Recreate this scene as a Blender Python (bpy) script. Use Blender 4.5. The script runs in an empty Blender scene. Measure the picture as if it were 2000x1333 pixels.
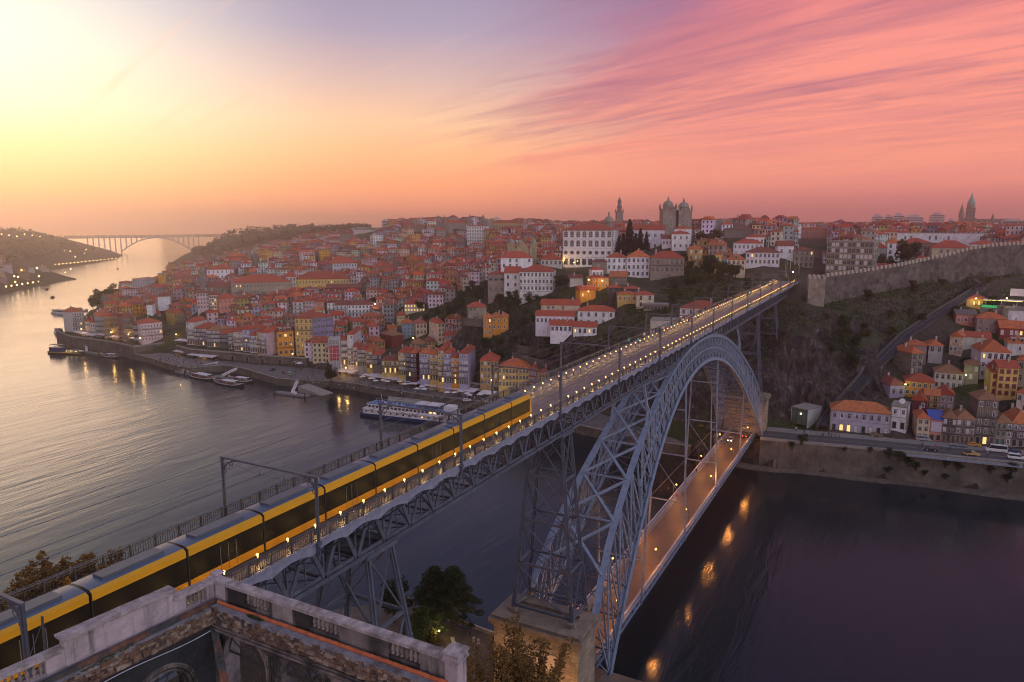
import bpy, math, random
import numpy as np
from mathutils import Vector, Matrix, noise as mnoise
S = bpy.context.scene
RNG = random.Random(11)
pi = math.pi
# ---------------------------------------------------------------- camera (x: along the bridge to the city, y: downstream, z: above the river)
CAM = Vector((-189.08, -47.63, 88.58)); YAW, PIT, FPX = 0.4908, -0.1572, 1393.6
FW = Vector((math.cos(YAW)*math.cos(PIT), math.sin(YAW)*math.cos(PIT), math.sin(PIT)))
RT = Vector((math.sin(YAW), -math.cos(YAW), 0)); UP = RT.cross(FW)
cd = bpy.data.cameras.new('camera'); cd.sensor_width = 36; cd.lens = FPX/2000*36
cd.clip_start = 1; cd.clip_end = 20000
cam = bpy.data.objects.new('camera', cd); S.collection.objects.link(cam)
m4 = Matrix.Identity(4)
for r in range(3):
    m4[r][0], m4[r][1], m4[r][2], m4[r][3] = RT[r], UP[r], -FW[r], CAM[r]
cam.matrix_world = m4
S.camera = cam
S.view_settings.view_transform = 'Standard'; S.view_settings.look = 'None'
S.view_settings.exposure = EXPOSURE = 0.38; S.view_settings.gamma = 1
S.render.engine = 'CYCLES'
try:
    S.cycles.use_denoising = True; S.cycles.denoiser = 'OPENIMAGEDENOISE'
except Exception: pass
S.cycles.filter_width = 1.05
S.cycles.max_bounces = 6; S.cycles.diffuse_bounces = 3; S.cycles.glossy_bounces = 3
S.cycles.transmission_bounces = 2; S.cycles.volume_bounces = 0; S.cycles.transparent_max_bounces = 6
S.cycles.sample_clamp_indirect = 3.0; S.cycles.sample_clamp_direct = 0

def ray(px, py): return FW + RT*((px-1000)/FPX) - UP*((py-666.5)/FPX)
def atz(px, py, z):
    d = ray(px, py); return CAM + d*((z-CAM.z)/d.z)
def atd(px, py, D):
    d = ray(px, py); return CAM + d*(D/math.hypot(d.x, d.y))
def bear(px, D):            # plan position at bearing of column px (on the horizon) and distance D
    p = atd(px, 445, D); return p.x, p.y

# ---------------------------------------------------------------- node helper
def nd(t, typ, ins=None, **props):
    n = t.nodes.new(typ)
    for k, v in props.items():
        setattr(n, k, v)
    for k, v in (ins or {}).items():
        s = n.inputs[k]
        if isinstance(v, bpy.types.NodeSocket): t.links.new(v, s)
        elif isinstance(v, bpy.types.Node): t.links.new(v.outputs[0], s)
        else: s.default_value = v[:3] if isinstance(v, tuple) and len(v) == 4 and s.type == 'VECTOR' else (*v, 1) if isinstance(v, tuple) and len(v) == 3 and s.type == 'RGBA' else v
    return n
def mth(t, op, a, b=0.0, c=0.0, clamp=False):
    return nd(t, 'ShaderNodeMath', {0: a, 1: b, 2: c}, operation=op, use_clamp=clamp).outputs[0]
def mix(t, f, a, b, mode='MIX'):
    return nd(t, 'ShaderNodeMix', {0: f, 6: a, 7: b}, data_type='RGBA', blend_type=mode).outputs[2]
def smooth(t, x, a, b):
    return nd(t, 'ShaderNodeMapRange', {0: x, 1: a, 2: b, 3: 0., 4: 1.}, interpolation_type='SMOOTHSTEP').outputs[0]
def ramp(t, x, stops):
    n = nd(t, 'ShaderNodeValToRGB', {0: x}); e = n.color_ramp.elements
    while len(e) < len(stops): e.new(0.5)
    for el, (p, c) in zip(e, stops):
        el.position = p; el.color = (*c, 1) if len(c) == 3 else c
    return n.outputs[0]
def lin(r, g, b):           # sRGB 0-255 -> linear
    f = lambda v: v/12.92 if v <= .04045 else ((v+.055)/1.055)**2.4
    return (f(r/255), f(g/255), f(b/255))

# ---------------------------------------------------------------- world: dusk sky with wind-drawn pink cloud
SUNAZ = math.radians(69)    # from +x towards +y
W = bpy.data.worlds.new('World'); S.world = W; W.use_nodes = True
t = W.node_tree; t.nodes.clear()
geo = nd(t, 'ShaderNodeTexCoord')
sx = nd(t, 'ShaderNodeSeparateXYZ', {0: geo.outputs['Generated']})
dx, dy, dz = sx.outputs
el = mth(t, 'ARCSINE', dz)                                     # elevation, rad
az = mth(t, 'ARCTAN2', dy, dx)
daz = mth(t, 'ABSOLUTE', mth(t, 'WRAP', mth(t, 'SUBTRACT', az, SUNAZ), pi, -pi))   # angle from the sun
e01 = mth(t, 'DIVIDE', el, 0.42, clamp=True)
near = ramp(t, e01, [(0, lin(214,158,132)), (.05, lin(236,168,122)), (.12, (1.05,.58,.24)), (.22, (1.22,.79,.38)),
                     (.34, (1.22,.93,.62)), (.48, (1.08,.97,.74)), (.62, (.92,.87,.74)), (1, (.50,.52,.56))])
midc = ramp(t, e01, [(0, lin(208,146,130)), (.06, lin(242,150,118)), (.14, lin(254,164,116)), (.24, lin(252,182,130)),
                     (.33, lin(240,190,150)), (.45, lin(206,172,162)), (.60, lin(162,148,168)), (1, lin(104,106,146))])
far = ramp(t, e01, [(0, lin(182,116,118)), (.08, lin(202,122,118)), (.18, lin(226,138,126)), (.30, lin(214,130,126)),
                    (.50, lin(176,108,128)), (.70, lin(140,92,126)), (1, lin(66,72,108))])
back = ramp(t, e01, [(0, (1.3,1.12,1.15)), (.25, (1.75,1.5,1.55)), (.6, (1.5,1.42,1.6)), (1, (.50,.52,.70))])  # unseen sky behind the camera, added fill: brighter than the sunset to light facades
c = mix(t, smooth(t, mth(t, 'ADD', daz, mth(t, 'MULTIPLY', e01, .14)), .08, .60), near, midc)
c = mix(t, smooth(t, daz, .60, 1.05), c, far)
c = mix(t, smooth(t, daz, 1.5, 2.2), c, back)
# cloud sheet: noise on a plane overhead, drawn out along the wind
iz = mth(t, 'DIVIDE', 1.0, mth(t, 'MAXIMUM', mth(t, 'ADD', dz, .075), .03))
pl = nd(t, 'ShaderNodeCombineXYZ', {0: mth(t, 'MULTIPLY', dx, iz), 1: mth(t, 'MULTIPLY', dy, iz), 2: 0.})
def cloud(scale, rot, loc, nscale, det, rough, dist):
    m0 = nd(t, 'ShaderNodeMapping', {0: pl.outputs[0], 2: (0, 0, -math.radians(rot))}, vector_type='POINT')
    mp = nd(t, 'ShaderNodeMapping', {0: m0.outputs[0], 1: loc, 3: scale}, vector_type='POINT')
    return nd(t, 'ShaderNodeTexNoise', {'Vector': mp.outputs[0], 'Scale': nscale, 'Detail': det, 'Roughness': rough, 'Distortion': dist}).outputs[0]
notback = mth(t, 'SUBTRACT', 1.0, smooth(t, daz, 1.5, 2.2))
hi = mth(t, 'SUBTRACT', 1.0, smooth(t, e01, .74, 1.0))
edge = mth(t, 'SUBTRACT', daz, mth(t, 'MULTIPLY', e01, .50))
cn = mth(t, 'ADD', mth(t, 'MULTIPLY', cloud((.40, .9, 1), 72, (3.1, 1.7, 0), .75, 3, .5, .8), .50), mth(t, 'ADD', mth(t, 'MULTIPLY', cloud((.26, 1.8, 1), 74, (7.3, 2.2, 0), 1.5, 9, .66, 1.2), .42), mth(t, 'MULTIPLY', cloud((.5, 2.6, 1), 66, (1.3, 9.2, 0), 3.0, 7, .65, .8), .20)))
w_ = smooth(t, mth(t, 'ADD', edge, mth(t, 'MULTIPLY', cloud((.5, .9, 1), 74, (5., 1., 0), 1.2, 5, .6, 1.), .40)), .70, .96)
cov = smooth(t, mth(t, 'ADD', cn, mth(t, 'MULTIPLY', w_, .10)), .50, .74)
cov = mth(t, 'MULTIPLY', mth(t, 'MULTIPLY', cov, w_), mth(t, 'MULTIPLY', mth(t, 'MULTIPLY', notback, hi), smooth(t, el, .02, .09)))
pink = ramp(t, e01, [(0, lin(208,122,114)), (.14, lin(240,150,122)), (.30, lin(238,146,124)), (.50, lin(236,142,126)), (.75, lin(212,116,122)), (1, lin(150,100,130))])
c = mix(t, mth(t, 'MULTIPLY', cov, .90), c, pink)
broad = mth(t, 'MULTIPLY', smooth(t, cloud((.55, .8, 1), 60, (4.2, 8.1, 0), .9, 4, .55, 1.2), .46, .66), mth(t, 'MULTIPLY', smooth(t, edge, .4, .7), mth(t, 'MULTIPLY', notback, smooth(t, el, .08, .22))))
c = mix(t, mth(t, 'MULTIPLY', broad, .5), c, lin(176,104,120))
# dusky mauve undersides in broken streaks
dk = mth(t, 'ADD', mth(t, 'MULTIPLY', cloud((.34, 1.5, 1), 70, (12., 4.4, 0), 1.15, 8, .64, 1.2), .62), mth(t, 'MULTIPLY', cloud((.5, 3.0, 1), 78, (2., 14.4, 0), 1.8, 8, .66, .9), .40))
dk = mth(t, 'MULTIPLY', smooth(t, dk, .42, .68), mth(t, 'MULTIPLY', smooth(t, edge, .34, .62), mth(t, 'MULTIPLY', notback, smooth(t, el, .05, .17))))
c = mix(t, mth(t, 'MULTIPLY', dk, .72), c, lin(146,94,118))
# thin lit streaks low on the sunset side
st = mth(t, 'MULTIPLY', smooth(t, cloud((.10, 2.4, 1), 71, (2., 5.5, 0), 1.9, 7, .6, .3), .54, .70), mth(t, 'SUBTRACT', 1., smooth(t, daz, .45, .9)))
st = mth(t, 'MULTIPLY', st, mth(t, 'MULTIPLY', smooth(t, el, .08, .16), mth(t, 'SUBTRACT', 1., smooth(t, el, .22, .34))))
c = mix(t, mth(t, 'MULTIPLY', st, .30), c, lin(255,190,140))
# below the horizon: dull earth
c = mix(t, smooth(t, dz, -.02, -.10), c, (.05, .045, .05, 1))
sky = nd(t, 'ShaderNodeTexSky', sky_type='NISHITA', sun_disc=False, sun_elevation=math.radians(2.0), sun_rotation=math.radians(90)-SUNAZ)
c = mix(t, 1.0, c, nd(t, 'ShaderNodeVectorMath', {0: sky.outputs[0], 1: (.006, .006, .006)}, operation='MULTIPLY').outputs[0], 'ADD')
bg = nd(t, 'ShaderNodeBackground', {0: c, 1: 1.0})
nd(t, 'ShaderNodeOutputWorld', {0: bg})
# the sun, on the horizon behind cloud
ld = bpy.data.lights.new('sun', 'SUN'); ld.energy = .30; ld.angle = math.radians(30); ld.color = (1, .62, .38)
sun = bpy.data.objects.new('sun', ld); S.collection.objects.link(sun)
sd = Vector((math.cos(SUNAZ)*.995, math.sin(SUNAZ)*.995, .07))
sun.rotation_euler = sd.to_track_quat('Z', 'Y').to_euler(); sun.location = (0, 0, 300)

# ---------------------------------------------------------------- materials
MATS = {}
def newmat(name):
    m = bpy.data.materials.new(name); m.use_nodes = True; m.node_tree.nodes.clear(); return m, m.node_tree
def mat(name, col, rough=.8, var=.25, scale=1.0, bump=0.0, bscale=None, metal=0.0, streak=0.0, spec=.5, objcol=False, second=None, sfrac=.5, brick=None, emit=None, island=None):
    """procedural surface: colour broken by noise, optional rain streaks, second colour patches, bricks, bump"""
    if name in MATS: return MATS[name]
    m, t = newmat(name); MATS[name] = m
    tc = nd(t, 'ShaderNodeTexCoord').outputs['Object']
    oi = nd(t, 'ShaderNodeObjectInfo')
    off = nd(t, 'ShaderNodeVectorMath', {0: tc, 1: nd(t, 'ShaderNodeVectorMath', {0: oi.outputs['Random'], 1: (37., 91., 53.)}, operation='MULTIPLY').outputs[0]}, operation='ADD').outputs[0]
    base = oi.outputs['Color'] if objcol else (*col, 1)
    nz = nd(t, 'ShaderNodeTexNoise', {'Vector': off, 'Scale': scale, 'Detail': 6., 'Roughness': .62}).outputs[0]
    f = nd(t, 'ShaderNodeMapRange', {0: nz, 1: .3, 2: .7, 3: 1-var, 4: 1+var}).outputs[0]
    c = base
    if second is not None:
        n2 = nd(t, 'ShaderNodeTexNoise', {'Vector': off, 'Scale': scale*.45, 'Detail': 5., 'Roughness': .6}).outputs[0]
        c = mix(t, smooth(t, n2, 1-sfrac-.12, 1-sfrac+.12), c, (*second, 1))
    if island: c = mix(t, smooth(t, nd(t, 'ShaderNodeNewGeometry').outputs['Random Per Island'], .45, .95), c, (*island, 1))
    h = nz
    if brick is not None:
        bw, bh, mortar = brick
        sp = nd(t, 'ShaderNodeSeparateXYZ', {0: tc})
        uv = nd(t, 'ShaderNodeCombineXYZ', {0: mth(t, 'ADD', sp.outputs[0], sp.outputs[1]), 1: sp.outputs[2], 2: 0.})
        bk = nd(t, 'ShaderNodeTexBrick', {'Vector': uv.outputs[0], 'Color1': (.72,.72,.72,1), 'Color2': (1.1,1.1,1.1,1), 'Mortar': (.5,.5,.5,1), 'Scale': 1., 'Mortar Size': mortar, 'Brick Width': bw, 'Row Height': bh})
        c = mix(t, 1., c, bk.outputs[0], 'MULTIPLY'); h = mth(t, 'SUBTRACT', nz, mth(t, 'MULTIPLY', bk.outputs[1], .6))
    c = nd(t, 'ShaderNodeVectorMath', {0: c, 1: nd(t, 'ShaderNodeCombineXYZ', {0: f, 1: f, 2: f}).outputs[0]}, operation='MULTIPLY').outputs[0]
    if streak:
        mp = nd(t, 'ShaderNodeMapping', {0: off, 3: (1.6, 1.6, .09)})
        sn = nd(t, 'ShaderNodeTexNoise', {'Vector': mp.outputs[0], 'Scale': 1.3, 'Detail': 5., 'Roughness': .65}).outputs[0]
        c = mix(t, mth(t, 'MULTIPLY', smooth(t, sn, .5, .72), streak), c, (.03, .027, .025, 1))
    ins = {'Base Color': c, 'Roughness': rough, 'Metallic': metal, 'Specular IOR Level': spec}
    if bump:
        if bscale:
            h = nd(t, 'ShaderNodeTexNoise', {'Vector': off, 'Scale': bscale, 'Detail': 5.}).outputs[0]
        ins['Normal'] = nd(t, 'ShaderNodeBump', {'Strength': bump, 'Distance': .15, 'Height': h}).outputs[0]
    if emit:
        ins['Emission Color'] = (*emit[0], 1); ins['Emission Strength'] = emit[1]
    nd(t, 'ShaderNodeOutputMaterial', {0: nd(t, 'ShaderNodeBsdfPrincipled', ins)})
    return m
def glow(name, col, s):
    if name in MATS: return MATS[name]
    m, t = newmat(name); MATS[name] = m
    nd(t, 'ShaderNodeOutputMaterial', {0: nd(t, 'ShaderNodeEmission', {0: (*col, 1), 1: s})})
    return m
def tilemat(name):
    m, t = newmat(name); MATS[name] = m
    tc = nd(t, 'ShaderNodeTexCoord').outputs['Object']; oi = nd(t, 'ShaderNodeObjectInfo')
    off = nd(t, 'ShaderNodeVectorMath', {0: tc, 1: nd(t, 'ShaderNodeVectorMath', {0: oi.outputs['Random'], 1: (37., 91., 53.)}, operation='MULTIPLY').outputs[0]}, operation='ADD').outputs[0]
    n1 = nd(t, 'ShaderNodeTexNoise', {'Vector': off, 'Scale': .7, 'Detail': 7., 'Roughness': .7}).outputs[0]
    n2 = nd(t, 'ShaderNodeTexNoise', {'Vector': off, 'Scale': 4., 'Detail': 3., 'Roughness': .7}).outputs[0]
    c = mix(t, smooth(t, n1, .38, .66), oi.outputs['Color'], mix(t, .55, oi.outputs['Color'], (.16, .07, .045, 1)))
    c = mix(t, mth(t, 'MULTIPLY', smooth(t, n2, .55, .75), .35), c, (.07, .05, .04, 1))
    w1 = nd(t, 'ShaderNodeTexWave', {'Vector': tc, 'Scale': 1.25, 'Distortion': .4}, wave_type='BANDS', bands_direction='DIAGONAL')
    nd(t, 'ShaderNodeOutputMaterial', {0: nd(t, 'ShaderNodeBsdfPrincipled', {'Base Color': c, 'Roughness': .85,
        'Normal': nd(t, 'ShaderNodeBump', {'Strength': .5, 'Distance': .12, 'Height': w1.outputs[1]}).outputs[0]})})
    return m

# ---------------------------------------------------------------- mesh builder
class MB:
    def __init__(s): s.v, s.f, s.m, s.sm = [], [], [], False
    def add(s, vs, fs, mi=0):
        b = len(s.v); s.v += [tuple(p) for p in vs]
        for f in fs: s.f.append(tuple(b+i for i in f)); s.m.append(mi)
    def quad(s, a, b, c, d, mi=0): s.add((a, b, c, d), ((0, 1, 2, 3),), mi)
    def box(s, x0, y0, z0, x1, y1, z1, mi=0, M=None):
        vs = [Vector((x, y, z)) for z in (z0, z1) for (x, y) in ((x0, y0), (x1, y0), (x1, y1), (x0, y1))]
        if M: vs = [M @ p for p in vs]
        s.add(vs, ((0,3,2,1), (4,5,6,7), (0,1,5,4), (1,2,6,5), (2,3,7,6), (3,0,4,7)), mi)
    def beam(s, p, q, w, h=None, mi=0, up=(0, 0, 1), ext=0.0):
        p, q = Vector(p), Vector(q); h = h or w; d = (q-p).normalized(); up = Vector(up)
        if abs(d.dot(up)) > .98: up = Vector((1, 0, 0)) if abs(d.x) < .9 else Vector((0, 1, 0))
        a = d.cross(up).normalized()*(w/2); b = a.cross(d).normalized()*(h/2); p = p-d*ext; q = q+d*ext
        vs = [p-a-b, p+a-b, p+a+b, p-a+b, q-a-b, q+a-b, q+a+b, q-a+b]
        s.add(vs, ((0,1,2,3), (7,6,5,4), (0,4,5,1), (1,5,6,2), (2,6,7,3), (3,7,4,0)), mi)
    def tube(s, p, q, r0, r1=None, n=6, mi=0, cap=True):
        p, q = Vector(p), Vector(q); r1 = r0 if r1 is None else r1; d = (q-p).normalized()
        u = Vector((0, 0, 1)) if abs(d.z) < .9 else Vector((1, 0, 0))
        a = d.cross(u).normalized(); b = d.cross(a)
        vs = [p+(a*math.cos(k*2*pi/n)+b*math.sin(k*2*pi/n))*r0 for k in range(n)] + [q+(a*math.cos(k*2*pi/n)+b*math.sin(k*2*pi/n))*r1 for k in range(n)]
        fs = [(k, (k+1) % n, n+(k+1) % n, n+k) for k in range(n)]
        if cap: fs += [tuple(range(n-1, -1, -1)), tuple(range(n, 2*n))]
        s.add(vs, fs, mi)
    def pipe(s, pts, r, n=5, mi=0):
        for a, b in zip(pts, pts[1:]): s.tube(a, b, r, r, n, mi)
    def lathe(s, prof, n=12, c=(0, 0, 0), mi=0, rot=0):
        c = Vector(c); vs = []
        for r, z in prof:
            vs += [c+Vector((r*math.cos(rot+k*2*pi/n), r*math.sin(rot+k*2*pi/n), z)) for k in range(n)]
        fs = [(i*n+k, i*n+(k+1) % n, (i+1)*n+(k+1) % n, (i+1)*n+k) for i in range(len(prof)-1) for k in range(n)]
        fs += [tuple(range(n-1, -1, -1)), tuple((len(prof)-1)*n+k for k in range(n))]
        s.add(vs, fs, mi)
    def ball(s, c, r, n=8, mi=0, sq=1.0):
        s.lathe([(r*math.sin(a)+1e-3, -r*sq*math.cos(a)) for a in [pi*i/(n-2) for i in range(n-1)]], n, c, mi)
    def prism(s, poly, z0, z1, mi=0):
        n = len(poly); vs = [(x, y, z0) for x, y in poly]+[(x, y, z1) for x, y in poly]
        s.add(vs, [tuple(range(n-1, -1, -1)), tuple(range(n, 2*n))]+[(i, (i+1) % n, n+(i+1) % n, n+i) for i in range(n)], mi)
    def mesh(s, name, mats, smooth=False):
        me = bpy.data.meshes.new(name); me.from_pydata(s.v, [], s.f)
        for m in (mats if isinstance(mats, (list, tuple)) else [mats]): me.materials.append(m)
        me.polygons.foreach_set('material_index', s.m)
        if smooth or s.sm: me.polygons.foreach_set('use_smooth', [True]*len(s.f))
        me.update(); return me
    def build(s, name, mats, parent=None, smooth=False, **k): return link(name, s.mesh(name, mats, smooth), parent, **k)
KIDS = {}
def link(name, data, parent=None, loc=None, rot=None, color=None):
    o = bpy.data.objects.new(name, data); S.collection.objects.link(o)
    if parent: o.parent = parent; KIDS.setdefault(parent.name, []).append(o)
    if loc is not None: o.location = loc
    if rot is not None: o.rotation_euler = rot if not isinstance(rot, (int, float)) else (0, 0, rot)
    if color is not None: o.color = (*color, 1)
    return o
def tag(o, label=None, cat=None, group=None, kind=None):
    for k, v in (('label', label), ('category', cat), ('group', group), ('kind', kind)):
        if v: o[k] = v
    return o
def thing(name, label, cat, loc=(0, 0, 0), rot=0, group=None):
    return tag(link(name, None, None, loc, rot), label, cat, group)
def copytree(o, parent=None):
    c = o.copy(); S.collection.objects.link(c); c.parent = parent
    if parent: KIDS.setdefault(parent.name, []).append(c)
    for ch in list(KIDS.get(o.name, ())): copytree(ch, c)
    return c
# ---------------------------------------------------------------- lie of the land
# city bank: x of the water's edge as a function of y ; south bank likewise
PB_Y = [-700,-200,-91,-46,-11,36,77,125,151,170,190,211,228,239,259,296,317,328,353,377,411,440,490,530,583,652,724,783,865,1098,1302,1493,1952,2600]
PB_X = [ 160, 104,  93, 88, 82, 82,92,107,105,105,106,109,108,102, 99,110,113, 96, 99,106,113,118,119,132,178,222,284,338, 422, 625, 808, 945,1400,2100]
GB_Y = [-700,-200,  0, 27, 42, 60,100,200,350,600,850,1032,1180,1243,1300,1450,1800,1952,2300,2600]
GB_X = [ -70, -76,-77.5,-77,-74,-92,-130,-160,-130,-20,170, 341, 500, 573, 560, 600, 960,1120,1350,1500]
def bankx(y, ys=PB_Y, xs=PB_X): return float(np.interp(y, ys, xs))
CTRL = []           # ground control points (x, y, z)
def cp(px, py, D): p = atd(px, py, D); CTRL.append((p.x, p.y, p.z))
def cb(px, D, z): x, y = bear(px, D); CTRL.append((x, y, z))
for y in range(60, 340, 25): CTRL.append((bankx(y)+2, y, 4)); CTRL.append((bankx(y)+10, y, 4.2))
for y in range(340, 420, 20): CTRL.append((bankx(y)+2, y, 4)); CTRL.append((bankx(y)+14, y, 5))
for y in (440, 465, 490, 515): CTRL.append((bankx(y)+6, y, 9))
for y in (540, 583, 640, 737, 860, 1032, 1300, 1493, 1952): CTRL.append((bankx(y)+3, y, 3)); CTRL.append((bankx(y)+40, y-10, 6))
CTRL += [(86,-10,10.4),(104,-8,10.4),(94,-30,10.4),(103,-28,10.4),(92,-50,10.4),(106,-52,10.4),(97,-92,10.4),(110,-92,10.4),(104,-140,10.4),(112,-140,10.4),(110,-200,10.4),(118,-200,11),
  (108,0,11),(112,14,11),(104,30,9),(100,50,5.5),(124,20,22),(140,22,36),
  (111,-10,13),(116,-8,22),(122,-6,32),(130,-10,39),(146,-10,46),(165,-12,50),(172,-17,51),(178,-4,57),(190,-8,60.5),(186,8,58),(200,0,61.2),(230,0,61.5),
  (119,-21,11.5),(124,-21,24),(133,-24,36),(150,-24,42),(172,-27,52),
  (115,-29.5,14),(141,-42,29),(171,-54,40.5),(200,-69,49.5),(229,-85,58.3),
  (186,-30,55.5),(203,-49,58.8),(218,-64,62.5),(234,-82,66.5),(252,-106,66), (232,-84,60),(250,-110,62),
  (240,-20,63),(260,-40,66),(290,-70,72),(320,-120,77),(300,-180,75),(240,-200,60)]
for a in [(330,640,640),(300,620,690),(320,565,880),(400,545,800),(430,530,850),(450,640,580),(500,600,660),(470,560,720),(560,585,680),(640,600,600),(650,560,680),(620,500,850),(700,470,1000),(740,450,1100),
  (800,665,450),(850,605,520),(800,562,620),(780,522,720),(880,502,780),(850,455,900),(950,450,900),(930,484,700),(960,568,480),(1000,580,430),(1050,606,390),(1000,710,370),(960,660,400),(1100,650,355),(1150,590,410),(1100,530,470),(1200,562,440),(1250,545,440),(1300,475,520),(1300,575,420),(1350,525,450),(1450,550,430),(1450,505,480),(1500,455,560),(1560,522,460)]:
    cp(*a)
for px, D, z in [(700,1300,84),(900,1200,82),(1000,900,80),(1000,1500,80),(1150,700,78),(1150,1100,79),(1300,800,77),(1300,1300,80),(1500,800,76),(1500,1400,80),(1700,600,70),(1700,1000,75),(1700,1500,82),(1900,600,71),(1900,1000,75),(1900,1500,81),(2100,700,72),(2100,1500,80),
  (560,1900,86),(450,1900,78),(640,1500,82),(500,1500,60),(420,1500,30),(380,1250,12),(350,2600,60),(1200,2600,60),(1800,2600,60),(700,2500,70),(1000,2100,70),(1500,2100,70),(1900,2200,70),(560,1200,55),(480,1000,38)]:
    cb(px, D, z)
ANCH = []           # building feet, added by the placement tables
_rbf = {}
def rbf_fit():
    P = list(CTRL)
    for a in ANCH:
        if all((a[0]-p[0])**2+(a[1]-p[1])**2 > 36 for p in P): P.append(a)
    P = np.array(P, float); n = len(P)
    d = np.hypot(P[:, None, 0]-P[None, :, 0], P[:, None, 1]-P[None, :, 1])
    A = np.zeros((n+3, n+3)); A[:n, :n] = d - np.eye(n)*1.5; A[:n, n] = 1; A[:n, n+1:] = P[:, :2]/1000; A[n:, :n] = A[:n, n:].T
    w = np.linalg.solve(A, np.r_[P[:, 2], 0, 0, 0]); _rbf['P'] = P; _rbf['w'] = w
def ground(x, y):
    x = np.atleast_1d(np.asarray(x, float)); y = np.atleast_1d(np.asarray(y, float)); P, w = _rbf['P'], _rbf['w']; n = len(P)
    out = np.empty(len(x))
    for i in range(0, len(x), 4000):
        d = np.hypot(x[i:i+4000, None]-P[None, :, 0], y[i:i+4000, None]-P[None, :, 1])
        out[i:i+4000] = d @ w[:n] + w[n] + x[i:i+4000]/1000*w[n+1] + y[i:i+4000]/1000*w[n+2]
    return out
def gz(x, y): return float(ground(x, y)[0])
def sheet(name, xs, ys, zf, m, kind='structure', label=None, cat=None):
    X, Y = np.meshgrid(xs, ys); Z = zf(X.ravel(), Y.ravel()); nx, ny = len(xs), len(ys)
    mb = MB(); mb.v = list(zip(X.ravel().tolist(), Y.ravel().tolist(), Z.tolist()))
    mb.f = [(j*nx+i, j*nx+i+1, (j+1)*nx+i+1, (j+1)*nx+i) for j in range(ny-1) for i in range(nx-1)]; mb.m = [0]*len(mb.f)
    return tag(mb.build(name, m, smooth=True), label, cat, None, kind)

def water_mat():
    m, t = newmat('river_water'); g = nd(t, 'ShaderNodeNewGeometry').outputs['Position']
    def layer(sc, rot, scale, det, dist=.0):
        mp = nd(t, 'ShaderNodeMapping', {0: g, 2: (0, 0, rot), 3: sc})
        return nd(t, 'ShaderNodeTexNoise', {'Vector': mp.outputs[0], 'Scale': scale, 'Detail': det, 'Roughness': .55, 'Distortion': dist}).outputs[0]
    rip = layer((.055, .30, 1), math.radians(-28), 1., 4., .6)       # wind ripples smoothed by the long exposure
    swl = layer((.016, .06, 1), math.radians(-38), 1., 2., .3)
    patch = smooth(t, layer((.006, .012, 1), .4, 1., 3.), .35, .65)
    fine = layer((.5, .9, 1), math.radians(-20), 1., 3.)
    h = mth(t, 'ADD', mth(t, 'MULTIPLY', fine, .10), mth(t, 'MULTIPLY', mth(t, 'MULTIPLY', rip, mth(t, 'ADD', .25, patch)), .85))
    h = mth(t, 'ADD', h, mth(t, 'MULTIPLY', swl, 1.3))
    bp = nd(t, 'ShaderNodeBump', {'Strength': .10, 'Distance': 2.0, 'Height': h})
    c = mix(t, patch, (.008, .014, .020, 1), (.011, .018, .024, 1))
    nd(t, 'ShaderNodeOutputMaterial', {0: nd(t, 'ShaderNodeBsdfPrincipled', {'Base Color': c, 'Roughness': .16, 'IOR': 1.48, 'Specular IOR Level': .5, 'Normal': bp.outputs[0]})})
    return m
def ground_mat():
    m, t = newmat('hillside'); g = nd(t, 'ShaderNodeNewGeometry'); p = g.outputs['Position']
    n1 = nd(t, 'ShaderNodeTexNoise', {'Vector': p, 'Scale': .05, 'Detail': 7., 'Roughness': .65}).outputs[0]
    n2 = nd(t, 'ShaderNodeTexNoise', {'Vector': p, 'Scale': .5, 'Detail': 6., 'Roughness': .7}).outputs[0]
    grass = mix(t, n2, (.022, .036, .012, 1), (.065, .075, .026, 1))
    earth = mix(t, n2, (.055, .042, .034, 1), (.12, .095, .075, 1))
    c = mix(t, smooth(t, n1, .44, .58), grass, earth)
    vor = nd(t, 'ShaderNodeTexVoronoi', {'Vector': nd(t, 'ShaderNodeMapping', {0: p, 3: (.35, .35, .12)}).outputs[0], 'Scale': 1.}, feature='DISTANCE_TO_EDGE').outputs[0]
    mp = nd(t, 'ShaderNodeMapping', {0: p, 3: (.42, .42, .055)})
    n3 = nd(t, 'ShaderNodeTexNoise', {'Vector': mp.outputs[0], 'Scale': 1., 'Detail': 8., 'Roughness': .7, 'Distortion': .6}).outputs[0]
    rock = ramp(t, n3, [(.30, (.010, .008, .008)), (.47, (.040, .030, .029)), (.60, (.085, .066, .062)), (.72, (.30, .26, .26))])
    sn = nd(t, 'ShaderNodeSeparateXYZ', {0: g.outputs['True Normal']}).outputs[2]
    steep = mth(t, 'ADD', sn, mth(t, 'MULTIPLY', mth(t, 'SUBTRACT', n2, .5), .25))
    c = mix(t, smooth(t, steep, .70, .90), rock, c)
    h = mth(t, 'ADD', n3, mth(t, 'MULTIPLY', smooth(t, vor, 0., .2), .25))
    nd(t, 'ShaderNodeOutputMaterial', {0: nd(t, 'ShaderNodeBsdfPrincipled', {'Base Color': c, 'Roughness': .95, 'Specular IOR Level': .2,
        'Normal': nd(t, 'ShaderNodeBump', {'Strength': .9, 'Distance': 1.2, 'Height': h}).outputs[0]})})
    return m
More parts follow.
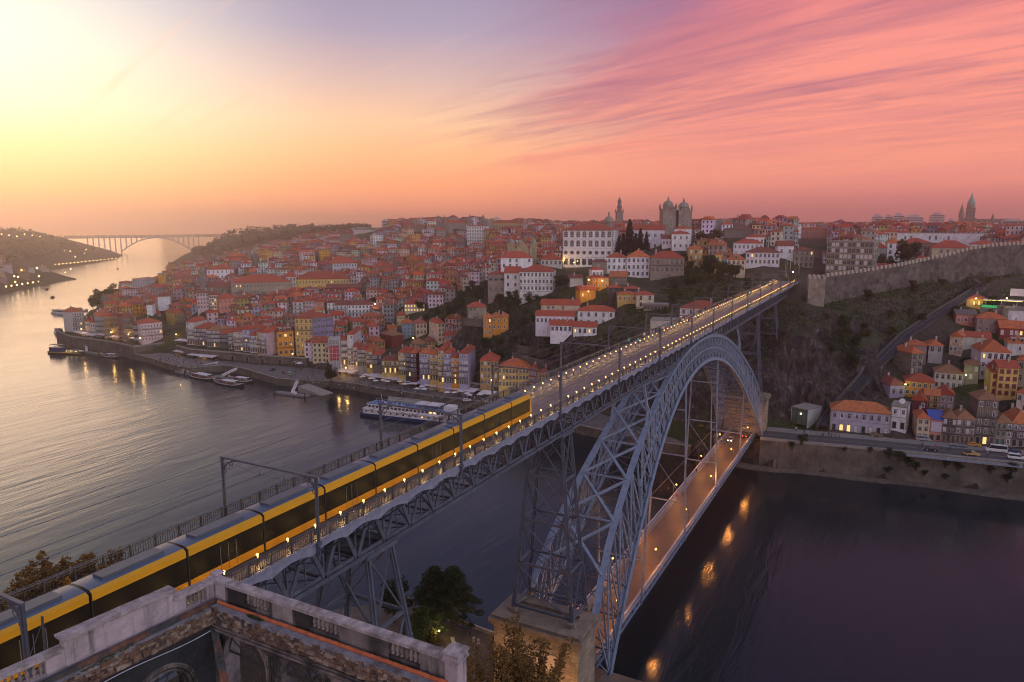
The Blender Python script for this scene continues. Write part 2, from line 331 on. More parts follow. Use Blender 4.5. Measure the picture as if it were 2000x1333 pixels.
def build_land():
    rbf_fit()
    def zf(x, y):
        z = ground(x, y); edge = np.interp(y, PB_Y, PB_X)
        # rough rock on the cliff east of the bridge
        cl = np.clip((x-112)/8, 0, 1)*np.clip((176-x)/12, 0, 1)*np.clip((16-y)/8, 0, 1)*np.clip((y+52+(x-112)*.0)/10, 0, 1)
        nz = np.array([mnoise.fractal((a*.07, b*.07, c*.05), 1., 2.1, 5) if k > 0 else 0 for a, b, c, k in zip(x, y, z, cl)])
        z = z + cl*nz*7.5
        wl = np.interp(y, [40, 85, 106, 132, 157, 181, 209, 231, 247, 266, 287, 300, 319, 343, 358, 378], [118, 122, 121, 120, 121, 122, 130, 132, 132, 130, 127, 124, 124, 121, 119, 124])
        z = np.where((y > 40) & (y < 395) & (x < wl+3), np.minimum(z, 3.3+np.clip((x-wl+1)/3.5, 0, 1)*5.0), z)
        return np.where(x < edge+1.5, -4., np.maximum(z, 3.0))
    def axis(pts):
        out = []
        for (a, s), (b, _) in zip(pts, pts[1:]): out += list(np.arange(a, b, s))
        return np.array(out+[pts[-1][0]])
    xs = axis([(72, 3), (260, 6), (420, 12), (800, 30), (1700, 100), (3400, 1)])
    ys = axis([(-1300, 100), (-300, 20), (-140, 4), (30, 6), (560, 12), (800, 25), (1300, 60), (2600, 1)])
    HM = ground_mat()
    sheet('hillside', xs, ys, zf, HM)
    # south bank: quay level at 10 m by the bridge, climbing towards the viewpoint
    def zg(x, y):
        e = np.interp(y, GB_Y, GB_X); d = e-x
        near = 10+np.clip((d-26)/38, 0, 1)**1.0*34
        far = 4+np.clip(d/260, 0, 1)*74
        z = np.where(y < 160, near, np.where(y > 500, far, near+(far-near)*(y-160)/340))
        return np.where(d < 1.0, -4., z)
    sheet('south_bank', axis([(-420, 30), (-220, 6), (-60, 3), (-57, 30), (1500, 1)]), axis([(-300, 25), (-60, 5), (70, 20), (300, 40), (2300, 1)]), zg, HM)
    mb = MB(); mb.quad((-4000,-3000,0), (6000,-3000,0), (6000,6000,0), (-4000,6000,0)); tag(mb.build('river', water_mat()), kind='structure')
    mb = MB(); mb.quad((-6000,-6000,-5), (9000,-6000,-5), (9000,9000,-5), (-6000,9000,-5)); tag(mb.build('riverbed', HM), kind='structure')
# ---------------------------------------------------------------- the iron bridge
ZD, XM = 61.9, 4.0
def arch_y(z): return 8.2-(z-8)*(5.2/48)
EXT_U = [0, 10, 20, 34.5, 50, 64, 79, 86]; EXT_Z = [58.9, 58.7, 57.5, 54.0, 47.6, 40.8, 30.2, 22.6]
INT_U = [0, 12, 25, 39, 51, 62, 75, 84, 86]; INT_Z = [52.0, 51.3, 48.2, 42.6, 35.6, 27.3, 16.6, 8.0, 6.0]
def spl(u, U, Z):
    c = np.polyfit(np.r_[-np.array(U[::-1]), U], np.r_[Z[::-1], Z], 8); return float(np.polyval(c, abs(u)))
def build_bridge():
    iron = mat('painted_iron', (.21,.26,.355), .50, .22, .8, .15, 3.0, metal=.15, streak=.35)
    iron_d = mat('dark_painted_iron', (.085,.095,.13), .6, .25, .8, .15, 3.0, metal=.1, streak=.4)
    fasc = mat('fascia_iron', (.23,.24,.32), .5, .2, 1.2, .3, 2.5, metal=.1, streak=.3)
    deck = mat('deck_paving', (.145,.118,.12), .62, .25, .35, .15, 2.0, second=(.095,.08,.085), sfrac=.45)
    walk = mat('walkway_paving', (.15,.13,.13), .5, .25, .6, .1, 4.0)
    road = mat('lower_road', (.085,.055,.045), .6, .2, .4, .1, 3.0)
    steel = mat('rail_steel', (.13,.12,.13), .35, .2, 1.0, metal=.7)
    granite = mat('pier_granite', (.30,.235,.175), .85, .28, .35, .35, None, streak=.45, brick=(1.6, .62, .03))
    coping = mat('coping_granite', (.21,.165,.125), .85, .3, .6, .3, 4.0, streak=.4)
    root = thing('arch_bridge', 'blue grey two level iron arch bridge crossing the river to the old town', 'bridge', (XM, 0, 0))
    root.location = (0, 0, 0)
    X0, X1 = -232., 196.
    # upper deck
    b = MB(); b.box(X0, -5.45, ZD-.55, X1, 5.45, ZD-.16)
    ud = b.build('upper_deck', deck, root)
    b = MB(); b.box(X0, -4.3, ZD-.159, X1, 2.75, ZD+.0); b.build('tram_roadway', deck, ud)
    for y0, y1 in ((-5.45, -4.303), (2.753, 5.45)):
        b = MB(); b.box(X0, y0, ZD-.159, X1, y1, ZD+.10); b.build('walkway', walk, ud)
    for yc in (-1.98, .95):
        for s in (-.72, .72):
            b = MB(); b.box(X0, yc+s-.06, ZD+.001, X1, yc+s+.06, ZD+.03); b.build('rail', steel, ud)
    for s in (-1, 1):
        # scalloped fascia: cusps every 4.5 m
        b = MB(); top, bot = [], []
        n = int((X1-X0)/4.5)
        for i in range(n):
            xa = X0+i*4.5
            for k in range(6):
                u = k/6; top.append((xa+u*4.5, ZD-.02)); bot.append((xa+u*4.5, ZD-1.05+.42*math.sin(pi*u)))
        m = len(top); y = s*5.55
        b.v = [(x, y, z) for x, z in top]+[(x, y, z) for x, z in bot]+[(x, y-s*.12, z) for x, z in top]+[(x, y-s*.12, z) for x, z in bot]
        for i in range(m-1):
            b.f += [(i, i+1, m+i+1, m+i), (2*m+i, 2*m+i+1, 3*m+i+1, 3*m+i), (m+i, m+i+1, 3*m+i+1, 3*m+i), (i, i+1, 2*m+i+1, 2*m+i)]
        b.m = [0]*len(b.f)
        b.box(X0, y-s*.0-.14, ZD-.019, X1, y+.14, ZD+.12)
        f = b.build('fascia', fasc, ud)
        # railing panels between posts
        b = MB(); yr = s*5.5; z0 = ZD+.12
        b.box(X0, yr-.045, z0+1.02, X1, yr+.045, z0+1.10); b.box(X0, yr-.03, z0+.10, X1, yr+.03, z0+.15); b.box(X0, yr-.03, z0+.84, X1, yr+.03, z0+.88)
        x = X0
        while x < (60 if s < 0 else 60):
            b.box(x-.018, yr-.018, z0, x+.018, yr+.018, z0+1.02); x += .225 if x < -60 else .45
        while x < X1: b.box(x-.02, yr-.02, z0, x+.02, yr+.02, z0+1.02); x += .9
        x = X0
        while x < X1: b.box(x-.07, yr-.07, z0-.02, x+.07, yr+.07, z0+1.16); x += 2.25
        b.build('railing', mat('railing_iron', (.045,.05,.07), .5, .2, 1.), ud)
    # deck trusses
    ZT, ZB, YT = 60.95, 56.2, 2.75
    for s in (-1, 1):
        b = MB(); y = s*YT
        b.box(X0, y-.30, ZT-.2, X1, y+.30, ZT+.35); b.box(X0, y-.32, ZB-.3, X1, y+.32, ZB+.12); b.box(X0, y-.05, ZB+.121, X1, y+.05, ZB+.5)
        x = -232.3; k = 0
        while x < X1-4:
            for (xa, za, xb, zb) in ((x, ZB, x+2.25, ZT), (x+4.5, ZB, x+2.25, ZT)): b.beam((xa, y+s*.12, za), (xb, y+s*.12, zb), .42, .14, up=(0, 1, 0))
            b.beam((x, y-s*.1, ZB), (x, y-s*.1, ZT), .22, .14, up=(0, 1, 0)); b.beam((x+2.25, y-s*.15, ZB), (x+2.25, y-s*.15, ZT), .12, .1, up=(0, 1, 0))
            x += 4.5
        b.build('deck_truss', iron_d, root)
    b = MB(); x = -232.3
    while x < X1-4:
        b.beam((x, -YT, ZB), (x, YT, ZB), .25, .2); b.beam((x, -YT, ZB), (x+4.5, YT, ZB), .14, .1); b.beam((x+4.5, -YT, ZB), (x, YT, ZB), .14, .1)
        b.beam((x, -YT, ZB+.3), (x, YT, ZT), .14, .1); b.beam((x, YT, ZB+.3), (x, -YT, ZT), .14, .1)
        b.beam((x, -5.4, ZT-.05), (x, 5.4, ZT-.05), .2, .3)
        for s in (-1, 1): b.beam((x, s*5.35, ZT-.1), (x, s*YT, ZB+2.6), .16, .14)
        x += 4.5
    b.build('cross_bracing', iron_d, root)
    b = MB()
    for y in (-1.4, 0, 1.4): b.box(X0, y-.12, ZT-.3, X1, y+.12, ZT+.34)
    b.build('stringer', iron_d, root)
    # arch ribs
    def chord_pts(U, Z, s, n=44, off=0.0):
        P = []
        for i in range(n+1):
            u = -86+172*i/n; z = spl(u, U, Z)+off; P.append(Vector((XM+u, s*arch_y(z), z)))
        return P
    def strap(b, P, w, h):
        for p, q in zip(P, P[1:]): b.beam(p, q, w, h, up=(0, 0, 1), ext=.06)
    for s in (-1, 1):
        rib = link('arch_rib', None, root)
        E_, I_ = chord_pts(EXT_U, EXT_Z, s), chord_pts(INT_U, INT_Z, s)
        b = MB(); strap(b, E_, 1.25, .16); strap(b, [p+Vector((0, s*.36, -.42)) for p in E_], .14, .72); strap(b, [p+Vector((0, -s*.36, -.42)) for p in E_], .14, .72)
        strap(b, [p+Vector((0, s*.52, .10)) for p in E_], .06, .06); strap(b, [p+Vector((0, -s*.52, .10)) for p in E_], .06, .06); strap(b, [p+Vector((0, 0, .10)) for p in E_], .10, .05)
        b.build('upper_chord', iron, rib)
        b = MB(); strap(b, I_, 1.2, .2); strap(b, [p+Vector((0, s*.36, .45)) for p in I_], .14, .8); strap(b, [p+Vector((0, -s*.36, .45)) for p in I_], .14, .8)
        b.build('lower_chord', iron, rib)
        b = MB(); M_ = [e.lerp(i, .52) for e, i in zip(E_, I_)]
        strap(b, [p for p in M_ if abs(p.x-XM) < 62], .30, .34); b.build('middle_chord', iron, rib)
        b = MB(); n = len(E_)-1
        for i in range(n+1):
            e, q = E_[i], I_[i]
            if abs(e.x-XM) < 85: b.beam(e, q, .34, .2, up=(1, 0, 0))
        for i in range(n):
            if abs(E_[i].x-XM) > 52:
                if i % 2 == 0: a, c = E_[i], I_[i+1 if E_[i].x < XM else i+1]; b.beam(a, c, .36, .22, up=(0, 1, 0))
                else: b.beam(I_[i], E_[i+1], .36, .22, up=(0, 1, 0))
                b.beam(M_[i], I_[i+1], .14, .1, up=(0, 1, 0)); b.beam(E_[i], M_[i+1], .14, .1, up=(0, 1, 0))
            else:
                mid_e = E_[i].lerp(E_[i+1], .5); mid_i = I_[i].lerp(I_[i+1], .5); mm = M_[i].lerp(M_[i+1], .5)
                for a, c in ((E_[i], mm), (E_[i+1], mm), (I_[i], mm), (I_[i+1], mm), (mid_e, M_[i]), (mid_e, M_[i+1])): b.beam(a, c, .2, .14, up=(0, 1, 0))
        b.build('rib_web', iron, rib)
        # laced inner face of the chords (fine zigzag)
        b = MB()
        b.beam(E_[22]-Vector((0, s*.36, 0)), I_[22]-Vector((0, s*.36, 0)), .05, .05, up=(1, 0, 0))
        for P, dz in ((E_, -.8), (I_, .8)):
            strap(b, [p+Vector((0, -s*.36, 0)) for p in P], .05, .05)
            for i in range(n):
                for k in range(4):
                    a = P[i].lerp(P[i+1], k/4)+Vector((0, -s*.36, 0)); c = P[i].lerp(P[i+1], (k+1)/4)+Vector((0, -s*.36, dz)); b.beam(a, c, .07, .05, up=(0, 1, 0))
        b.build('lacing', iron, rib)
    # bracing between the ribs
    b = MB(); Lx = [-81.5, -73.5, -65, -56.5, -48, -40, -32, -23, -13, 0]
    Lx = [XM+v for v in Lx]+[XM-v for v in Lx[-2::-1]]
    def pe(x, s): z = spl(x-XM, EXT_U, EXT_Z); return Vector((x, s*arch_y(z), z))
    def pi_(x, s): z = spl(x-XM, INT_U, INT_Z); return Vector((x, s*arch_y(z), z))
    for x0, x1 in zip(Lx, Lx[1:]):
        b.beam(pe(x0, -1), pe(x1, 1), .55, .35); b.beam(pe(x0, 1), pe(x1, -1), .55, .35)
    for x in Lx[1:-1]: b.beam(pe(x, -1), pe(x, 1), .3, .3)
    b.build('upper_wind_bracing', iron, root)
    b = MB(); n = 36
    for i in range(n):
        x0, x1 = XM-84+168*i/n, XM-84+168*(i+1)/n
        b.beam(pi_(x0, -1), pi_(x0, 1), .25, .3); b.beam(pi_(x0, -1), pi_(x1, 1), .22, .16); b.beam(pi_(x0, 1), pi_(x1, -1), .22, .16)
        if abs(x0-XM) < 80: b.beam(pe(x0, -1), pi_(x0, 1), .15, .12, up=(1, 0, 0)); b.beam(pe(x0, 1), pi_(x0, -1), .15, .12, up=(1, 0, 0))
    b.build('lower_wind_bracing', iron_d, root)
    # columns standing on the haunches
    for sx in (-1, 1):
        for s in (-1, 1):
            x = XM+sx*50.2; p = pe(x, s); b = MB()
            b.beam(p+Vector((0, 0, 2.2)), Vector((x, s*YT, ZB-.3)), .55, .5, up=(0, 1, 0))
            for d in (-1, 1): b.beam(p+Vector((d*1.4, s*-.02, .15+d*sx*-1.0)), Vector((x, p.y, p.z+3.2)), .4, .45, up=(0, 1, 0))
            b.build('haunch_column', iron, root)
    # iron piers: four raking legs of paired angles with braced faces
    def pier(xc, zb, top, half_top, half_bot, nlev):
        pr = link('iron_pier', None, root)
        def leg(sx_, sy, u): return Vector((xc+sx_*(half_top[0]+(half_bot[0]-half_top[0])*u), sy*(half_top[1]+(half_bot[1]-half_top[1])*u), top+(zb-top)*u))
        for a in (-1, 1):
            for c in (-1, 1):
                b = MB(); b.beam(leg(a, c, 0), leg(a, c, 1), .62, .18, up=(0, 1, 0)); b.beam(leg(a, c, 0), leg(a, c, 1), .18, .62, up=(0, 1, 0))
                for da in (-.31, .31): b.beam(leg(a, c, 0)+Vector((da, 0, 0)), leg(a, c, 1)+Vector((da, 0, 0)), .07, .34, up=(0, 1, 0))
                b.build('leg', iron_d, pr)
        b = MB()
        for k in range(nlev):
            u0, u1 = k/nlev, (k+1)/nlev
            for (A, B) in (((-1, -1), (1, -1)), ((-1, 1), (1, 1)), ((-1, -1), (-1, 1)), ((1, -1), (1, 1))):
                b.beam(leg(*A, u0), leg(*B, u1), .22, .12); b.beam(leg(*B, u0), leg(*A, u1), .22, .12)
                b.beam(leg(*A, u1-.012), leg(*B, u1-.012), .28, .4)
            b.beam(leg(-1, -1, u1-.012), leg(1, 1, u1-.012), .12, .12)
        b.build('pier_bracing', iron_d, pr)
        b = MB(); b.box(xc-half_top[0]-.6, -half_top[1]-.5, top-.05, xc+half_top[0]+.6, half_top[1]+.5, top+.45); b.build('cap_beam', iron_d, pr)
        return pr
    pier(-86.4, 25.0, 55.6, (1.6, 2.7), (3.0, 5.4), 4)
    pier(XM*2+86.4, 25.0, 55.6, (1.6, 2.7), (3.0, 5.4), 4)
    pier(-134.2, 32.0, 55.6, (1.9, 2.7), (3.6, 6.4), 3)
    pier(140, 36.0, 55.6, (1.8, 2.7), (3.0, 5.2), 3)
    # masonry under the two river piers
    for cx in (-88.3, XM*2+88.3):
        mp = link('masonry_pier', None, root); z1 = 24.4
        b = MB(); b.prism([(cx-3.7, -7.7), (cx+3.7, -7.7), (cx+3.7, 7.7), (cx-3.7, 7.7)], -4, z1-2.2)
        b.build('shaft', granite, mp)
        b = MB()
        for (e, za, zb_) in ((.12, z1-2.197, z1-1.75), (.42, z1-1.747, z1-1.3), (.75, z1-1.297, z1-.55)): b.box(cx-3.7-e, -7.7-e, za, cx+3.7+e, 7.7+e, zb_)
        b.build('cornice', coping, mp)
        b = MB()                                                     # parapet round a sunken well
        for (a, c, d, e) in ((-4.1, -8.1, 4.1, -5.6), (-4.1, 5.6, 4.1, 8.1), (-4.1, -5.597, -2.2, 5.597), (2.2, -5.597, 4.1, 5.597)): b.box(cx+a, c, z1-.547, cx+d, e, z1)
        b.build('coping', coping, mp)
        for a in (-1, 1):
            for c in (-1, 1):
                b = MB(); b.prism([(cx+(-86.4+88.3)*(1 if cx < 0 else -1)+a*3.0+p*.75, c*5.4+q*.75) for p, q in ((-1, -1), (1, -1), (1, 1), (-1, 1))], z1+.003, z1+.62); b.build('leg_block', coping, mp)
        if cx < 0:
            mrb = mat('plaque_marble', (.55,.43,.36), .6, .2, 2.0)
            b = MB(); b.box(cx-3.76, -3.6, 17.2, cx-3.703, 3.6, 19.7); b.box(cx-3.83, -3.8, 19.703, cx-3.703, 3.8, 19.95); b.box(cx-3.83, -3.8, 16.95, cx-3.703, 3.8, 17.197); b.build('plaque', mrb, mp)
        # skewback under the hinges
        b = MB(); sg = 1 if cx < 0 else -1
        b.box(min(cx+sg*3.703, cx+sg*8.5), -10.2, -4, max(cx+sg*3.703, cx+sg*8.5), 10.2, 7.2); b.box(min(cx+sg*3.703, cx+sg*9.0), -10.6, 7.203, max(cx+sg*3.703, cx+sg*9.0), 10.6, 7.9); b.build('hinge_block', granite, mp)
        for s in (-1, 1):
            b = MB(); b.tube((cx+sg*6.2, s*8.2-.9, 8.6), (cx+sg*6.2, s*8.2+.9, 8.6), .8, .8, 14); b.box(cx+sg*6.2-1.2, s*8.2-1.0, 7.905, cx+sg*6.2+1.2, s*8.2+1.0, 8.5); b.build('hinge', iron_d, mp)
    # lower deck
    ZL, YL = 10.1, 4.4
    b = MB(); b.box(-84.0, -YL, ZL-.5, XM*2+84.0, YL, ZL); ld_ = b.build('lower_deck', road, root)
    for s in (-1, 1):
        b = MB(); b.box(-84.0, s*YL-(.9 if s > 0 else -.0), ZL+.003, 92.0, s*YL+(.9 if s < 0 else 0), ZL+.16); b.build('pavement', walk, ld_)
        b = MB(); y = s*(YL+.22)
        b.box(-84.0, y-.18, ZL-1.5, 92.0, y+.18, ZL-1.25); b.box(-84.0, y-.18, ZL+.0, 92.0, y+.18, ZL+.25)
        x = -84
        while x < 91:
            b.beam((x, y, ZL-1.4), (x+1.5, y, ZL+.05), .14, .1, up=(0, 1, 0)); b.beam((x+1.5, y, ZL+.05), (x+3, y, ZL-1.4), .14, .1, up=(0, 1, 0)); b.beam((x, y, ZL-1.4), (x, y, ZL+.1), .16, .12, up=(0, 1, 0)); x += 3
        b.build('edge_girder', iron, ld_)
        b = MB(); pk = mat('handrail_pink_grey', (.42,.36,.40), .5, .15, 1.5)
        b.box(-84.0, y-.1, ZL+1.32, 92.0, y+.1, ZL+1.44); b.build('handrail', pk, ld_)
        b = MB(); b.box(-84.0, y-.03, ZL+.36, 92.0, y+.03, ZL+.42); b.box(-84.0, y-.03, ZL+1.1, 92.0, y+.03, ZL+1.14)
        x = -84
        while x < 92: b.box(x-.03, y-.03, ZL+.25, x+.03, y+.03, ZL+1.32); b.beam((x, y, ZL+.4), (x+.55, y, ZL+1.1), .04, .03, up=(0, 1, 0)); x += .55
        b.build('railing', iron, ld_)
    b = MB(); x = -84
    while x < 90: b.beam((x, -YL-.2, ZL-1.0), (x, YL+.2, ZL-1.0), .25, .7); b.beam((x, -YL, ZL-1.3), (x+3, YL, ZL-1.3), .12, .1); x += 3
    b.build('floor_beam', iron_d, ld_)
    for x in (-50, -14, 22, 58):
        z1 = spl(x-XM, INT_U, INT_Z)
        for s in (-1, 1):
            b = MB(); y0, y1 = s*(YL+.45), s*arch_y(z1)
            for d in (-.22, .22): b.beam((x+d, y0, ZL-1.6), (x+d, y1, z1), .12, .34, up=(0, 1, 0))
            z = ZL+2
            while z < z1-1:
                f = (z-ZL)/(z1-ZL); b.beam((x-.22, y0+(y1-y0)*f, z), (x+.22, y0+(y1-y0)*(f+.02), z+.7), .05, .05, up=(0, 1, 0)); z += .8
            b.build('hanger', iron, root)
        b = MB(); zz = (ZL+8.5, z1-2 if z1 > 30 else ZL+12)
        for z in [v for v in (ZL+8.5, ZL+21, ZL+33) if v < z1-2]:
            f = (z-ZL)/(z1-ZL); y = YL+.45+(arch_y(z1)-YL-.45)*f; b.beam((x, -y, z), (x, y, z), .2, .3)
        b.beam((x, -YL-.45, ZL+8.5), (x, YL+.45, min(ZL+21, z1)), .1, .1); b.beam((x, YL+.45, ZL+8.5), (x, -YL-.45, min(ZL+21, z1)), .1, .1)
        b.build('hanger_bracing', iron, root)
    return root
# ---------------------------------------------------------------- houses
COL = dict(white=(.70,.68,.69), cream=(.62,.50,.36), yellow=(.60,.40,.13), orange=(.68,.29,.04), ochre=(.44,.28,.10), grey=(.33,.31,.31), lav=(.38,.34,.46),
  purple=(.27,.22,.38), pink=(.55,.40,.41), brown=(.20,.15,.12), red=(.24,.045,.04), stone=(.27,.225,.185), dark=(.06,.055,.07), blue=(.26,.38,.47),
  maroon=(.13,.025,.04), rose=(.50,.20,.15), pale=(.56,.53,.48), mauve=(.30,.22,.22), green=(.42,.47,.33), ply=(.5,.3,.12))
ROOFC = dict(o=(.54,.135,.038), r=(.42,.070,.032), d=(.24,.062,.04), b=(.55,.17,.055), w=(.30,.15,.07), g=(.13,.125,.135), s=(.07,.07,.085), p=(.38,.09,.07), t=(.03,.09,.42))
CNAME = dict(white='white', cream='cream', yellow='yellow', orange='orange', ochre='ochre', grey='grey', lav='lavender', purple='purple', pink='pink', brown='brown', red='red', stone='bare stone', dark='dark slate', blue='pale blue', maroon='maroon', rose='terracotta', pale='off white', mauve='mauve', green='pale green', ply='timber')
def kit():
    mat('plaster', (0,0,0), .85, .20, .5, .15, 6., streak=.38, objcol=True)
    mat('rubble_stone', (0,0,0), .9, .35, .6, .5, 2., streak=.3, objcol=True, brick=(1.1, .5, .05))
    tilemat('roof_tile')
    mat('frame_stone', (.30,.26,.22), .8, .2, 2.); mat('frame_white', (.66,.64,.64), .6, .1, 2.); mat('frame_dark', (.05,.045,.05), .6, .2, 2.); mat('frame_maroon', (.16,.03,.04), .6, .2, 2.)
    mat('window_glass', (.025,.03,.04), .08, .3, .6); mat('curtain', (.52,.50,.50), .7, .3, .8); mat('shutter', (.10,.06,.05), .7, .3, 1.); mat('shutter_green', (.03,.10,.07), .6, .3, 1.)
    glow('window_glow', (1, .62, .22), 1.1); mat('balcony_iron', (.06,.06,.07), .6, .2, 1.); mat('door_wood', (.10,.05,.035), .7, .3, 1.); mat('shop_dark', (.03,.03,.035), .4, .2, 1.)
    mat('cornice_stone', (.27,.24,.21), .85, .25, 1.5, streak=.3); mat('chimney_plaster', (.40,.34,.30), .85, .25, 2.)
_wc = {}
FR = dict(p='frame_stone', w='frame_white', c='frame_white', l='frame_stone', a='frame_stone', o='frame_stone', d='frame_dark', m='frame_maroon', g='frame_stone', s='frame_stone', q='frame_stone')
PANE = dict(c='curtain', l='window_glow', m='frame_maroon', g='shutter_green', s='shutter')
def winmesh(st, w, h):
    k = (st, round(w, 1), round(h, 1))
    if k in _wc: return _wc[k]
    st, w, h = k; b = MB(); f = .14 if st != 'd' else .07; f = min(f, w*.18)
    if st == 'o':
        n = 14
        for i in range(n):
            a, c = 2*pi*i/n, 2*pi*(i+1)/n; r = w/2
            P = lambda rr, an, y: (rr*math.cos(an), y, h/2+rr*math.sin(an))
            b.quad(P(r, a, -.16), P(r, c, -.16), P(r*.72, c, -.16), P(r*.72, a, -.16)); b.quad(P(r, a, .02), P(r, c, .02), P(r, c, -.16), P(r, a, -.16))
        b.add([(r*.74*math.cos(2*pi*i/n), -.06, h/2+r*.74*math.sin(2*pi*i/n)) for i in range(n)], [tuple(range(n))], 1)
    elif st == 'a':
        n = 8; hr = h-w/2; out = [(-w/2, 0)]+[(-w/2*math.cos(pi*i/n), hr+w/2*math.sin(pi*i/n)) for i in range(n+1)]+[(w/2, 0)]
        inn = [(x*.70, z*.93+.02) for x, z in out]; m = len(out)
        b.add([(x, -.2, z) for x, z in out]+[(x, -.2, z) for x, z in inn]+[(x, .02, z) for x, z in out]+[(x, -.04, z) for x, z in inn],
              [(i, i+1, m+i+1, m+i) for i in range(m-1)]+[(2*m+i, 2*m+i+1, i+1, i) for i in range(m-1)]+[(m+i, m+i+1, 3*m+i+1, 3*m+i) for i in range(m-1)])
        b.add([(x, -.05, z) for x, z in inn], [tuple(range(m-1, -1, -1))], 1)
        b.box(-.05, -.09, .1, .05, -.055, h*.9, 2); b.box(-w*.34, -.09, h*.55, w*.34, -.056, h*.58, 2); b.box(-w*.34, -.09, h*.28, w*.34, -.056, h*.31, 2)
        b.box(-w*.56, -.32, h+.1, w*.56, .02, h+.3)
    else:
        b.box(-w/2, -.10, 0, -w/2+f, .02, h); b.box(w/2-f, -.10, 0, w/2, .02, h); b.box(-w/2, -.101, h-f, w/2, .02, h+.05); b.box(-w/2-.08, -.15, -.08, w/2+.08, .02, f*.7)
        b.quad((-w/2+f, -.03, f*.7), (w/2-f, -.03, f*.7), (w/2-f, -.03, h-f), (-w/2+f, -.03, h-f), 1)
        if st not in 'mgs': b.box(-.035, -.06, f, .035, -.031, h-f, 2); b.box(-w/2+f, -.058, h*.62, w/2-f, -.032, h*.62+.06, 2)
    me = b.mesh('window', [MATS[FR[st]], MATS[PANE.get(st, 'window_glass')], MATS['frame_white']]); _wc[k] = me
    return me
def doormesh(w, h, lit=False, kind='door_wood'):
    k = ('door', round(w, 1), round(h, 1), lit, kind)
    if k in _wc: return _wc[k]
    b = MB(); f = .16
    b.box(-w/2, -.12, 0, -w/2+f, .02, h); b.box(w/2-f, -.12, 0, w/2, .02, h); b.box(-w/2, -.121, h-f, w/2, .02, h+.03)
    b.quad((-w/2+f, -.03, .02), (w/2-f, -.03, .02), (w/2-f, -.03, h-f), (-w/2+f, -.03, h-f), 1)
    me = b.mesh('door', [MATS['frame_stone'], MATS['window_glow'] if lit else MATS[kind]]); _wc[k] = me; return me
def roofmb(kind, w, d, rh, ov=.45, hipf=1.0):
    b = MB(); x0, x1, y0, y1 = -w/2-ov, w/2+ov, -ov, d+ov; W_, D_ = x1-x0, y1-y0; e = .16
    if kind == 'flat':
        b.box(-w/2-.15, -.15, 0, w/2+.15, d+.15, .35); return b
    if kind == 'mono':
        P = [(x0, y0, 0), (x1, y0, 0), (x1, y1, rh), (x0, y1, rh)]
        b.add(P+[(x, y, z-e) for x, y, z in P]+[(x0, y1, -e), (x1, y1, -e)], [(0,1,2,3), (0,4,5,1), (1,5,6,2), (3,7,4,0), (2,6,7,3)]); return b
    base = [(x0, y0, 0), (x1, y0, 0), (x1, y1, 0), (x0, y1, 0)]
    if kind == 'hip':
        if W_ >= D_: i = D_/2*hipf; R_ = [(x0+i, (y0+y1)/2, rh), (x1-i, (y0+y1)/2, rh)]; F_ = [(0,1,5,4), (1,2,5), (2,3,4,5), (3,0,4)]
        else: i = W_/2*hipf; R_ = [(0, y0+i, rh), (0, y1-i, rh)]; F_ = [(0,1,4), (1,2,5,4), (2,3,5), (3,0,4,5)]
    elif kind == 'gable': R_ = [(x0, (y0+y1)/2, rh), (x1, (y0+y1)/2, rh)]; F_ = [(0,1,5,4), (2,3,4,5), (1,2,5), (3,0,4)]   # ridge parallel to the front
    else: R_ = [(0, y0, rh), (0, y1, rh)]; F_ = [(1,2,5,4), (3,0,4,5), (0,1,4), (2,3,5)]                                    # gable end to the front
    b.add(base+R_, F_); b.add(base+[(x, y, -e) for x, y, _ in base], [(0,4,5,1), (1,5,6,2), (2,6,7,3), (3,7,4,0), (4,7,6,5)])
    return b
G_R = 'houses on the slope beside the cliff'; G_Q = 'houses along the riverside wall'; G_C = 'houses on the hill below the cathedral'; G_U = 'buildings above the town wall'
FOOT = []       # (x, y, r) taken plots
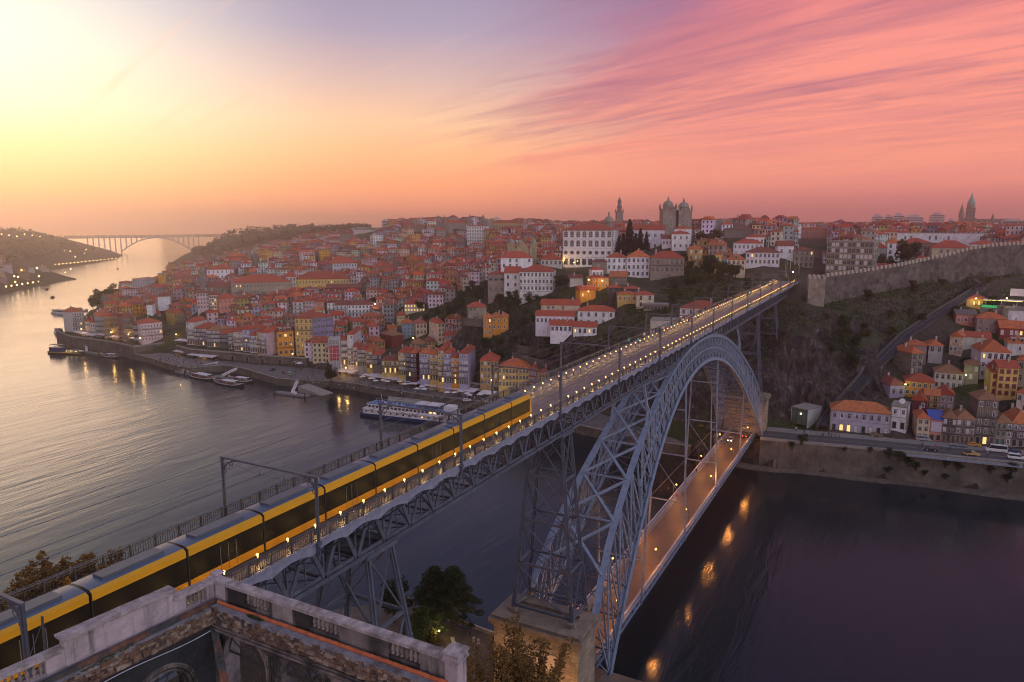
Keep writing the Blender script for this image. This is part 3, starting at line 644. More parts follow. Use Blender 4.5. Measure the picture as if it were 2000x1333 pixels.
def house(label, A, B, z0, z1, dep, roof='hip', rh=None, wc='white', rc='r', nf=None, nc=None, st='p', sides='', sc=None, sw=None, group=None, cat='house', name='house', sink=6.0,
          ww=1.1, wh=None, ground=None, balc='', band=False, chim=1, wall='plaster', lit=.015, attic=0, sash=None, rough=False, glowfront=0, ov=.45, hipf=1.0, ztop=None):
    A, B = Vector((A[0], A[1])), Vector((B[0], B[1])); w = (B-A).length; an = math.atan2(B.y-A.y, B.x-A.x); h = z1-z0; M = (A+B)/2
    r = thing(name, label, cat, (M.x, M.y, z0), an, group); n = Vector((-math.sin(an), math.cos(an)))
    cM = M+n*dep/2; FOOT.append((cM.x, cM.y, max(w, dep)*.52))
    wcol = COL[wc] if isinstance(wc, str) else wc; j = RNG.uniform(.9, 1.1); wcol = tuple(min(.8, v*j*RNG.uniform(.97, 1.03)) for v in wcol)
    rcol = ROOFC[rc] if isinstance(rc, str) else rc; j = RNG.uniform(.82, 1.15); rcol = tuple(v*j for v in rcol)
    rh = rh if rh is not None else .26*min(w, dep)+.4
    b = MB(); b.box(-w/2, 0, -sink, w/2, dep, h)
    if roof == 'gablef': b.add([(-w/2, 0, h), (w/2, 0, h), (0, 0, h+rh*.93), (-w/2, dep, h), (w/2, dep, h), (0, dep, h+rh*.93)], [(0,1,2), (4,3,5), (0,2,5,3), (1,4,5,2)])
    if roof == 'gable': b.add([(-w/2, 0, h), (-w/2, dep, h), (-w/2, dep/2, h+rh*.93), (w/2, 0, h), (w/2, dep, h), (w/2, dep/2, h+rh*.93)], [(1,0,2), (3,4,5), (0,3,5,2), (4,1,2,5)])
    if roof == 'mono': b.add([(-w/2, 0, h), (-w/2, dep, h), (-w/2, dep, h+rh*.95), (w/2, 0, h), (w/2, dep, h), (w/2, dep, h+rh*.95)], [(1,0,2), (3,4,5), (1,2,5,4), (0,3,5,2)])
    b.build('wall', MATS[wall], r, color=wcol)
    ro = roofmb(roof, w, dep, rh, ov, hipf).build('roof', MATS['roof_tile'] if roof != 'flat' else MATS['cornice_stone'], r, loc=(0, 0, h+.02 if roof in ('hip', 'flat') else h+.16), color=rcol)
    for i in range(chim):
        cx, cy = RNG.uniform(-.35, .35)*w, dep*RNG.uniform(.3, .75); c = MB(); c.box(cx-.35, cy-.25, rh*.2, cx+.35, cy+.25, rh+.9); c.box(cx-.42, cy-.32, rh+.9, cx+.42, cy+.32, rh+1.05)
        c.build('chimney', MATS['chimney_plaster'], ro)
    if attic:
        for i in range(attic):
            x = (i+.5)/attic*w*.8-w*.4; d = MB(); d.box(x-.8, .5, rh*.1, x+.8, dep*.35, rh*.1+1.5); d.box(x-1., .3, rh*.1+1.5, x+1., dep*.4, rh*.1+1.65); d.box(x-.5, .44, rh*.1+.35, x+.5, .49, rh*.1+1.3, 1)
            d.build('dormer', [MATS['chimney_plaster'], MATS['window_glass']], ro)
    nf = nf or max(1, round(h/3.2)); nc = nc or max(1, round(w/2.6)); fh = h/nf; wh = wh or min(1.9, fh*.56); ww = min(ww, w/nc*.7)
    def put(st_, x, z, y=0., rot=0., W_=ww, H_=wh): link('window', winmesh(st_, W_, H_), r, (x, y, z), rot)
    for fl in range(nf):
        z = fl*fh+(fh-wh)*.5; row = st[min(fl, len(st)-1)] if isinstance(st, (list, tuple)) else st
        for ci in range(nc):
            x = -w/2+(ci+.5)*w/nc
            if fl == 0 and ground:
                g = ground[ci % len(ground)]
                if g != '.': link('door', doormesh(min(1.5, w/nc*.72), min(2.7, fh*.85), g == 'l', {'d': 'door_wood', 's': 'shop_dark', 'l': 'door_wood', 'g': 'shutter_green', 'c': 'curtain'}.get(g, 'door_wood')), r, (x, 0, 0.02)); continue
            s_ = RNG.choice(row)
            if s_ == '.': continue
            if RNG.random() < lit and s_ not in 'aom': s_ = 'l'
            put(s_, x, z)
        for sd in sides:
            n2 = sc or max(1, round(dep/3.2))
            for ci in range(n2):
                s_ = RNG.choice(sw or (row if isinstance(row, str) else 'p'))
                if s_ == '.': continue
                put(s_, -w/2 if sd == 'L' else w/2, z, (ci+.5)*dep/n2, -pi/2 if sd == 'L' else pi/2)
        if fl and str(fl) in balc:
            q = MB(); zb = fl*fh+.05; q.box(-w/2+.15, -.75, zb-.14, w/2-.15, -.02, zb); q.box(-w/2+.15, -.75, zb+.85, w/2-.15, -.69, zb+.92); q.box(-w/2+.15, -.74, zb+.1, w/2-.15, -.70, zb+.15)
            k = -w/2+.15
            while k < w/2-.1: q.box(k-.02, -.74, zb, k+.02, -.70, zb+.86); k += .3
            q.build('balcony', MATS['balcony_iron'], r)
    if band:
        q = MB(); q.box(-w/2-.12, -.18, h-.55, w/2+.12, 0.0, h-.12)
        for fl in range(1, nf): q.box(-w/2-.04, -.08, fl*fh-.12, w/2+.04, 0., fl*fh+.08)
        for s in (-1, 1): q.box(s*w/2-.25, -.10, 0, s*w/2+.25, -.003, h-.55)
        q.build('stone_trim', MATS['cornice_stone'], r)
    return r
SPECS = []
KEEP = [(1296,1348,395,470,525,0),(1385,1490,420,470,515,0),(1180,1222,385,440,600,0),(988,1052,465,520,470,0),(918,946,415,445,870,0),(850,875,420,447,845,0),(480,505,485,520,810,0),(388,406,520,565,650,0),(1865,1910,395,440,1270,0),(1230,1300,445,500,500,0),(715,775,520,560,612,0)]   # sight lines to keep open
def H(label, pl, pr, pb, pe, pos, ang=0, dep=9, roof='hip', wc='white', rc='r', nf=None, nc=None, st='p', prh=None, **k):
    """plot by sight lines: left/right column, foot and eaves rows, distance (or ('z', level) with foot rows of both ends)"""
    if isinstance(pos, tuple):
        pbl, pbr = pb if isinstance(pb, tuple) else (pb, pb); a = atz(pl, pbl, pos[1]); c = atz(pr, pbr, pos[1])
    else:
        a = atd(pl, pb, pos); v = Vector((a.x-CAM.x, a.y-CAM.y)).normalized(); e = Vector((v.y, -v.x)); an = math.radians(ang)
        e = Vector((e.x*math.cos(an)+v.x*math.sin(an), e.y*math.cos(an)+v.y*math.sin(an))); q = ray(pr, pb); q = Vector((q.x, q.y)).normalized()
        # intersect a + e*s with cam + q*t
        dx_, dy_ = a.x-CAM.x, a.y-CAM.y; den = e.x*(-q.y)+e.y*q.x; s = (dx_*q.y-dy_*q.x)/den; c = Vector((a.x+e.x*s, a.y+e.y*s, a.z))
    D = math.hypot(a.x-CAM.x, a.y-CAM.y); z1 = atd(pl, pe, D).z
    rh = None
    if prh: rh = atd(pl, pe-prh, D).z-z1
    KEEP.append((pl, pr, pe-(prh or 6), (pb[0] if isinstance(pb, tuple) else pb)-2, D, 0 if k.get('group') in (G_C, G_U) or 'hilltop' in k.get('group', '') else .36))
    an = math.atan2(c.y-a.y, c.x-a.x); n = Vector((-math.sin(an), math.cos(an))); mid = Vector(((a.x+c.x)/2, (a.y+c.y)/2))
    ANCH.append((mid.x, mid.y, a.z-.3)); mm = mid+n*dep*.8; ANCH.append((mm.x, mm.y, a.z+.3))
    SPECS.append(dict(label=label, A=(a.x, a.y), B=(c.x, c.y), z0=a.z, z1=z1, dep=dep, roof=roof, rh=rh, wc=wc, rc=rc, nf=nf, nc=nc, st=st, **k))
# ---------------------------------------------------------------- placement tables: houses one can point at
G_R = 'houses on the slope beside the cliff'; G_Q = 'houses along the riverside wall'; G_C = 'houses on the hill below the cathedral'; G_U = 'buildings above the town wall'
def tables():
    # right-hand slope, roadside row
    z = ('z', 10.5)
    H('long two storey lavender house with orange hipped roofs and lit doors on the river road', 1621, 1737, (840, 851), 799, z, 0, 10, 'hip', 'lav', 'b', 2, 8, 'pw', 15, ground='sllcscsc', band=True, sides='L', sc=3, sw='.', group=G_R, chim=0)
    H('narrow white two storey house with flat roof and white satellite dish', 1738, 1770, 836, 791, 302, -6, 8, 'flat', 'white', 'g', 2, 2, 'w', ground='ss', group=G_R, band=True, chim=0)
    H('small cream house with orange hipped roof between the maroon gable and the white panel', 1789, 1813, (857, 859), 816, z, 0, 9, 'hip', 'cream', 'o', 3, 2, 'p', 11, group=G_R)
    H('red brick house under a bright blue tarpaulin roof with a blank white panel', 1813, 1838, (859, 861), 819, z, 0, 9, 'gable', 'rose', 't', 3, 2, '.', 14, ground='ss', group=G_R, chim=0)
    H('brown balconied house with tan roof right of the white panel', 1838, 1865, (861, 864), 815, z, 0, 9, 'hip', 'brown', 'w', 3, 3, 'cpd', 13, ground='dsd', balc='12', group=G_R)
    H('grey balconied house with tan roof left of the tall maroon sided house', 1865, 1901, (864, 867), 817, z, 0, 9, 'hip', 'mauve', 'w', 3, 4, 'cpw', 16, ground='ddds', balc='12', group=G_R)
    H('tall five storey balconied house with dark maroon side wall and tan roof', 1902, 1942, (866, 869), 779, z, 0, 10, 'hip', 'brown', 'w', 5, 3, 'wp', 14, ground='sld', balc='123', group=G_R, sides='')
    H('roadside house with brown tiled roof and green shutters left of the brightest orange roof', 1942, 1973, (869, 871), 824, z, 0, 9, 'hip', 'stone', 'w', 3, 3, 'gw', 14, ground='gg.', balc='2', group=G_R)
    H('roadside house at the right edge with a bright orange roof and laundry on its balcony', 1973, 2012, (871, 874), 826, z, 0, 12, 'hip', 'mauve', 'b', 3, 3, 'dw', 23, ground='sss', balc='12', group=G_R)
    # second tier
    H('maroon gabled house with pale green side wall and red tiled roof', 1780, 1808, 812, 781, 309, -4, 13, 'gablef', 'maroon', 'r', 2, 2, 'c.w', 12, group=G_R)
    H('lavender house with cream side wall and dark red roof beneath the funicular', 1737, 1766, 777, 752, 322, 30, 14, 'hip', 'lav', 'd', 1, 2, 'p', 12, sides='L', sc=3, sw='p', group=G_R)
    H('orange ochre two storey house with ten windows and a red hipped roof', 1766, 1823, 772, 743, 326, 4, 10, 'hip', 'orange', 'r', 2, 5, 'w', 13, group=G_R, ww=1.3)
    H('half white half brown house with wide tan roof and boarded windows', 1823, 1879, 758, 726, 337, 4, 10, 'hip', 'pale', 'w', 2, 5, 'pps', 14, group=G_R)
    H('ochre house with open balconies and bare roof timbers', 1803, 1832, 808, 771, 312, 0, 9, 'gable', 'ochre', 'b', 3, 2, 'd', 9, balc='12', group=G_R)
    H('mauve gabled house with four white framed windows', 1833, 1862, 803, 770, 314, 6, 10, 'gablef', 'mauve', 'r', 2, 2, 'w', 10, group=G_R)
    H('tall yellow house with maroon shutters and stepped red roof', 1945, 1985, 774, 718, 330, 18, 9, 'gable', 'yellow', 'r', 4, 3, 'm', 12, sides='L', sc=1, sw='.m', group=G_R, ww=1.3)
    H('low yellow wing with red roof attached left of the tall yellow house', 1932, 1946, 772, 727, 331, 18, 7, 'mono', 'yellow', 'r', 3, 1, 'm', 8, group=G_R)
    H('pale grey house cut by the right edge above the bright orange roof', 1981, 2015, 822, 766, 318, -10, 12, 'hip', 'pale', 'o', 3, 3, '.p', 8, group=G_R)
    # third tier
    H('square stone house with flat faced corner and red roof nearest the funicular', 1778, 1800, 732, 690, 340, 40, 12, 'hip', 'stone', 'o', 3, 2, 'd', 11, sides='L', sc=3, sw='p.', group=G_R, wall='rubble_stone')
    H('brown house with orange roof close behind the square stone house', 1766, 1808, 705, 673, 350, 6, 9, 'hip', 'mauve', 'o', 2, 3, '.d', 8, group=G_R)
    H('narrow grey house with peaked orange roof and two dark windows', 1812, 1840, 703, 674, 352, 12, 9, 'hip', 'grey', 'o', 2, 2, 'd.', 9, group=G_R, sides='L', sc=1)
    H('pale stone gable end house with blue washing below its window', 1853, 1878, 688, 657, 360, -6, 12, 'gablef', 'cream', 'o', 2, 3, 'w.', 8, group=G_R, wall='rubble_stone')
    H('white fronted house with tall red corrugated side wall and big orange roof', 1912, 1970, 736, 686, 343, 14, 15, 'hip', 'white', 'o', 3, 5, ['w', 'w', 'd'], 21, group=G_R)
    H('small house with brown roof tucked before the red corrugated wall', 1881, 1910, 742, 711, 338, 0, 8, 'hip', 'stone', 'w', 2, 3, 'c.', 8, group=G_R)
    H('dark red house with orange roof and a white window band', 1952, 2008, 657, 641, 375, 10, 10, 'gable', 'red', 'o', 1, 6, 'cc.', 13, group=G_R, sides='')
    H('rose brick house with dark grey roof and white windows', 1866, 1906, 633, 614, 386, 12, 9, 'gable', 'rose', 'g', 1, 3, 'w', 8, group=G_R)
    H('red walled house with orange roof and pale ground floor', 1906, 1964, 648, 621, 381, 8, 9, 'hip', 'mauve', 'o', 2, 4, 'wp.', 11, group=G_R)
    H('small yellow restaurant house with flat pink red roof and lamps', 1887, 1926, 600, 583, 405, 8, 10, 'hip', 'yellow', 'p', 1, 4, 'l.d', 7, group=G_R)
    H('plain white house wall at the right with dark roof behind', 1968, 2004, 628, 606, 393, 16, 9, 'mono', 'white', 'g', 1, 2, '.', 4, group=G_R)
    H('low house with orange roof and two skylights right of the red corrugated wall', 1966, 2006, 690, 669, 362, 8, 10, 'hip', 'pale', 'o', 1, 4, 'wc', 12, group=G_R, attic=2)
    H('cream house at the right edge with orange roof behind the tall yellow house', 1983, 2014, 748, 702, 339, -4, 10, 'hip', 'stone', 'o', 2, 2, 'd', 9, group=G_R)
    H('low house with long red roof behind the pale stone gable', 1880, 1934, 674, 658, 366, 8, 8, 'gable', 'pale', 'r', 1, 4, '.', 9, group=G_R)
    # above the town wall
    H('white peeling three storey house left of the long stone convent', 1731, 1757, 510, 475, 470, 8, 10, 'hip', 'white', 'o', 3, 2, 'd', 9, group=G_U)
    H('long bare stone convent wing with red roof behind the tree', 1757, 1818, 508, 475, 476, 6, 14, 'hip', 'stone', 'r', 2, 7, 'd', 10, group=G_U)
    H('cream convent building with arched windows and a strip of blue scaffold net', 1818, 1895, 512, 484, 466, 8, 14, 'hip', 'cream', 'r', 2, 6, ['p', '.aaa'], 14, group=G_U)
    H('bright white convent end block with two groups of tall windows', 1895, 1947, 506, 477, 470, 4, 16, 'hip', 'white', 'r', 2, 7, ['.', 'ddd.ddd'], 8, group=G_U, sides='')
    H('long grey convent range with red roof running off the right edge', 1947, 2030, 500, 478, 478, 4, 14, 'hip', 'stone', 'r', 1, 8, 'd', 9, group=G_U)
    H('long white modern hall with dark glazed upper storey', 1750, 1922, 473, 456, 625, -4, 24, 'flat', 'white', 'g', 1, 14, 'd.', group=G_U, chim=0, wh=2.4)
    H('cream old house with red roof at the left end of the white modern hall', 1723, 1752, 472, 453, 610, 0, 14, 'hip', 'cream', 'r', 2, 4, 'd', 7, group=G_U)
    H('small house with red gable roof just behind the town wall', 1707, 1745, 533, 522, 442, 6, 8, 'gable', 'stone', 'r', 1, 3, '.', 7, group=G_U)
    H('tiny white house with red roof behind the merlons', 1790, 1808, 517, 503, 450, 6, 6, 'hip', 'white', 'r', 1, 2, 'd', 5, group=G_U)
    H('house with wide red roof at the skyline right', 1954, 2000, 474, 466, 580, 0, 14, 'hip', 'grey', 'r', 1, 5, 'd', 9, group=G_U)
    H('house with double red roof behind the flat block', 1697, 1730, 508, 484, 462, 0, 12, 'hip', 'grey', 'r', 2, 3, '.', 12, group=G_U)
    # centre: cathedral hill
    H('white wing of the palace with red roof and stone framed windows behind the cedars', 1225, 1297, 490, 450, 508, 2, 14, 'gable', 'white', 'r', 2, 6, ['p', 'a'], 10, group=G_C, ww=1.6)
    H('white house with red roof below the cathedral towers', 1312, 1346, 488, 457, 480, 6, 11, 'hip', 'white', 'r', 2, 3, 'p', 7, group=G_C)
    H('white upper house with small red pyramid roof behind the cathedral house', 1318, 1350, 466, 447, 492, 6, 9, 'hip', 'white', 'r', 1, 2, 'd', 6, group=G_C)
    H('low white house with brown roof left of the cathedral house', 1293, 1313, 482, 467, 486, 2, 9, 'gable', 'white', 'd', 1, 3, 'd', 8, group=G_C)
    H('white two storey row house with red roof below the cedars', 1185, 1224, 528, 503, 432, 0, 12, 'hip', 'white', 'r', 2, 4, 'd', 10, group=G_C)
    H('white four storey row house with raised attic windows below the cedars', 1224, 1268, 541, 502, 430, 0, 12, 'hip', 'white', 'o', 3, 5, 'd', 13, group=G_C)
    H('long brown stone house with red roof right of the white row', 1270, 1336, 534, 504, 426, 4, 12, 'hip', 'stone', 'r', 2, 7, 'pd', 13, group=G_C, balc='1')
    H('ochre stacked house with orange roofs above the trees', 1344, 1372, 520, 486, 438, 8, 9, 'hip', 'ochre', 'o', 3, 3, 'dc', 7, group=G_C)
    H('brown house with pale patches left of the yellow narrow house', 1374, 1395, 528, 500, 432, 4, 9, 'hip', 'brown', 'd', 3, 2, 'cd', 5, group=G_C)
    H('narrow yellow three storey house beside the pale blue one', 1395, 1408, 532, 497, 426, 0, 9, 'hip', 'yellow', 'o', 2, 1, 'd', 5, group=G_C)
    H('narrow pale blue house beside the yellow one', 1408, 1419, 530, 505, 427, 0, 9, 'hip', 'blue', 'o', 2, 2, 'd', 4, group=G_C)
    H('cream house with orange roof and dormer right of the pale blue house', 1419, 1455, 530, 507, 428, 2, 10, 'hip', 'cream', 'o', 2, 4, 'd', 12, group=G_C, attic=1)
    H('long white house with dark tiled roof above the bridge head', 1456, 1522, 517, 493, 440, 0, 14, 'hip', 'white', 'd', 2, 8, 'd', 10, group=G_C)
    H('white upper range with red roofs behind the dark roofed house', 1432, 1490, 490, 475, 470, 0, 12, 'hip', 'white', 'r', 1, 7, 'a', 8, group=G_C)
    H('white pavilion with raised red hipped roof at the top of the range', 1456, 1492, 480, 463, 476, 0, 10, 'hip', 'white', 'r', 1, 4, 'd', 6, group=G_C)
    H('white house with gabled dark roof near the street above the bridge', 1518, 1550, 500, 481, 455, 8, 11, 'gable', 'white', 'd', 1, 2, 'd', 10, group=G_C)
    H('brown street house with red roof beyond the bridge head', 1551, 1588, 522, 489, 452, 10, 12, 'hip', 'stone', 'd', 3, 4, 'd', 7, group=G_C)
    H('orange lit house on the steps with red roof', 1171, 1189, 563, 543, 386, 40, 11, 'hip', 'orange', 'r', 2, 2, 'w', 4, sides='L', sc=4, sw='w', group=G_C)
    H('small white tower house with three dark openings behind the orange lit house', 1156, 1178, 545, 527, 397, 14, 7, 'hip', 'white', 'r', 1, 3, 'd', 6, group=G_C)
    H('low orange house with sloping red roof below the orange lit house', 1133, 1163, 585, 568, 377, 16, 9, 'gable', 'orange', 'r', 1, 3, 'l.w', 8, group=G_C)
    H('low white walled shed with dark red roof right of the seminary', 1113, 1138, 556, 544, 402, 10, 10, 'gable', 'pale', 'd', 1, 1, '.', 6, group=G_C)
    H('stone house with bright orange roof above the retaining wall', 1190, 1222, 556, 541, 402, -6, 10, 'gable', 'stone', 'b', 1, 2, '.', 10, group=G_C, wall='rubble_stone')
    H('blank grey stone house between the palace and the white row', 1156, 1185, 534, 511, 428, 0, 9, 'hip', 'stone', 'd', 2, 2, '.', 4, group=G_C)
    H('white house with dark slate side and small red roof', 1190, 1216, 574, 562, 373, 10, 8, 'hip', 'dark', 'r', 1, 2, 'o', 5, group=G_C)
    H('dark slate house with round windows and two red roofs', 1220, 1250, 578, 564, 371, 4, 8, 'hip', 'dark', 'r', 1, 2, 'o', 5, group=G_C)
    H('long low yellow house before the slate houses', 1206, 1243, 591, 574, 365, 4, 8, 'hip', 'yellow', 'o', 1, 4, 'w', 4, group=G_C)
    H('cream four windowed house at the right end of the yellow row', 1243, 1277, 601, 576, 360, 8, 9, 'hip', 'cream', 'r', 2, 2, 'd', 7, group=G_C)
    H('low ruined stone house with a row of openings', 1257, 1306, 606, 595, 356, 2, 7, 'flat', 'stone', 'g', 1, 9, 'd', group=G_C, chim=0, wall='rubble_stone')
    H('white house with red hipped roof close to the bridge railing', 1327, 1402, 630, 601, 330, -12, 12, 'hip', 'white', 'r', 2, 5, 'p', 13, sides='L', sc=1, sw='.', group=G_C)
    H('flat roofed white house with yellow and black writing on its wall', 1270, 1326, 648, 626, 318, -6, 10, 'flat', 'pale', 'g', 1, 4, '.', group=G_C, chim=0)
    H('large white three storey seminary with red roof and stone bands', 1014, 1080, 582, 530, 410, -8, 16, 'hip', 'white', 'r', 4, 9, ['.', 'p', 'p', 'p'], 12, sides='R', sc=3, group=G_C, band=True, chim=0)
    H('plain white wing left of the seminary', 985, 1014, 578, 534, 424, -8, 14, 'gable', 'white', 'r', 3, 2, ['.', 'd', 'd'], 12, group=G_C, chim=0)
    H('grey seminary gallery with open arches at its foot', 953, 986, 574, 536, 428, -6, 10, 'hip', 'stone', 'r', 2, 3, ['a', 'p'], 6, group=G_C, chim=0, ww=2.4)
    H('white house wrapped in scaffolding behind the seminary', 978, 1040, 524, 504, 455, 0, 12, 'hip', 'white', 'r', 2, 5, 'd.', 12, group=G_C)
    H('house with wide red roof left of the palace', 1056, 1098, 520, 507, 462, 0, 14, 'hip', 'pale', 'r', 1, 5, 'd', 14, group=G_C)
    H('small cottage with red roof alone on the green terrace', 915, 950, 608, 600, 402, 4, 8, 'hip', 'stone', 'r', 1, 4, 'd.', 9, group=G_C)
    H('orange house of three roofs on the green slope', 944, 961, 655, 621, 386, 0, 9, 'hip', 'orange', 'b', 3, 2, 'w', 8, group=G_C)
    H('middle orange house of the row of three roofs', 961, 978, 645, 619, 387, 0, 9, 'hip', 'orange', 'b', 2, 2, 'w', 7, group=G_C)
    H('right orange house of the row of three roofs', 978, 993, 645, 619, 388, 0, 9, 'hip', 'orange', 'b', 2, 1, 'w', 6, group=G_C)
    H('long stained cream house with red roof, top of the white terraced group', 1057, 1132, 614, 596, 367, -4, 9, 'gable', 'cream', 'r', 2, 8, 'p.', 10, group=G_C)
    H('long white house with red roof, middle of the terraced group', 1046, 1120, 634, 617, 356, -8, 8, 'gable', 'white', 'r', 1, 9, 'p', 9, group=G_C)
    H('big white house with red roof, right of the terraced group', 1128, 1200, 636, 607, 359, -4, 11, 'hip', 'white', 'r', 2, 5, 'p', 9, group=G_C)
    H('low white house with red roof, lower left of the terraced group', 1075, 1117, 648, 636, 347, -4, 8, 'gable', 'white', 'r', 1, 5, 'd', 9, group=G_C)
    H('low white house with a lit yellow window, lower right of the terraced group', 1119, 1165, 653, 639, 345, -4, 8, 'gable', 'white', 'r', 1, 5, 'dl', 9, group=G_C)
    # far left and middle landmarks
    H('long grey stone exchange palace with rows of windows and arched doors', 454, 570, 592, 553, 640, -3, 30, 'hip', 'stone', 'r', 3, 17, ['a', 'p', 'p'], 14, group='large old buildings of the lower town', band=True, lit=.12, chim=0)
    H('long yellow building with red roof right of the grey exchange palace', 578, 682, 570, 546, 650, -4, 22, 'hip', 'yellow', 'r', 2, 17, 'p', 14, group='large old buildings of the lower town', lit=.12)
    H('white end pavilion of the long yellow building', 560, 579, 572, 541, 648, 0, 20, 'hip', 'pale', 'r', 3, 3, 'd', 12, group='large old buildings of the lower town')
    H('dark red iron market hall with low roof', 637, 706, 577, 563, 610, -4, 20, 'gable', 'red', 'd', 1, 12, 'd', 6, group='large old buildings of the lower town', chim=0)
    H('white church range with red roof left of the exchange palace', 405, 456, 546, 527, 730, -6, 24, 'hip', 'white', 'r', 2, 6, 'd', 10, group='large old buildings of the lower town')
    H('dark stone church nave with low red roof', 392, 455, 580, 562, 650, -4, 26, 'gable', 'brown', 'd', 1, 5, 'd', 8, group='large old buildings of the lower town')
    H('long church with red roof and pale walls below the twin belfries', 443, 492, 522, 510, 810, -4, 18, 'gable', 'pale', 'r', 1, 5, 'd', 9, group='large old buildings of the lower town')
    H('tall orange ochre customs block at the riverside far left', 310, 326, 566, 537, 900, 0, 22, 'flat', 'orange', 'g', 3, 3, '.', group='large old buildings of the lower town', chim=0)
    H('lower ochre block right of the tall customs block', 327, 343, 567, 553, 905, 0, 22, 'flat', 'ochre', 'g', 2, 3, '.', group='large old buildings of the lower town', chim=0)
    H('white warehouse with pale red roof beside the customs blocks', 344, 378, 566, 549, 900, 0, 26, 'gable', 'white', 'p', 2, 6, 'd', 14, group='large old buildings of the lower town', chim=0)
    H('tall narrow white house standing above the hillside roofs', 594, 604, 530, 500, 780, 0, 14, 'hip', 'white', 'r', 4, 2, 'd', 3, group='tall hillside houses')
    H('narrow yellow gabled house beside the tall narrow white one', 605, 616, 528, 501, 780, 0, 14, 'gablef', 'yellow', 'd', 3, 2, 'd', 4, group='tall hillside houses')
    H('long white house with red roof on the middle slope', 640, 698, 532, 515, 740, 0, 18, 'hip', 'white', 'r', 2, 10, 'd', 12, group='tall hillside houses')
    H('cream town house with rounded gable', 410, 428, 604, 577, 560, -2, 14, 'gablef', 'cream', 'd', 4, 4, 'd', 8, group='tall hillside houses')
    H('pale pink town house left of the rounded gable', 386, 409, 604, 573, 562, -2, 14, 'hip', 'pink', 'd', 4, 4, 'p', 5, group='tall hillside houses')
    H('terracotta house with red roof right of the rounded gable', 429, 470, 608, 584, 556, 20, 14, 'hip', 'rose', 'r', 2, 5, 'p', 9, group='tall hillside houses', sides='L')
    H('white gabled chapel front among the left roofs', 287, 298, 610, 596, 610, -8, 18, 'gablef', 'white', 'd', 1, 1, '.', 6, group='tall hillside houses')
    H('white gabled warehouse front with three openings among the left roofs', 309, 333, 594, 580, 650, -4, 30, 'gablef', 'white', 'd', 1, 3, '.', 9, group='tall hillside houses')
    H('four storey white house with curved gable and balconies mid slope', 573, 592, 620, 591, 542, -4, 11, 'gablef', 'white', 'r', 4, 2, 'p', 6, balc='123', group='tall hillside houses')
    H('grey pink house with glazed attic mid slope', 592, 616, 612, 588, 546, -4, 12, 'hip', 'pink', 'r', 3, 4, 'p', 8, group='tall hillside houses')
    H('terracotta house with dark side mid slope', 616, 634, 612, 590, 546, -4, 12, 'hip', 'rose', 'r', 3, 2, 'w', 8, group='tall hillside houses')
    H('narrow white gabled house right of the terracotta one', 640, 656, 614, 592, 544, -4, 12, 'gablef', 'white', 'd', 3, 2, 'p', 6, balc='1', group='tall hillside houses')
    H('white house with dark red roof and balconies mid slope', 656, 679, 619, 597, 540, -4, 12, 'gable', 'white', 'd', 3, 3, 'p', 9, balc='12', group='tall hillside houses')
    H('long white house with dark top floor and lit gable', 680, 728, 620, 596, 540, -4, 13, 'hip', 'white', 'd', 3, 7, 'ppd', 8, balc='1', group='tall hillside houses')
    H('tall white office grid with dark windows on the hilltop', 912, 950, 474, 442, 800, -8, 24, 'hip', 'white', 'r', 5, 8, 'd', 3, group='hilltop buildings', lit=0)
    H('long yellow hilltop palace with red roof and tall windows', 953, 1024, 453, 436, 900, 4, 24, 'hip', 'ochre', 'r', 1, 14, 'a', 6, group='hilltop buildings', wh=6, ww=2.2, chim=0)
    H('stone hilltop house with long red roof at the monastery', 858, 912, 446, 436, 880, -4, 24, 'hip', 'stone', 'r', 1, 8, 'd', 7, group='hilltop buildings')
    H('red roofed convent on the hilltop left of the twin spires', 786, 830, 452, 442, 880, -4, 24, 'hip', 'brown', 'r', 1, 7, 'd', 8, group='hilltop buildings')
    H('pink apartment house with many windows beyond the bridge head', 1563, 1620, 466, 447, 760, 0, 20, 'hip', 'rose', 'r', 4, 10, 'p', 4, group='hilltop buildings')
    # riverside: left bastion row (ground about 9 m)
    def R(n, pl, pr, pb, pe, D, wc, rc, nf, nc, st='wc', ang=-6, dep=14, roof='hip', prh=8, **k):
        k.setdefault('balc', '123'); q_ = atz(pl, pb, k.pop('zl', 9.4)); D = math.hypot(q_.x-CAM.x, q_.y-CAM.y); H(n, pl, pr, pb, pe, D, ang, dep, roof, wc, rc, nf, nc, st, prh, group=G_Q, **k)
    R('tall white balconied house at the left tip of the river wall', 143, 167, 648, 610, 612, 'pale', 'o', 4, 5, 'wp', 24)
    R('low cream house second from the left tip of the river wall', 168, 178, 655, 628, 600, 'cream', 'r', 2, 3, 'p')
    R('low white house with maroon edge third from the left tip', 178, 187, 656, 630, 598, 'white', 'r', 2, 2, 'p')
    R('windowless grey house above the bastion wall', 187, 205, 658, 618, 595, 'grey', 'o', 4, 2, '.', dep=26)
    R('ochre house above the bastion wall', 205, 219, 660, 619, 590, 'ochre', 'r', 4, 3, 'p')
    R('yellow brown house with wide eaves above the bastion wall', 219, 233, 662, 618, 586, 'ochre', 'd', 4, 3, 'd')
    R('pink brown narrow house above the bastion wall', 233, 240, 664, 624, 580, 'rose', 'd', 4, 1, 'd')
    R('brown house with dark balconies above the bastion wall', 240, 262, 666, 620, 576, 'brown', 'd', 4, 4, 'dp')
    R('dark green fronted house with white windows above the bastion wall', 262, 277, 668, 634, 570, 'dark', 'd', 3, 4, 'w')
    R('pale pink corner house with stepped upper floors at the wall end', 277, 319, 670, 632, 562, 'pink', 'r', 3, 7, 'w', ang=14, sides='L', sc=3)
    R('pink penthouse block behind the pale pink corner house', 298, 320, 636, 615, 572, 'pink', 'r', 2, 3, 'w', balc='')
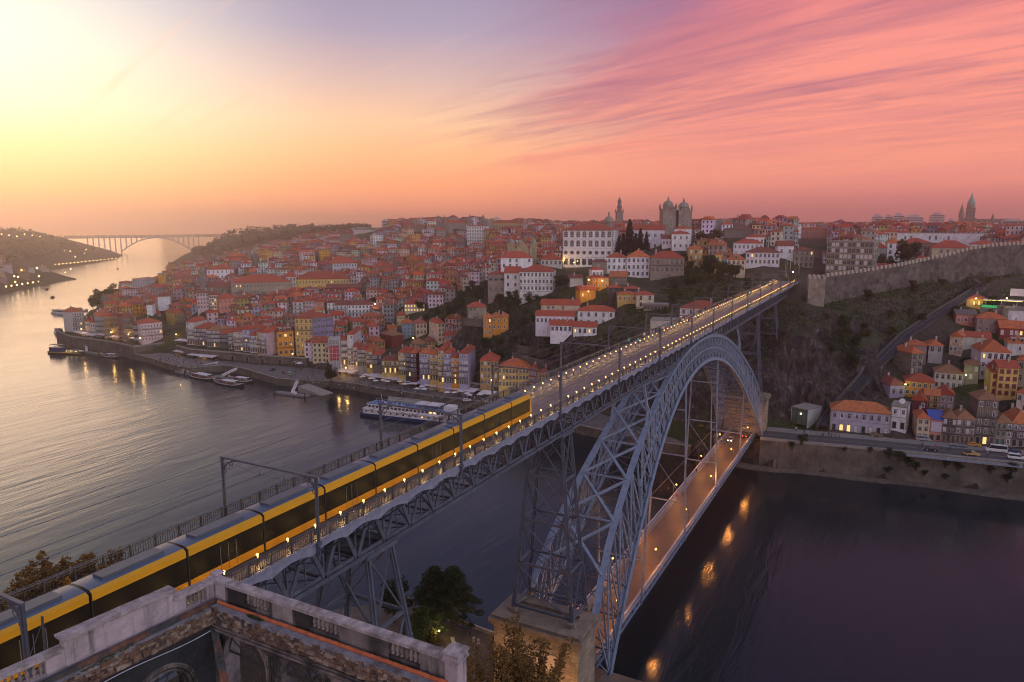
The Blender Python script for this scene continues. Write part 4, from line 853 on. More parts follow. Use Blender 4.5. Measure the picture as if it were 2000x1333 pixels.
    R('yellow four storey house with red roof in the side street', 343, 361, 648, 612, 566, 'yellow', 'r', 4, 4, 'p', ang=20, dep=18)
    # middle row on the arcade wall
    for i, (pl, pr, pb, pe, wc, rc, nf, st, nm) in enumerate([
        (366, 381, 672, 629, 'pale', 'r', 5, 'cw', 'cream house with glazed balconies at the left end of the middle row'),
        (381, 405, 674, 641, 'mauve', 'r', 4, 'wc', 'brown house with white sashes second in the middle row'),
        (405, 430, 677, 645, 'grey', 'w', 4, 'wc', 'grey house with brown roof third in the middle row'),
        (430, 447, 679, 652, 'dark', 'r', 3, 'w', 'black fronted narrow house in the middle row'),
        (447, 458, 681, 650, 'pale', 'r', 4, 'wc', 'narrow off white house in the middle row'),
        (458, 475, 684, 648, 'cream', 'r', 5, 'wc', 'cream house with a fine grid of windows in the middle row'),
        (475, 489, 686, 644, 'lav', 'r', 5, 'wc', 'lavender grey house in the middle row'),
        (489, 503, 688, 655, 'white', 'r', 4, 'wc', 'white tiled house three doors left of the orange corner house'),
        (503, 512, 690, 648, 'yellow', 'r', 5, 'wc', 'narrow yellow house two doors left of the orange corner house'),
        (512, 522, 691, 650, 'pink', 'r', 5, 'wc', 'narrow pink house next to the orange corner house')]):
        R(nm, pl, pr, pb, pe, 536-i*7.0-(pl-366)*.12, wc, rc, nf, max(2, round((pr-pl)/4.5)), st, ang=-34, dep=16, ground='dsdl' if i % 3 else 'dd')
    R('bright orange corner house with dormers and tall lit windows', 544, 575, 697, 648, 440, 'orange', 'd', 3, 3, 'p', ang=10, dep=15, sides='L', sc=4, sw='w', attic=3, prh=9, balc='1', ww=1.8, zl=6.5)
    R('tall block with yellow river front and purple side', 579, 613, 694, 622, 452, 'yellow', 'r', 6, 4, 'p', ang=-12, dep=30, prh=8, balc='4', band=True, zl=6.5)
    R('purple flank house joined to the tall yellow block', 613.3, 653, 694, 621, 449, 'purple', 'r', 6, 8, 'p', ang=28, dep=12, prh=8, balc='', band=True, lit=.02, zl=6.5)
    # right part of the waterfront
    for i, (pl, pr, pb, pe, wc, rc, nf, st, dep, nm) in enumerate([
        (666, 680, 712, 664, 'grey', 'r', 4, 'c', 12, 'grey house with window grid right of the red hoarding'),
        (680, 691, 713, 654, 'white', 'r', 6, 'wc', 26, 'tall narrow white house with a long purple side wall'),
        (691, 699, 714, 678, 'pink', 'r', 4, 'wc', 13, 'narrow pink house left of the grey white pair'),
        (699, 716, 716, 683, 'grey', 'r', 4, 'cw', 18, 'grey white house with green sign'),
        (716, 728, 719, 686, 'yellow', 'o', 4, 'wc', 18, 'yellow house with grey balconies in the right row'),
        (728, 745, 722, 693, 'brown', 'r', 3, 'wd', 14, 'low brown house with awning in the right row'),
        (746, 779, 728, 704, 'yellow', 'd', 2, 'pc', 14, 'wide yellow house with dormers and a lit terrace'),
        (779, 793, 733, 688, 'yellow', 'r', 5, 'wc', 13, 'tall yellow and grey balconied house in the right row'),
        (793, 803, 735, 689, 'dark', 'r', 5, 'w', 13, 'narrow dark green house in the right row'),
        (803, 814, 737, 690, 'maroon', 'o', 5, 'wc', 13, 'narrow maroon and white house in the right row'),
        (820, 840, 741, 690, 'lav', 'o', 5, 'wc', 12, 'lavender house with many white doors in the right row'),
        (840, 856, 743, 692, 'yellow', 'o', 5, 'wc', 12, 'yellow and green balconied house in the right row'),
        (856, 868, 746, 684, 'yellow', 'r', 6, 'wc', 22, 'tallest narrow yellow house in the right row'),
        (868, 882, 748, 690, 'lav', 'r', 5, 'wc', 12, 'pale lavender narrow house in the right row'),
        (882, 897, 749, 698, 'orange', 'r', 5, 'wc', 12, 'amber narrow house in the right row'),
        (897, 915, 751, 690, 'lav', 'r', 5, 'wc', 20, 'lavender end house with purple and ochre side wall')]):
        R(nm, pl, pr, pb, pe, 397-i*1.9, wc, rc, nf, max(2, round((pr-pl)/4.8)), st, ang=-12, dep=dep, ground='gds' if i % 2 else 'dl', sides='', prh=7)
    R('dark yellow house with red roof behind the lavender end house', 938, 972, 752, 704, 372, 'ochre', 'r', 4, 5, 'cp', ang=-8, dep=12, prh=12, balc='')
    R('long yellow house with red hipped roof near the bridge', 974, 1033, 756, 718, 360, 'yellow', 'o', 3, 9, 'p', ang=-6, dep=13, prh=14, balc='')
    R('red house between the two yellow ones near the bridge', 1033, 1051, 758, 724, 356, 'red', 'r', 3, 3, 'w', ang=-6, dep=12, prh=10, balc='')
    R('yellow house partly behind the bridge deck', 1051, 1092, 760, 728, 353, 'yellow', 'r', 3, 6, 'p', ang=-6, dep=12, prh=10, balc='')
    # second rank behind the waterfront
    for (pl, pr, pb, pe, D, wc, rc, nf, nc, st, ang, dep, nm) in [
        (732, 752, 690, 668, 425, 'ochre', 'o', 2, 3, 'd', 24, 14, 'ochre house with rusty orange roof behind the waterfront'),
        (766, 789, 680, 656, 432, 'red', 'w', 2, 2, '.', 30, 14, 'brick red gabled house behind the waterfront'),
        (787, 809, 660, 632, 445, 'blue', 'o', 4, 3, 'p', 6, 10, 'pale blue four storey house behind the waterfront'),
        (813, 834, 655, 632, 440, 'cream', 'p', 2, 3, 'd', 10, 10, 'cream house with pink terrace behind the waterfront'),
        (775, 792, 635, 617, 470, 'yellow', 'r', 2, 3, 'w', 0, 9, 'yellow house with dark left side behind the waterfront'),
        (856, 869, 668, 632, 420, 'cream', 'r', 4, 2, 'd', 24, 14, 'narrow cream house with black side wall'),
        (869, 884, 680, 655, 412, 'rose', 'r', 3, 3, '.w', 4, 10, 'pink red house beside the green slope'),
        (886, 912, 676, 653, 414, 'yellow', 'r', 2, 6, 'c', 0, 9, 'yellow house with glazed gallery beside the green slope'),
        (900, 938, 690, 668, 405, 'maroon', 'r', 2, 4, 'w.', 8, 10, 'maroon and ochre house beside the green slope'),
        (690, 715, 645, 629, 460, 'green', 'r', 2, 4, 'p', 10, 12, 'pale green house with orange side behind the waterfront'),
        (790, 830, 610, 594, 490, 'cream', 'r', 2, 7, 'l', 0, 12, 'cream house with a lit upper floor mid slope'),
        (806, 832, 690, 672, 415, 'stone', 'w', 2, 4, 'd', 4, 10, 'brown roofed stone house behind the right row'),
        (830, 850, 684, 668, 418, 'yellow', 'd', 2, 3, 'd', 4, 10, 'small yellow house behind the right row')]:
        H(nm, pl, pr, pb, pe, D*1.065, ang, dep, 'hip', wc, rc, nf, nc, st, 8, group='second rank of houses behind the waterfront')
# ---------------------------------------------------------------- towers, walls and far landmarks
def spot(px, py, D):
    p = atd(px, py, D); return p, (p-CAM).dot(FW)/FPX          # point and metres per picture row there
def facing(p): return math.atan2(p.y-CAM.y, p.x-CAM.x)-pi/2      # local +y points away from the viewpoint
def tables2():
    H('great white bishop palace with eight bays of arched, round and square windows', 1099, 1195, 520, 449, 480, -10, 42, 'hip', 'white', 'r', 4, 8, ['p', 'o', 'a', 'a'], 15, group=G_C, sides='R', sc=3, sw='a', ww=2.7, wh=4.0, band=True, chim=0, lit=0, name='palace', cat='palace', ov=.9)
    H('flat concrete apartment block with a grid of white blinds and dark loggias', 1612, 1701, 540, 472, 430, -12, 16, 'flat', (.25,.23,.16), 'g', 6, 11, 'ccdd', group=G_U, sides='R', sc=3, sw='d', ww=1.9, wh=1.8, band=True, chim=0, lit=0, name='apartment_block', cat='apartment block')
    for px, py in ((1577, 833), (1603, 825), (1545, 825), (1572, 817)): q = atz(px, py, 10.4); CTRL.append((q.x, q.y, 9.8))
    CTRL.append((118, -19, 10.5))
def landmarks():
    st = mat('tower_stone', (.25,.205,.165), .85, .3, .3, .3, 1.5, streak=.4); std = mat('tower_stone_dark', (.19,.16,.145), .85, .3, .3, .3, 1.5, streak=.4)
    cop = mat('verdigris', (.20,.33,.28), .7, .25, .5); gl = MATS['window_glass']; dome = mat('dome_stone', (.24,.225,.18), .8, .25, .5, streak=.3)
    # cathedral: two square towers with domed lanterns
    t_, s = spot(1321, 470, 525); r = thing('cathedral', 'brown stone cathedral with two square domed towers on the hilltop', 'cathedral', t_, facing(t_)+.30)
    for k, (dx_, hh) in enumerate(((-5.4, 0), (5.4, -1.0))):
        tw = link('bell_tower', None, r, (dx_, 0 if k == 0 else -1.5, hh)); b = MB(); b.box(-4.75, 0, -12, 4.75, 9.4, 21.5); b.build('tower_wall', st, tw)
        b = MB(); b.box(-5.1, -.4, 21.5, 5.1, 9.8, 22.3)
        for x in (-4.6, 4.6):
            for y in (.1, 9.3): b.lathe([(.55, 22.2), (.55, 23.6), (.75, 23.8), (.5, 24.6), (.12, 26.0), (.02, 26.6)], 8, (x, y, 0))
        for x in (-2.4, 0, 2.4): b.box(x-.8, -.3, 22.3, x+.8, .1, 23.5)
        b.build('parapet', st, tw)
        b = MB(); b.lathe([(3.5, 22.2), (3.5, 24.0), (3.9, 24.2), (3.8, 25.2), (3.2, 26.5), (2.2, 27.4), (1.0, 27.9), (.6, 28.2), (.6, 29.0), (.8, 29.2), (.4, 29.8), (.06, 31.2)], 12, (0, 4.7, 0)); b.build('dome', dome, tw)
        for x in ((-1.6, 1.6) if k else (-2.2, 1.2)): link('belfry_opening', winmesh('a', 1.3, 4.2), tw, (x, 0, 11.5 if k else 10.5))
        link('belfry_opening', winmesh('a', 1.5, 4.6), tw, (4.6, 4.6, 11.5), pi/2)
    b = MB(); b.box(-10, 9.3, -12, 40, 26, 7.5); b.box(9.9, 1.5, -12, 25, 9.2, 3.0); b.build('nave_wall', std, r)
    # baroque tower far behind
    t_, s = spot(1209, 445, 960); r = thing('clock_tower', 'tall slim dark baroque tower rising behind the palace roof', 'tower', t_, facing(t_)+.3)
    b = MB()
    for z0, z1, w in ((-20, 1, 4.6), (1.003, 10, 4.3), (10.003, 20, 4.0)): b.box(-w, -w, z0, w, w, z1); b.box(-w-.5, -w-.5, z1-.8, w+.5, w+.5, z1)
    b.build('shaft', std, r)
    b = MB(); b.lathe([(4.6, 20), (4.6, 21.2), (3.0, 21.5), (3.0, 26), (3.7, 26.6), (3.6, 28), (2.5, 28.6), (2.5, 33.5), (2.9, 34.2), (2.2, 35.6), (1.2, 37.2), (.8, 38.2), (1.0, 38.6), (.2, 39.4), (.15, 42)], 8); b.build('belfry', std, r)
    b = MB()
    for sx_ in (-1, 1):
        for sy in (-1, 1): b.lathe([(.6, 20), (.6, 22), (.7, 22.2), (.05, 25)], 6, (sx_*4, sy*4, 0))
    b.build('pinnacle', std, r)
    # dome behind the palace roof
    t_, s = spot(1189, 447, 520); r = thing('domed_lantern', 'pale stone drum with a ribbed dome behind the palace roof', 'dome', t_, 0)
    b = MB(); b.lathe([(3.3, -10), (3.3, 4.2), (3.7, 4.5)], 12); b.build('drum', st, r); b = MB(); b.lathe([(3.6, 4.4), (3.3, 6.2), (2.4, 7.8), (1.1, 8.7), (.6, 9.0), (.6, 10.6), (.8, 10.8), (.1, 12)], 12); b.build('dome', dome, r)
    for k in range(8): link('lantern_window', winmesh('a', 1.1, 3), r, (3.25*math.sin(k*pi/4), -3.25*math.cos(k*pi/4), .4), k*pi/4)
    # twin towered yellow stone church half hidden below the hilltop
    yst = mat('yellow_granite', (.33,.27,.16), .85, .3, .3, .3, 1.5, streak=.4)
    t_, s = spot(1020, 505, 470); r = thing('twin_tower_church', 'yellowish granite church with two domed bell towers behind the seminary', 'church', t_, facing(t_))
    for dx_ in (-7.3, 7.3):
        tw = link('bell_tower', None, r, (dx_, 0, 0)); b = MB(); b.box(-2.2, 0, -8, 2.2, 4.4, 8.6); b.box(-2.5, -.3, 8.6, 2.5, 4.7, 9.2); b.build('tower_wall', yst, tw)
        b = MB(); b.lathe([(2.2, 9.2), (2.0, 10.6), (1.2, 12.2), (.4, 12.8), (.35, 13.4), (.05, 15)], 8, (0, 2.2, 0)); b.build('dome', dome, tw); link('belfry_opening', winmesh('a', 1.3, 3.2), tw, (0, 0, 3.4))
    b = MB(); b.v = [(-5, 1, -8), (5, 1, -8), (5, 1, 5), (1.5, 1, 9.5), (0, 1, 12), (-1.5, 1, 9.5), (-5, 1, 5)]; n = 7; b.v += [(x, 14, z) for x, _, z in b.v]; b.f = [tuple(range(n)), tuple(range(2*n-1, n-1, -1))]+[(i, n+i, n+(i+1) % n, (i+1) % n) for i in range(n)]; b.m = [0]*len(b.f)
    b.build('gable_front', yst, r)
    def tow(name, label, cat, px, py, D, parts, m, rot=0):
        t_, s = spot(px, py, D); r = thing(name, label, cat, t_, facing(t_)+rot)
        for nm, fn, mm in parts:
            b = MB(); fn(b); b.build(nm, mm, r)
        return r
    def spire(w, h, cap, x=0, y=0): return lambda b: (b.box(x-w, y-w, -10, x+w, y+w, h), b.box(x-w-.4, y-w-.4, h, x+w+.4, y+w+.4, h+.6), b.lathe([(w*.95, h+.6), (w*.85, h+cap*.3), (w*.45, h+cap*.6), (w*.2, h+cap*.75), (.05, h+cap)], 8, (x, y, 0)))
    tow('twin_spire_church', 'dark church with two pointed belfries on the left skyline', 'church', 862, 446, 850, [('belfry', spire(2.0, 7, 9, -3.6), std), ('belfry', spire(2.0, 7, 9, 3.8), std), ('church_wall', lambda b: b.box(-9, 2.5, -10, 14, 14, 4), st)], st)
    tow('domed_monastery', 'stone monastery with two domed towers on the skyline', 'monastery', 931, 440, 880, [('dome_tower', spire(3.6, 4.5, 9, -8), std), ('dome_tower', spire(3.4, 4.5, 9, 8), std), ('monastery_wall', lambda b: b.box(-22, 4.2, -10, 20, 20, 4), st)], st)
    tow('twin_belfry', 'pair of dark belfries at the church above the exchange palace', 'belfry', 493, 522, 815, [('belfry', spire(2.4, 12, 7, -3.0), std), ('belfry', spire(2.4, 12, 7, 3.0), std)], std)
    tow('dark_belfry', 'single dark stone belfry with an onion cap left of the white church', 'belfry', 397, 560, 650, [('belfry', spire(2.6, 12, 7), std)], std)
    tow('domed_pavilion', 'small dark domed pavilion on the skyline left of the palace', 'pavilion', 1033, 442, 900, [('pavilion_wall', lambda b: b.box(-4, -4, -8, 4, 4, 3.5), std), ('dome', lambda b: b.lathe([(4, 3.5), (3.7, 5.5), (2.4, 7.6), (.6, 8.6), (.1, 10)], 10), std)], std)
    tow('hilltop_belfry', 'stubby stone belfry on the convent roof of the left skyline', 'belfry', 811, 448, 885, [('belfry', lambda b: (b.box(-4, -4, -6, 4, 4, 6.5), b.lathe([(4.6, 6.5), (3.0, 8.6), (.3, 9.4)], 8)), std)], std)
    tow('stone_loggia', 'pale stone block with an arched gateway on the skyline right of the cathedral', 'gatehouse', 1412, 444, 530, [('gate_wall', lambda b: (b.box(-6, 0, -10, 6, 6, 4.2), b.box(-6.4, -.4, 4.2, 6.4, 6.4, 5.0)), MATS['cornice_stone']), ('battlement', lambda b: [b.box(x-.5, -.3, 5.0, x+.5, 6.3, 6.0) for x in (-5.6, -3.4, -1.1, 1.1, 3.4, 5.6)], MATS['cornice_stone'])], st)
    tow('stone_church', 'long dark stone church with a gable at the skyline above the bridge head', 'church', 1455, 462, 520, [('church_wall', lambda b: b.box(-14, 0, -10, 10, 14, 4.6), std), ('church_roof', lambda b: b.add([(-14.4, -.4, 4.6), (10.4, -.4, 4.6), (10.4, 14.4, 4.6), (-14.4, 14.4, 4.6), (-14.4, 7, 9), (10.4, 7, 9)], [(0,1,5,4), (2,3,4,5), (1,2,5), (3,0,4)]), mat('old_tile', (.15,.085,.06), .9, .3, 1.))], st)
    # city hall with copper capped tower, and a spire
    r = tow('city_hall', 'distant granite city hall tower with a green copper cap and lit clock', 'city hall', 1893, 440, 1275, [
        ('tower', lambda b: (b.box(-7.5, -7.5, -20, 7.5, 7.5, 9), b.box(-8.2, -8.2, 9, 8.2, 8.2, 10.2), b.box(-6, -6, 10.2, 6, 6, 24), b.box(-6.6, -6.6, 24, 6.6, 6.6, 25), b.lathe([(5.4, 25), (5.2, 30)], 8)), st),
        ('copper_cap', lambda b: b.lathe([(5.6, 30), (5.0, 33), (3.2, 38), (1.6, 41), (1.4, 43), (.2, 46), (.1, 49)], 8), cop),
        ('wing', lambda b: (b.box(8, -6, -20, 60, 12, 6), b.box(8, -4, 6, 60, 10, 9)), st)], st)
    b = MB(); b.lathe([(1.5, -.1), (1.5, .1)], 16); b.build('clock', glow('clock_glow', (1, .72, .35), 1.6), r, loc=(0, -7.7, -1), rot=(pi/2, 0, 0))
    for x, z in ((-3.4, 13), (0, 13), (3.4, 13)): link('belfry_opening', winmesh('a', 2.2, 8), r, (x, -6.05, z))
    tow('needle_spire', 'thin grey church spire left of the city hall tower', 'spire', 1876, 440, 1500, [('spire', lambda b: (b.box(-4, -4, -10, 4, 4, 14), b.lathe([(5, 14), (4.2, 22), (1.4, 32), (.1, 38)], 8)), st)], st)
    tow('dark_spire', 'dark slender pyramid roof right of the city hall tower', 'spire', 1937, 445, 1100, [('spire', lambda b: (b.box(-3, -3, -10, 3, 3, 4), b.lathe([(4, 4), (.1, 18)], 6)), std)], std)
    # skyline tower blocks
    con = mat('pale_concrete', (.48,.43,.42), .85, .15, .1); 
    for px0, px1, py0, py1, D, lab in [(1704, 1722, 444, 419, 1500, 'pale slab block at the left of the skyline cluster'), (1728, 1742, 444, 420, 1550, 'short pale slab block second in the skyline cluster'), (1745, 1764, 444, 417, 1520, 'stepped pale tower block with antennas third in the skyline cluster'),
        (1768, 1800, 446, 420, 1400, 'wide terraced office block at the centre of the skyline cluster'), (1818, 1842, 440, 416, 1900, 'hazy twin tower block behind the skyline cluster'), (748, 774, 448, 428, 1150, 'square hotel block standing alone on the left skyline'), (690, 735, 450, 445, 1200, 'low white block left of the square hotel'),
        (1851, 1862, 448, 428, 1300, 'white narrow block left of the city hall'), (1960, 2000, 446, 428, 1250, 'grey office block at the right end of the skyline'), (1905, 1930, 446, 433, 1400, 'low grey block right of the city hall')]:
        a, s = spot((px0+px1)/2, py0, D); w, h = (px1-px0)*s, (py0-py1)*s; r = thing('tower_block', lab, 'tower block', a, facing(a)+.15, 'tower blocks on the skyline')
        b = MB(); b.box(-w/2, 0, -15, w/2, w*.6, h*.82); b.box(-w*.3, w*.1, h*.82, w*.25, w*.5, h); b.build('wall', con, r, color=(1, 1, 1))
        n = max(2, int(h/4.5))
        for k in range(n): c = MB(); z = (k+.35)*h*.82/n; c.box(-w*.46, -.15, z, w*.46, -.02, z+h*.82/n*.42); c.build('window_band', gl, r)
    # town wall
    rub = mat('town_wall_rubble', (.115,.095,.085), .95, .5, .45, .8, 1.3, second=(.05,.043,.04), sfrac=.45, streak=.35)
    TP = [(1612,541,364),(1660,535,374),(1700,529,383),(1750,521,393),(1800,511,405),(1850,500,415),(1900,487,425),(1950,480,435),(2000,478,445),(2070,470,462)]
    P = [atd(*p) for p in TP]; r = thing('town_wall', 'long crenellated medieval stone wall climbing the hill right of the bridge', 'wall', P[0])
    b = MB(); o = Vector(P[0])
    for i in range(len(P)-1):
        a, c = P[i]-o, P[i+1]-o; n = Vector((-(c-a).y, (c-a).x, 0)).normalized(); n = n if n.x > 0 else -n; q = [a, c, c+n*2.4, a+n*2.4]
        b.add([(v.x, v.y, v.z) for v in q]+[(v.x, v.y, v.z-24) for v in q], [(0,1,2,3), (0,4,5,1), (2,6,7,3), (1,5,6,2), (3,7,4,0)])
    b.build('curtain_wall', rub, r)
    mer = MB(); mer.box(-.62, -.45, -.15, .62, .45, 1.25); mer.add([(-.66, -.5, 1.25), (.66, -.5, 1.25), (.66, .5, 1.25), (-.66, .5, 1.25), (0, 0, 1.75)], [(0,1,4), (1,2,4), (2,3,4), (3,0,4)]); mm = mer.mesh('merlon', mat('merlon_stone', (.36,.31,.25), .9, .35, 1.2, .4, 3.))
    for i in range(len(P)-1):
        a, c = P[i]-o, P[i+1]-o; L = (c-a).length; n = max(1, round(L/2.3))
        for k in range(n): p = a.lerp(c, (k+.5)/n); link('merlon', mm, r, p+Vector((.3, 0, 0)), math.atan2(c.y-a.y, c.x-a.x))
    tp, s = spot(1596, 552, 362); tw = thing('wall_tower', 'square crenellated stone tower ending the town wall beside the bridge', 'tower', tp, facing(tp)+.1)
    b = MB(); b.box(-3.6, 0, -26, 3.6, 7, 1.6); b.build('tower_wall', mat('tower_rubble', (.26,.215,.175), .95, .4, .5, .7, 1.5, streak=.3), tw)
    for x in (-3.0, -1.0, 1.0, 3.0):
        for y in (.45, 6.5): link('merlon', mm, tw, (x, y, 1.7))
    for x in (-3.1, 3.1):
        for y in (2.4, 4.5): link('merlon', mm, tw, (x, y, 1.7), pi/2)
    # funicular
    F_ = [Vector(v) for v in ((108, -27.5, 11.5), (115, -29.5, 14.6), (141, -42, 29.8), (171, -54, 41.2), (200, -69, 50.2), (229, -85, 59))]
    r = thing('funicular_track', 'steep straight funicular track climbing beside the cliff', 'track', F_[0]); o = F_[0]
    b = MB()
    for a, c in zip(F_, F_[1:]): b.beam(a-o, c-o, 4.4, 1.0, ext=.3)
    b.build('track_bed', mat('track_concrete', (.03,.029,.034), .9, .3, .5), r)
    for s_ in (-1.55, -.45, .45, 1.55):
        b = MB(); q = Vector((-.44, -.9, 0)).normalized()*s_; q = Vector((.44, -.9, 0)).normalized()*s_
        for a, c in zip(F_, F_[1:]): b.beam(a-o+q+Vector((0, 0, .62)), c-o+q+Vector((0, 0, .62)), .14, .22, ext=.1)
        b.build('rail', mat('track_rail', (.30,.29,.32), .3, .2, 1., metal=.8), r)
    for s_ in (-2.6, 2.6):
        b = MB(); q = Vector((.44, -.9, 0)).normalized()*s_
        for a, c in zip(F_, F_[1:]): b.beam(a-o+q+Vector((0, 0, .1)), c-o+q+Vector((0, 0, .1)), .5, 1.9, ext=.2)
        b.build('side_wall', mat('track_side', (.08,.07,.065), .9, .3, .5, streak=.3), r)
    # glazed lower station
    a, c, l_ = atz(1577, 833, 10.5), atz(1603, 825, 10.5), atz(1545, 825, 10.5); an = math.atan2(c.y-a.y, c.x-a.x)
    r = thing('glazed_station', 'pale concrete cube station with a lit glass front at the foot of the cliff', 'station', (a.x, a.y, 10.5), an)
    pc = mat('station_concrete', (.50,.47,.46), .7, .12, .4); L = (c-a).length; Dp = (l_-a).length; h = 6.4
    b = MB(); b.box(-.0, .0, -3, L, .35, h); b.box(0, Dp-.35, -3, L, Dp, h); b.box(L-.35, .353, -3, L, Dp-.353, h); b.build('wall', pc, r)
    b = MB(); b.box(-.3, 0, h+.003, L, Dp, h+.4); b.build('roof', MATS['cornice_stone'], r)
    b = MB(); b.box(.05, .353, 0, .12, Dp-.353, h); b.build('glass_front', mat('station_glass', (.10,.15,.13), .1, .3, .3), r)
    b = MB()
    for y in (.4, Dp*.35, Dp*.66, Dp-.4): b.box(-.1, y-.06, 0, .045, y+.06, h)
    b.build('mullion', MATS['frame_dark'], r); b = MB(); b.ball((-.35, Dp*.4, 4.6), .34); b.build('lamp', glow('station_lamp', (1, .85, .45), 4), r)
    # distant concrete arch bridge downstream
    t0, s = spot(160, 463, 2950); t1, s = spot(400, 463, 2950)
    r = thing('concrete_bridge', 'faint concrete arch bridge in the haze downstream', 'bridge', t0); v = t1-t0; L = v.length; ux = v/L; b = MB()
    b.beam((0, 0, 0), v, 14, 3.0); b.build('deck', con, r)
    b = MB(); xa, xb = L*.30, L*.88; 
    def az_(u): return -52+(49)*(1-(2*u-1)**2)
    for i in range(24): b.beam(ux*(xa+(xb-xa)*i/24)+Vector((0, 0, az_(i/24))), ux*(xa+(xb-xa)*(i+1)/24)+Vector((0, 0, az_((i+1)/24))), 12, 4, ext=.5)
    b.build('arch', con, r)
    for k in range(22):
        x = L*(.04+k*.043); u = (x-xa)/(xb-xa); zb = az_(u) if 0 < u < 1 else -70
        if zb < -5: b = MB(); b.beam(ux*x, ux*x+Vector((0, 0, zb)), 3, 3); b.build('column', con, r)

# ---------------------------------------------------------------- quays, roads, walls by the water
def strip(pts, w, z0, z1, side=1):
    """closed wall solid along a plan polyline, thickened towards 'side'"""
    b = MB(); P = [Vector((p[0], p[1])) for p in pts]; N = []
    for i in range(len(P)):
        d = (P[min(i+1, len(P)-1)]-P[max(i-1, 0)]).normalized(); N.append(Vector((-d.y, d.x))*side*w)
    zs = z1 if isinstance(z1, (list, tuple)) else [z1]*len(P)
    b.v = []
    for p, n, z in zip(P, N, zs): b.v += [(p.x, p.y, z0), (p.x, p.y, z), (p.x+n.x, p.y+n.y, z), (p.x+n.x, p.y+n.y, z0)]
    for i in range(len(P)-1):
        for k in range(4): b.f.append((i*4+k, i*4+(k+1) % 4, (i+1)*4+(k+1) % 4, (i+1)*4+k))
    b.f += [(3, 2, 1, 0), tuple(len(b.v)-4+k for k in range(4))]; b.m = [0]*len(b.f); return b
def flat(name, poly, z, m, label=None, cat=None, kind='structure'):
    b = MB(); b.prism(poly, z-.5, z); return tag(b.build(name, m), label, cat, None, kind)
def waterfront():
    ash = mat('quay_ashlar', (.16,.135,.11), .9, .4, .3, .4, 2., streak=.5, brick=(1.8, .6, .04), second=(.09,.08,.06), sfrac=.4)
    ret = mat('retaining_masonry', (.135,.11,.09), .92, .45, .22, .4, 2., streak=.6, second=(.07,.06,.05), sfrac=.45)
    cop = mat('quay_coping', (.27,.24,.21), .85, .25, .8); pav = mat('quay_setts', (.15,.13,.125), .7, .3, .5, .2, 3., second=(.11,.095,.095), sfrac=.5)
    asph = mat('asphalt', (.065,.06,.065), .75, .2, .4, .1, 6.); fw = mat('footway', (.21,.185,.175), .8, .2, .6); line = mat('road_paint', (.55,.42,.12), .7, .3, 3.)
    ys = list(np.arange(-8, -236, -12.)); east = [(bankx(y), y) for y in ys]
    r = thing('river_wall', 'tall stained stone retaining wall below the road on the right bank', 'wall', (east[0][0], east[0][1], 0))
    strip([(x-east[0][0], y-east[0][1]) for x, y in east], 2.0, -3, 10.35, 1).build('wall_face', ret, r)
    strip([(x-east[0][0]-.15, y-east[0][1]) for x, y in east], .55, 10.353, 11.3, 1).build('parapet', cop, r)
    flat('road', [(x+3.2, y) for x, y in east]+[(x+13.0, y) for x, y in east[::-1]], 10.50, asph)
    flat('footway', [(x+.6, y) for x, y in east]+[(x+3.197, y) for x, y in east[::-1]], 10.62, fw); flat('footway', [(x+13.003, y) for x, y in east]+[(x+19, y) for x, y in east[::-1]], 10.60, fw)
    b = MB()
    for (x, y), (x2, y2) in zip(east, east[1:]): b.add([(x+8.05, y, 10.505), (x+8.2, y, 10.505), (x2+8.2, y2, 10.505), (x2+8.05, y2, 10.505)], [(0,1,2,3)])
    tag(b.build('road_marking', line), kind='structure')
    flat('road', [(88, -7.9), (112, -7.9), (112, 14), (90, 14), (90, -5)], 10.15, asph)
    b = MB()
    for k in range(6): b.box(93+k*.0, -3.6+k*1.3, 10.153, 96.5, -3.0+k*1.3, 10.16)
    tag(b.build('crossing_marking', mat('zebra_paint', (.42,.36,.32), .7, .2, 2.)), kind='structure')
    # steel footway hung on the wall
    yw = [(-56, 0), (-88, 0)]; r = thing('hung_walkway', 'grey steel walkway bracketed off the right bank wall', 'walkway', (bankx(-56), -56, 10.3))
    b = MB(); x0, x1 = bankx(-56), bankx(-90); b.add([(-2.4, 0, -.3), (-.1, 0, -.3), (x1-x0-.1, -34, -.3), (x1-x0-2.4, -34, -.3), (-2.4, 0, .1), (-.1, 0, .1), (x1-x0-.1, -34, .1), (x1-x0-2.4, -34, .1)], [(3,2,1,0), (4,5,6,7), (0,1,5,4), (1,2,6,5), (2,3,7,6), (3,0,4,7)]); b.build('platform', mat('walkway_steel', (.22,.23,.27), .5, .2, 1.), r)
    b = MB(); b.beam((-2.35, 0, 1.1), (x1-x0-2.35, -34, 1.1), .08, .08); 
    for k in range(24): f = k/23; b.box((x1-x0)*f-2.38, -34*f-.03, .1, (x1-x0)*f-2.32, -34*f+.03, 1.1)
    b.build('railing', MATS['balcony_iron'], r)
    # foreshore
    flat('foreshore', [(bankx(y)-RNG.uniform(3.5, 6.5), y) for y in range(14, -120, -9)]+[(bankx(y)+.5, y) for y in range(-120, 14, 9)], .35, mat('foreshore_stones', (.12,.10,.08), .95, .5, .5, .8, 1.5))
    # quay on the old town side
    yq = list(np.arange(18, 424, 10.)); q = [(bankx(y), y) for y in yq]
    r = thing('quay_wall', 'low stone quay wall along the old town waterfront', 'quay wall', (q[0][0], q[0][1], 0)); o = q[0]
    strip([(x-o[0], y-o[1]) for x, y in q], 2.2, -3, 3.9, -1).build('wall_face', ash, r); strip([(x-o[0]-.2, y-o[1]) for x, y in q], 1.0, 3.903, 4.2, -1).build('coping', cop, r)
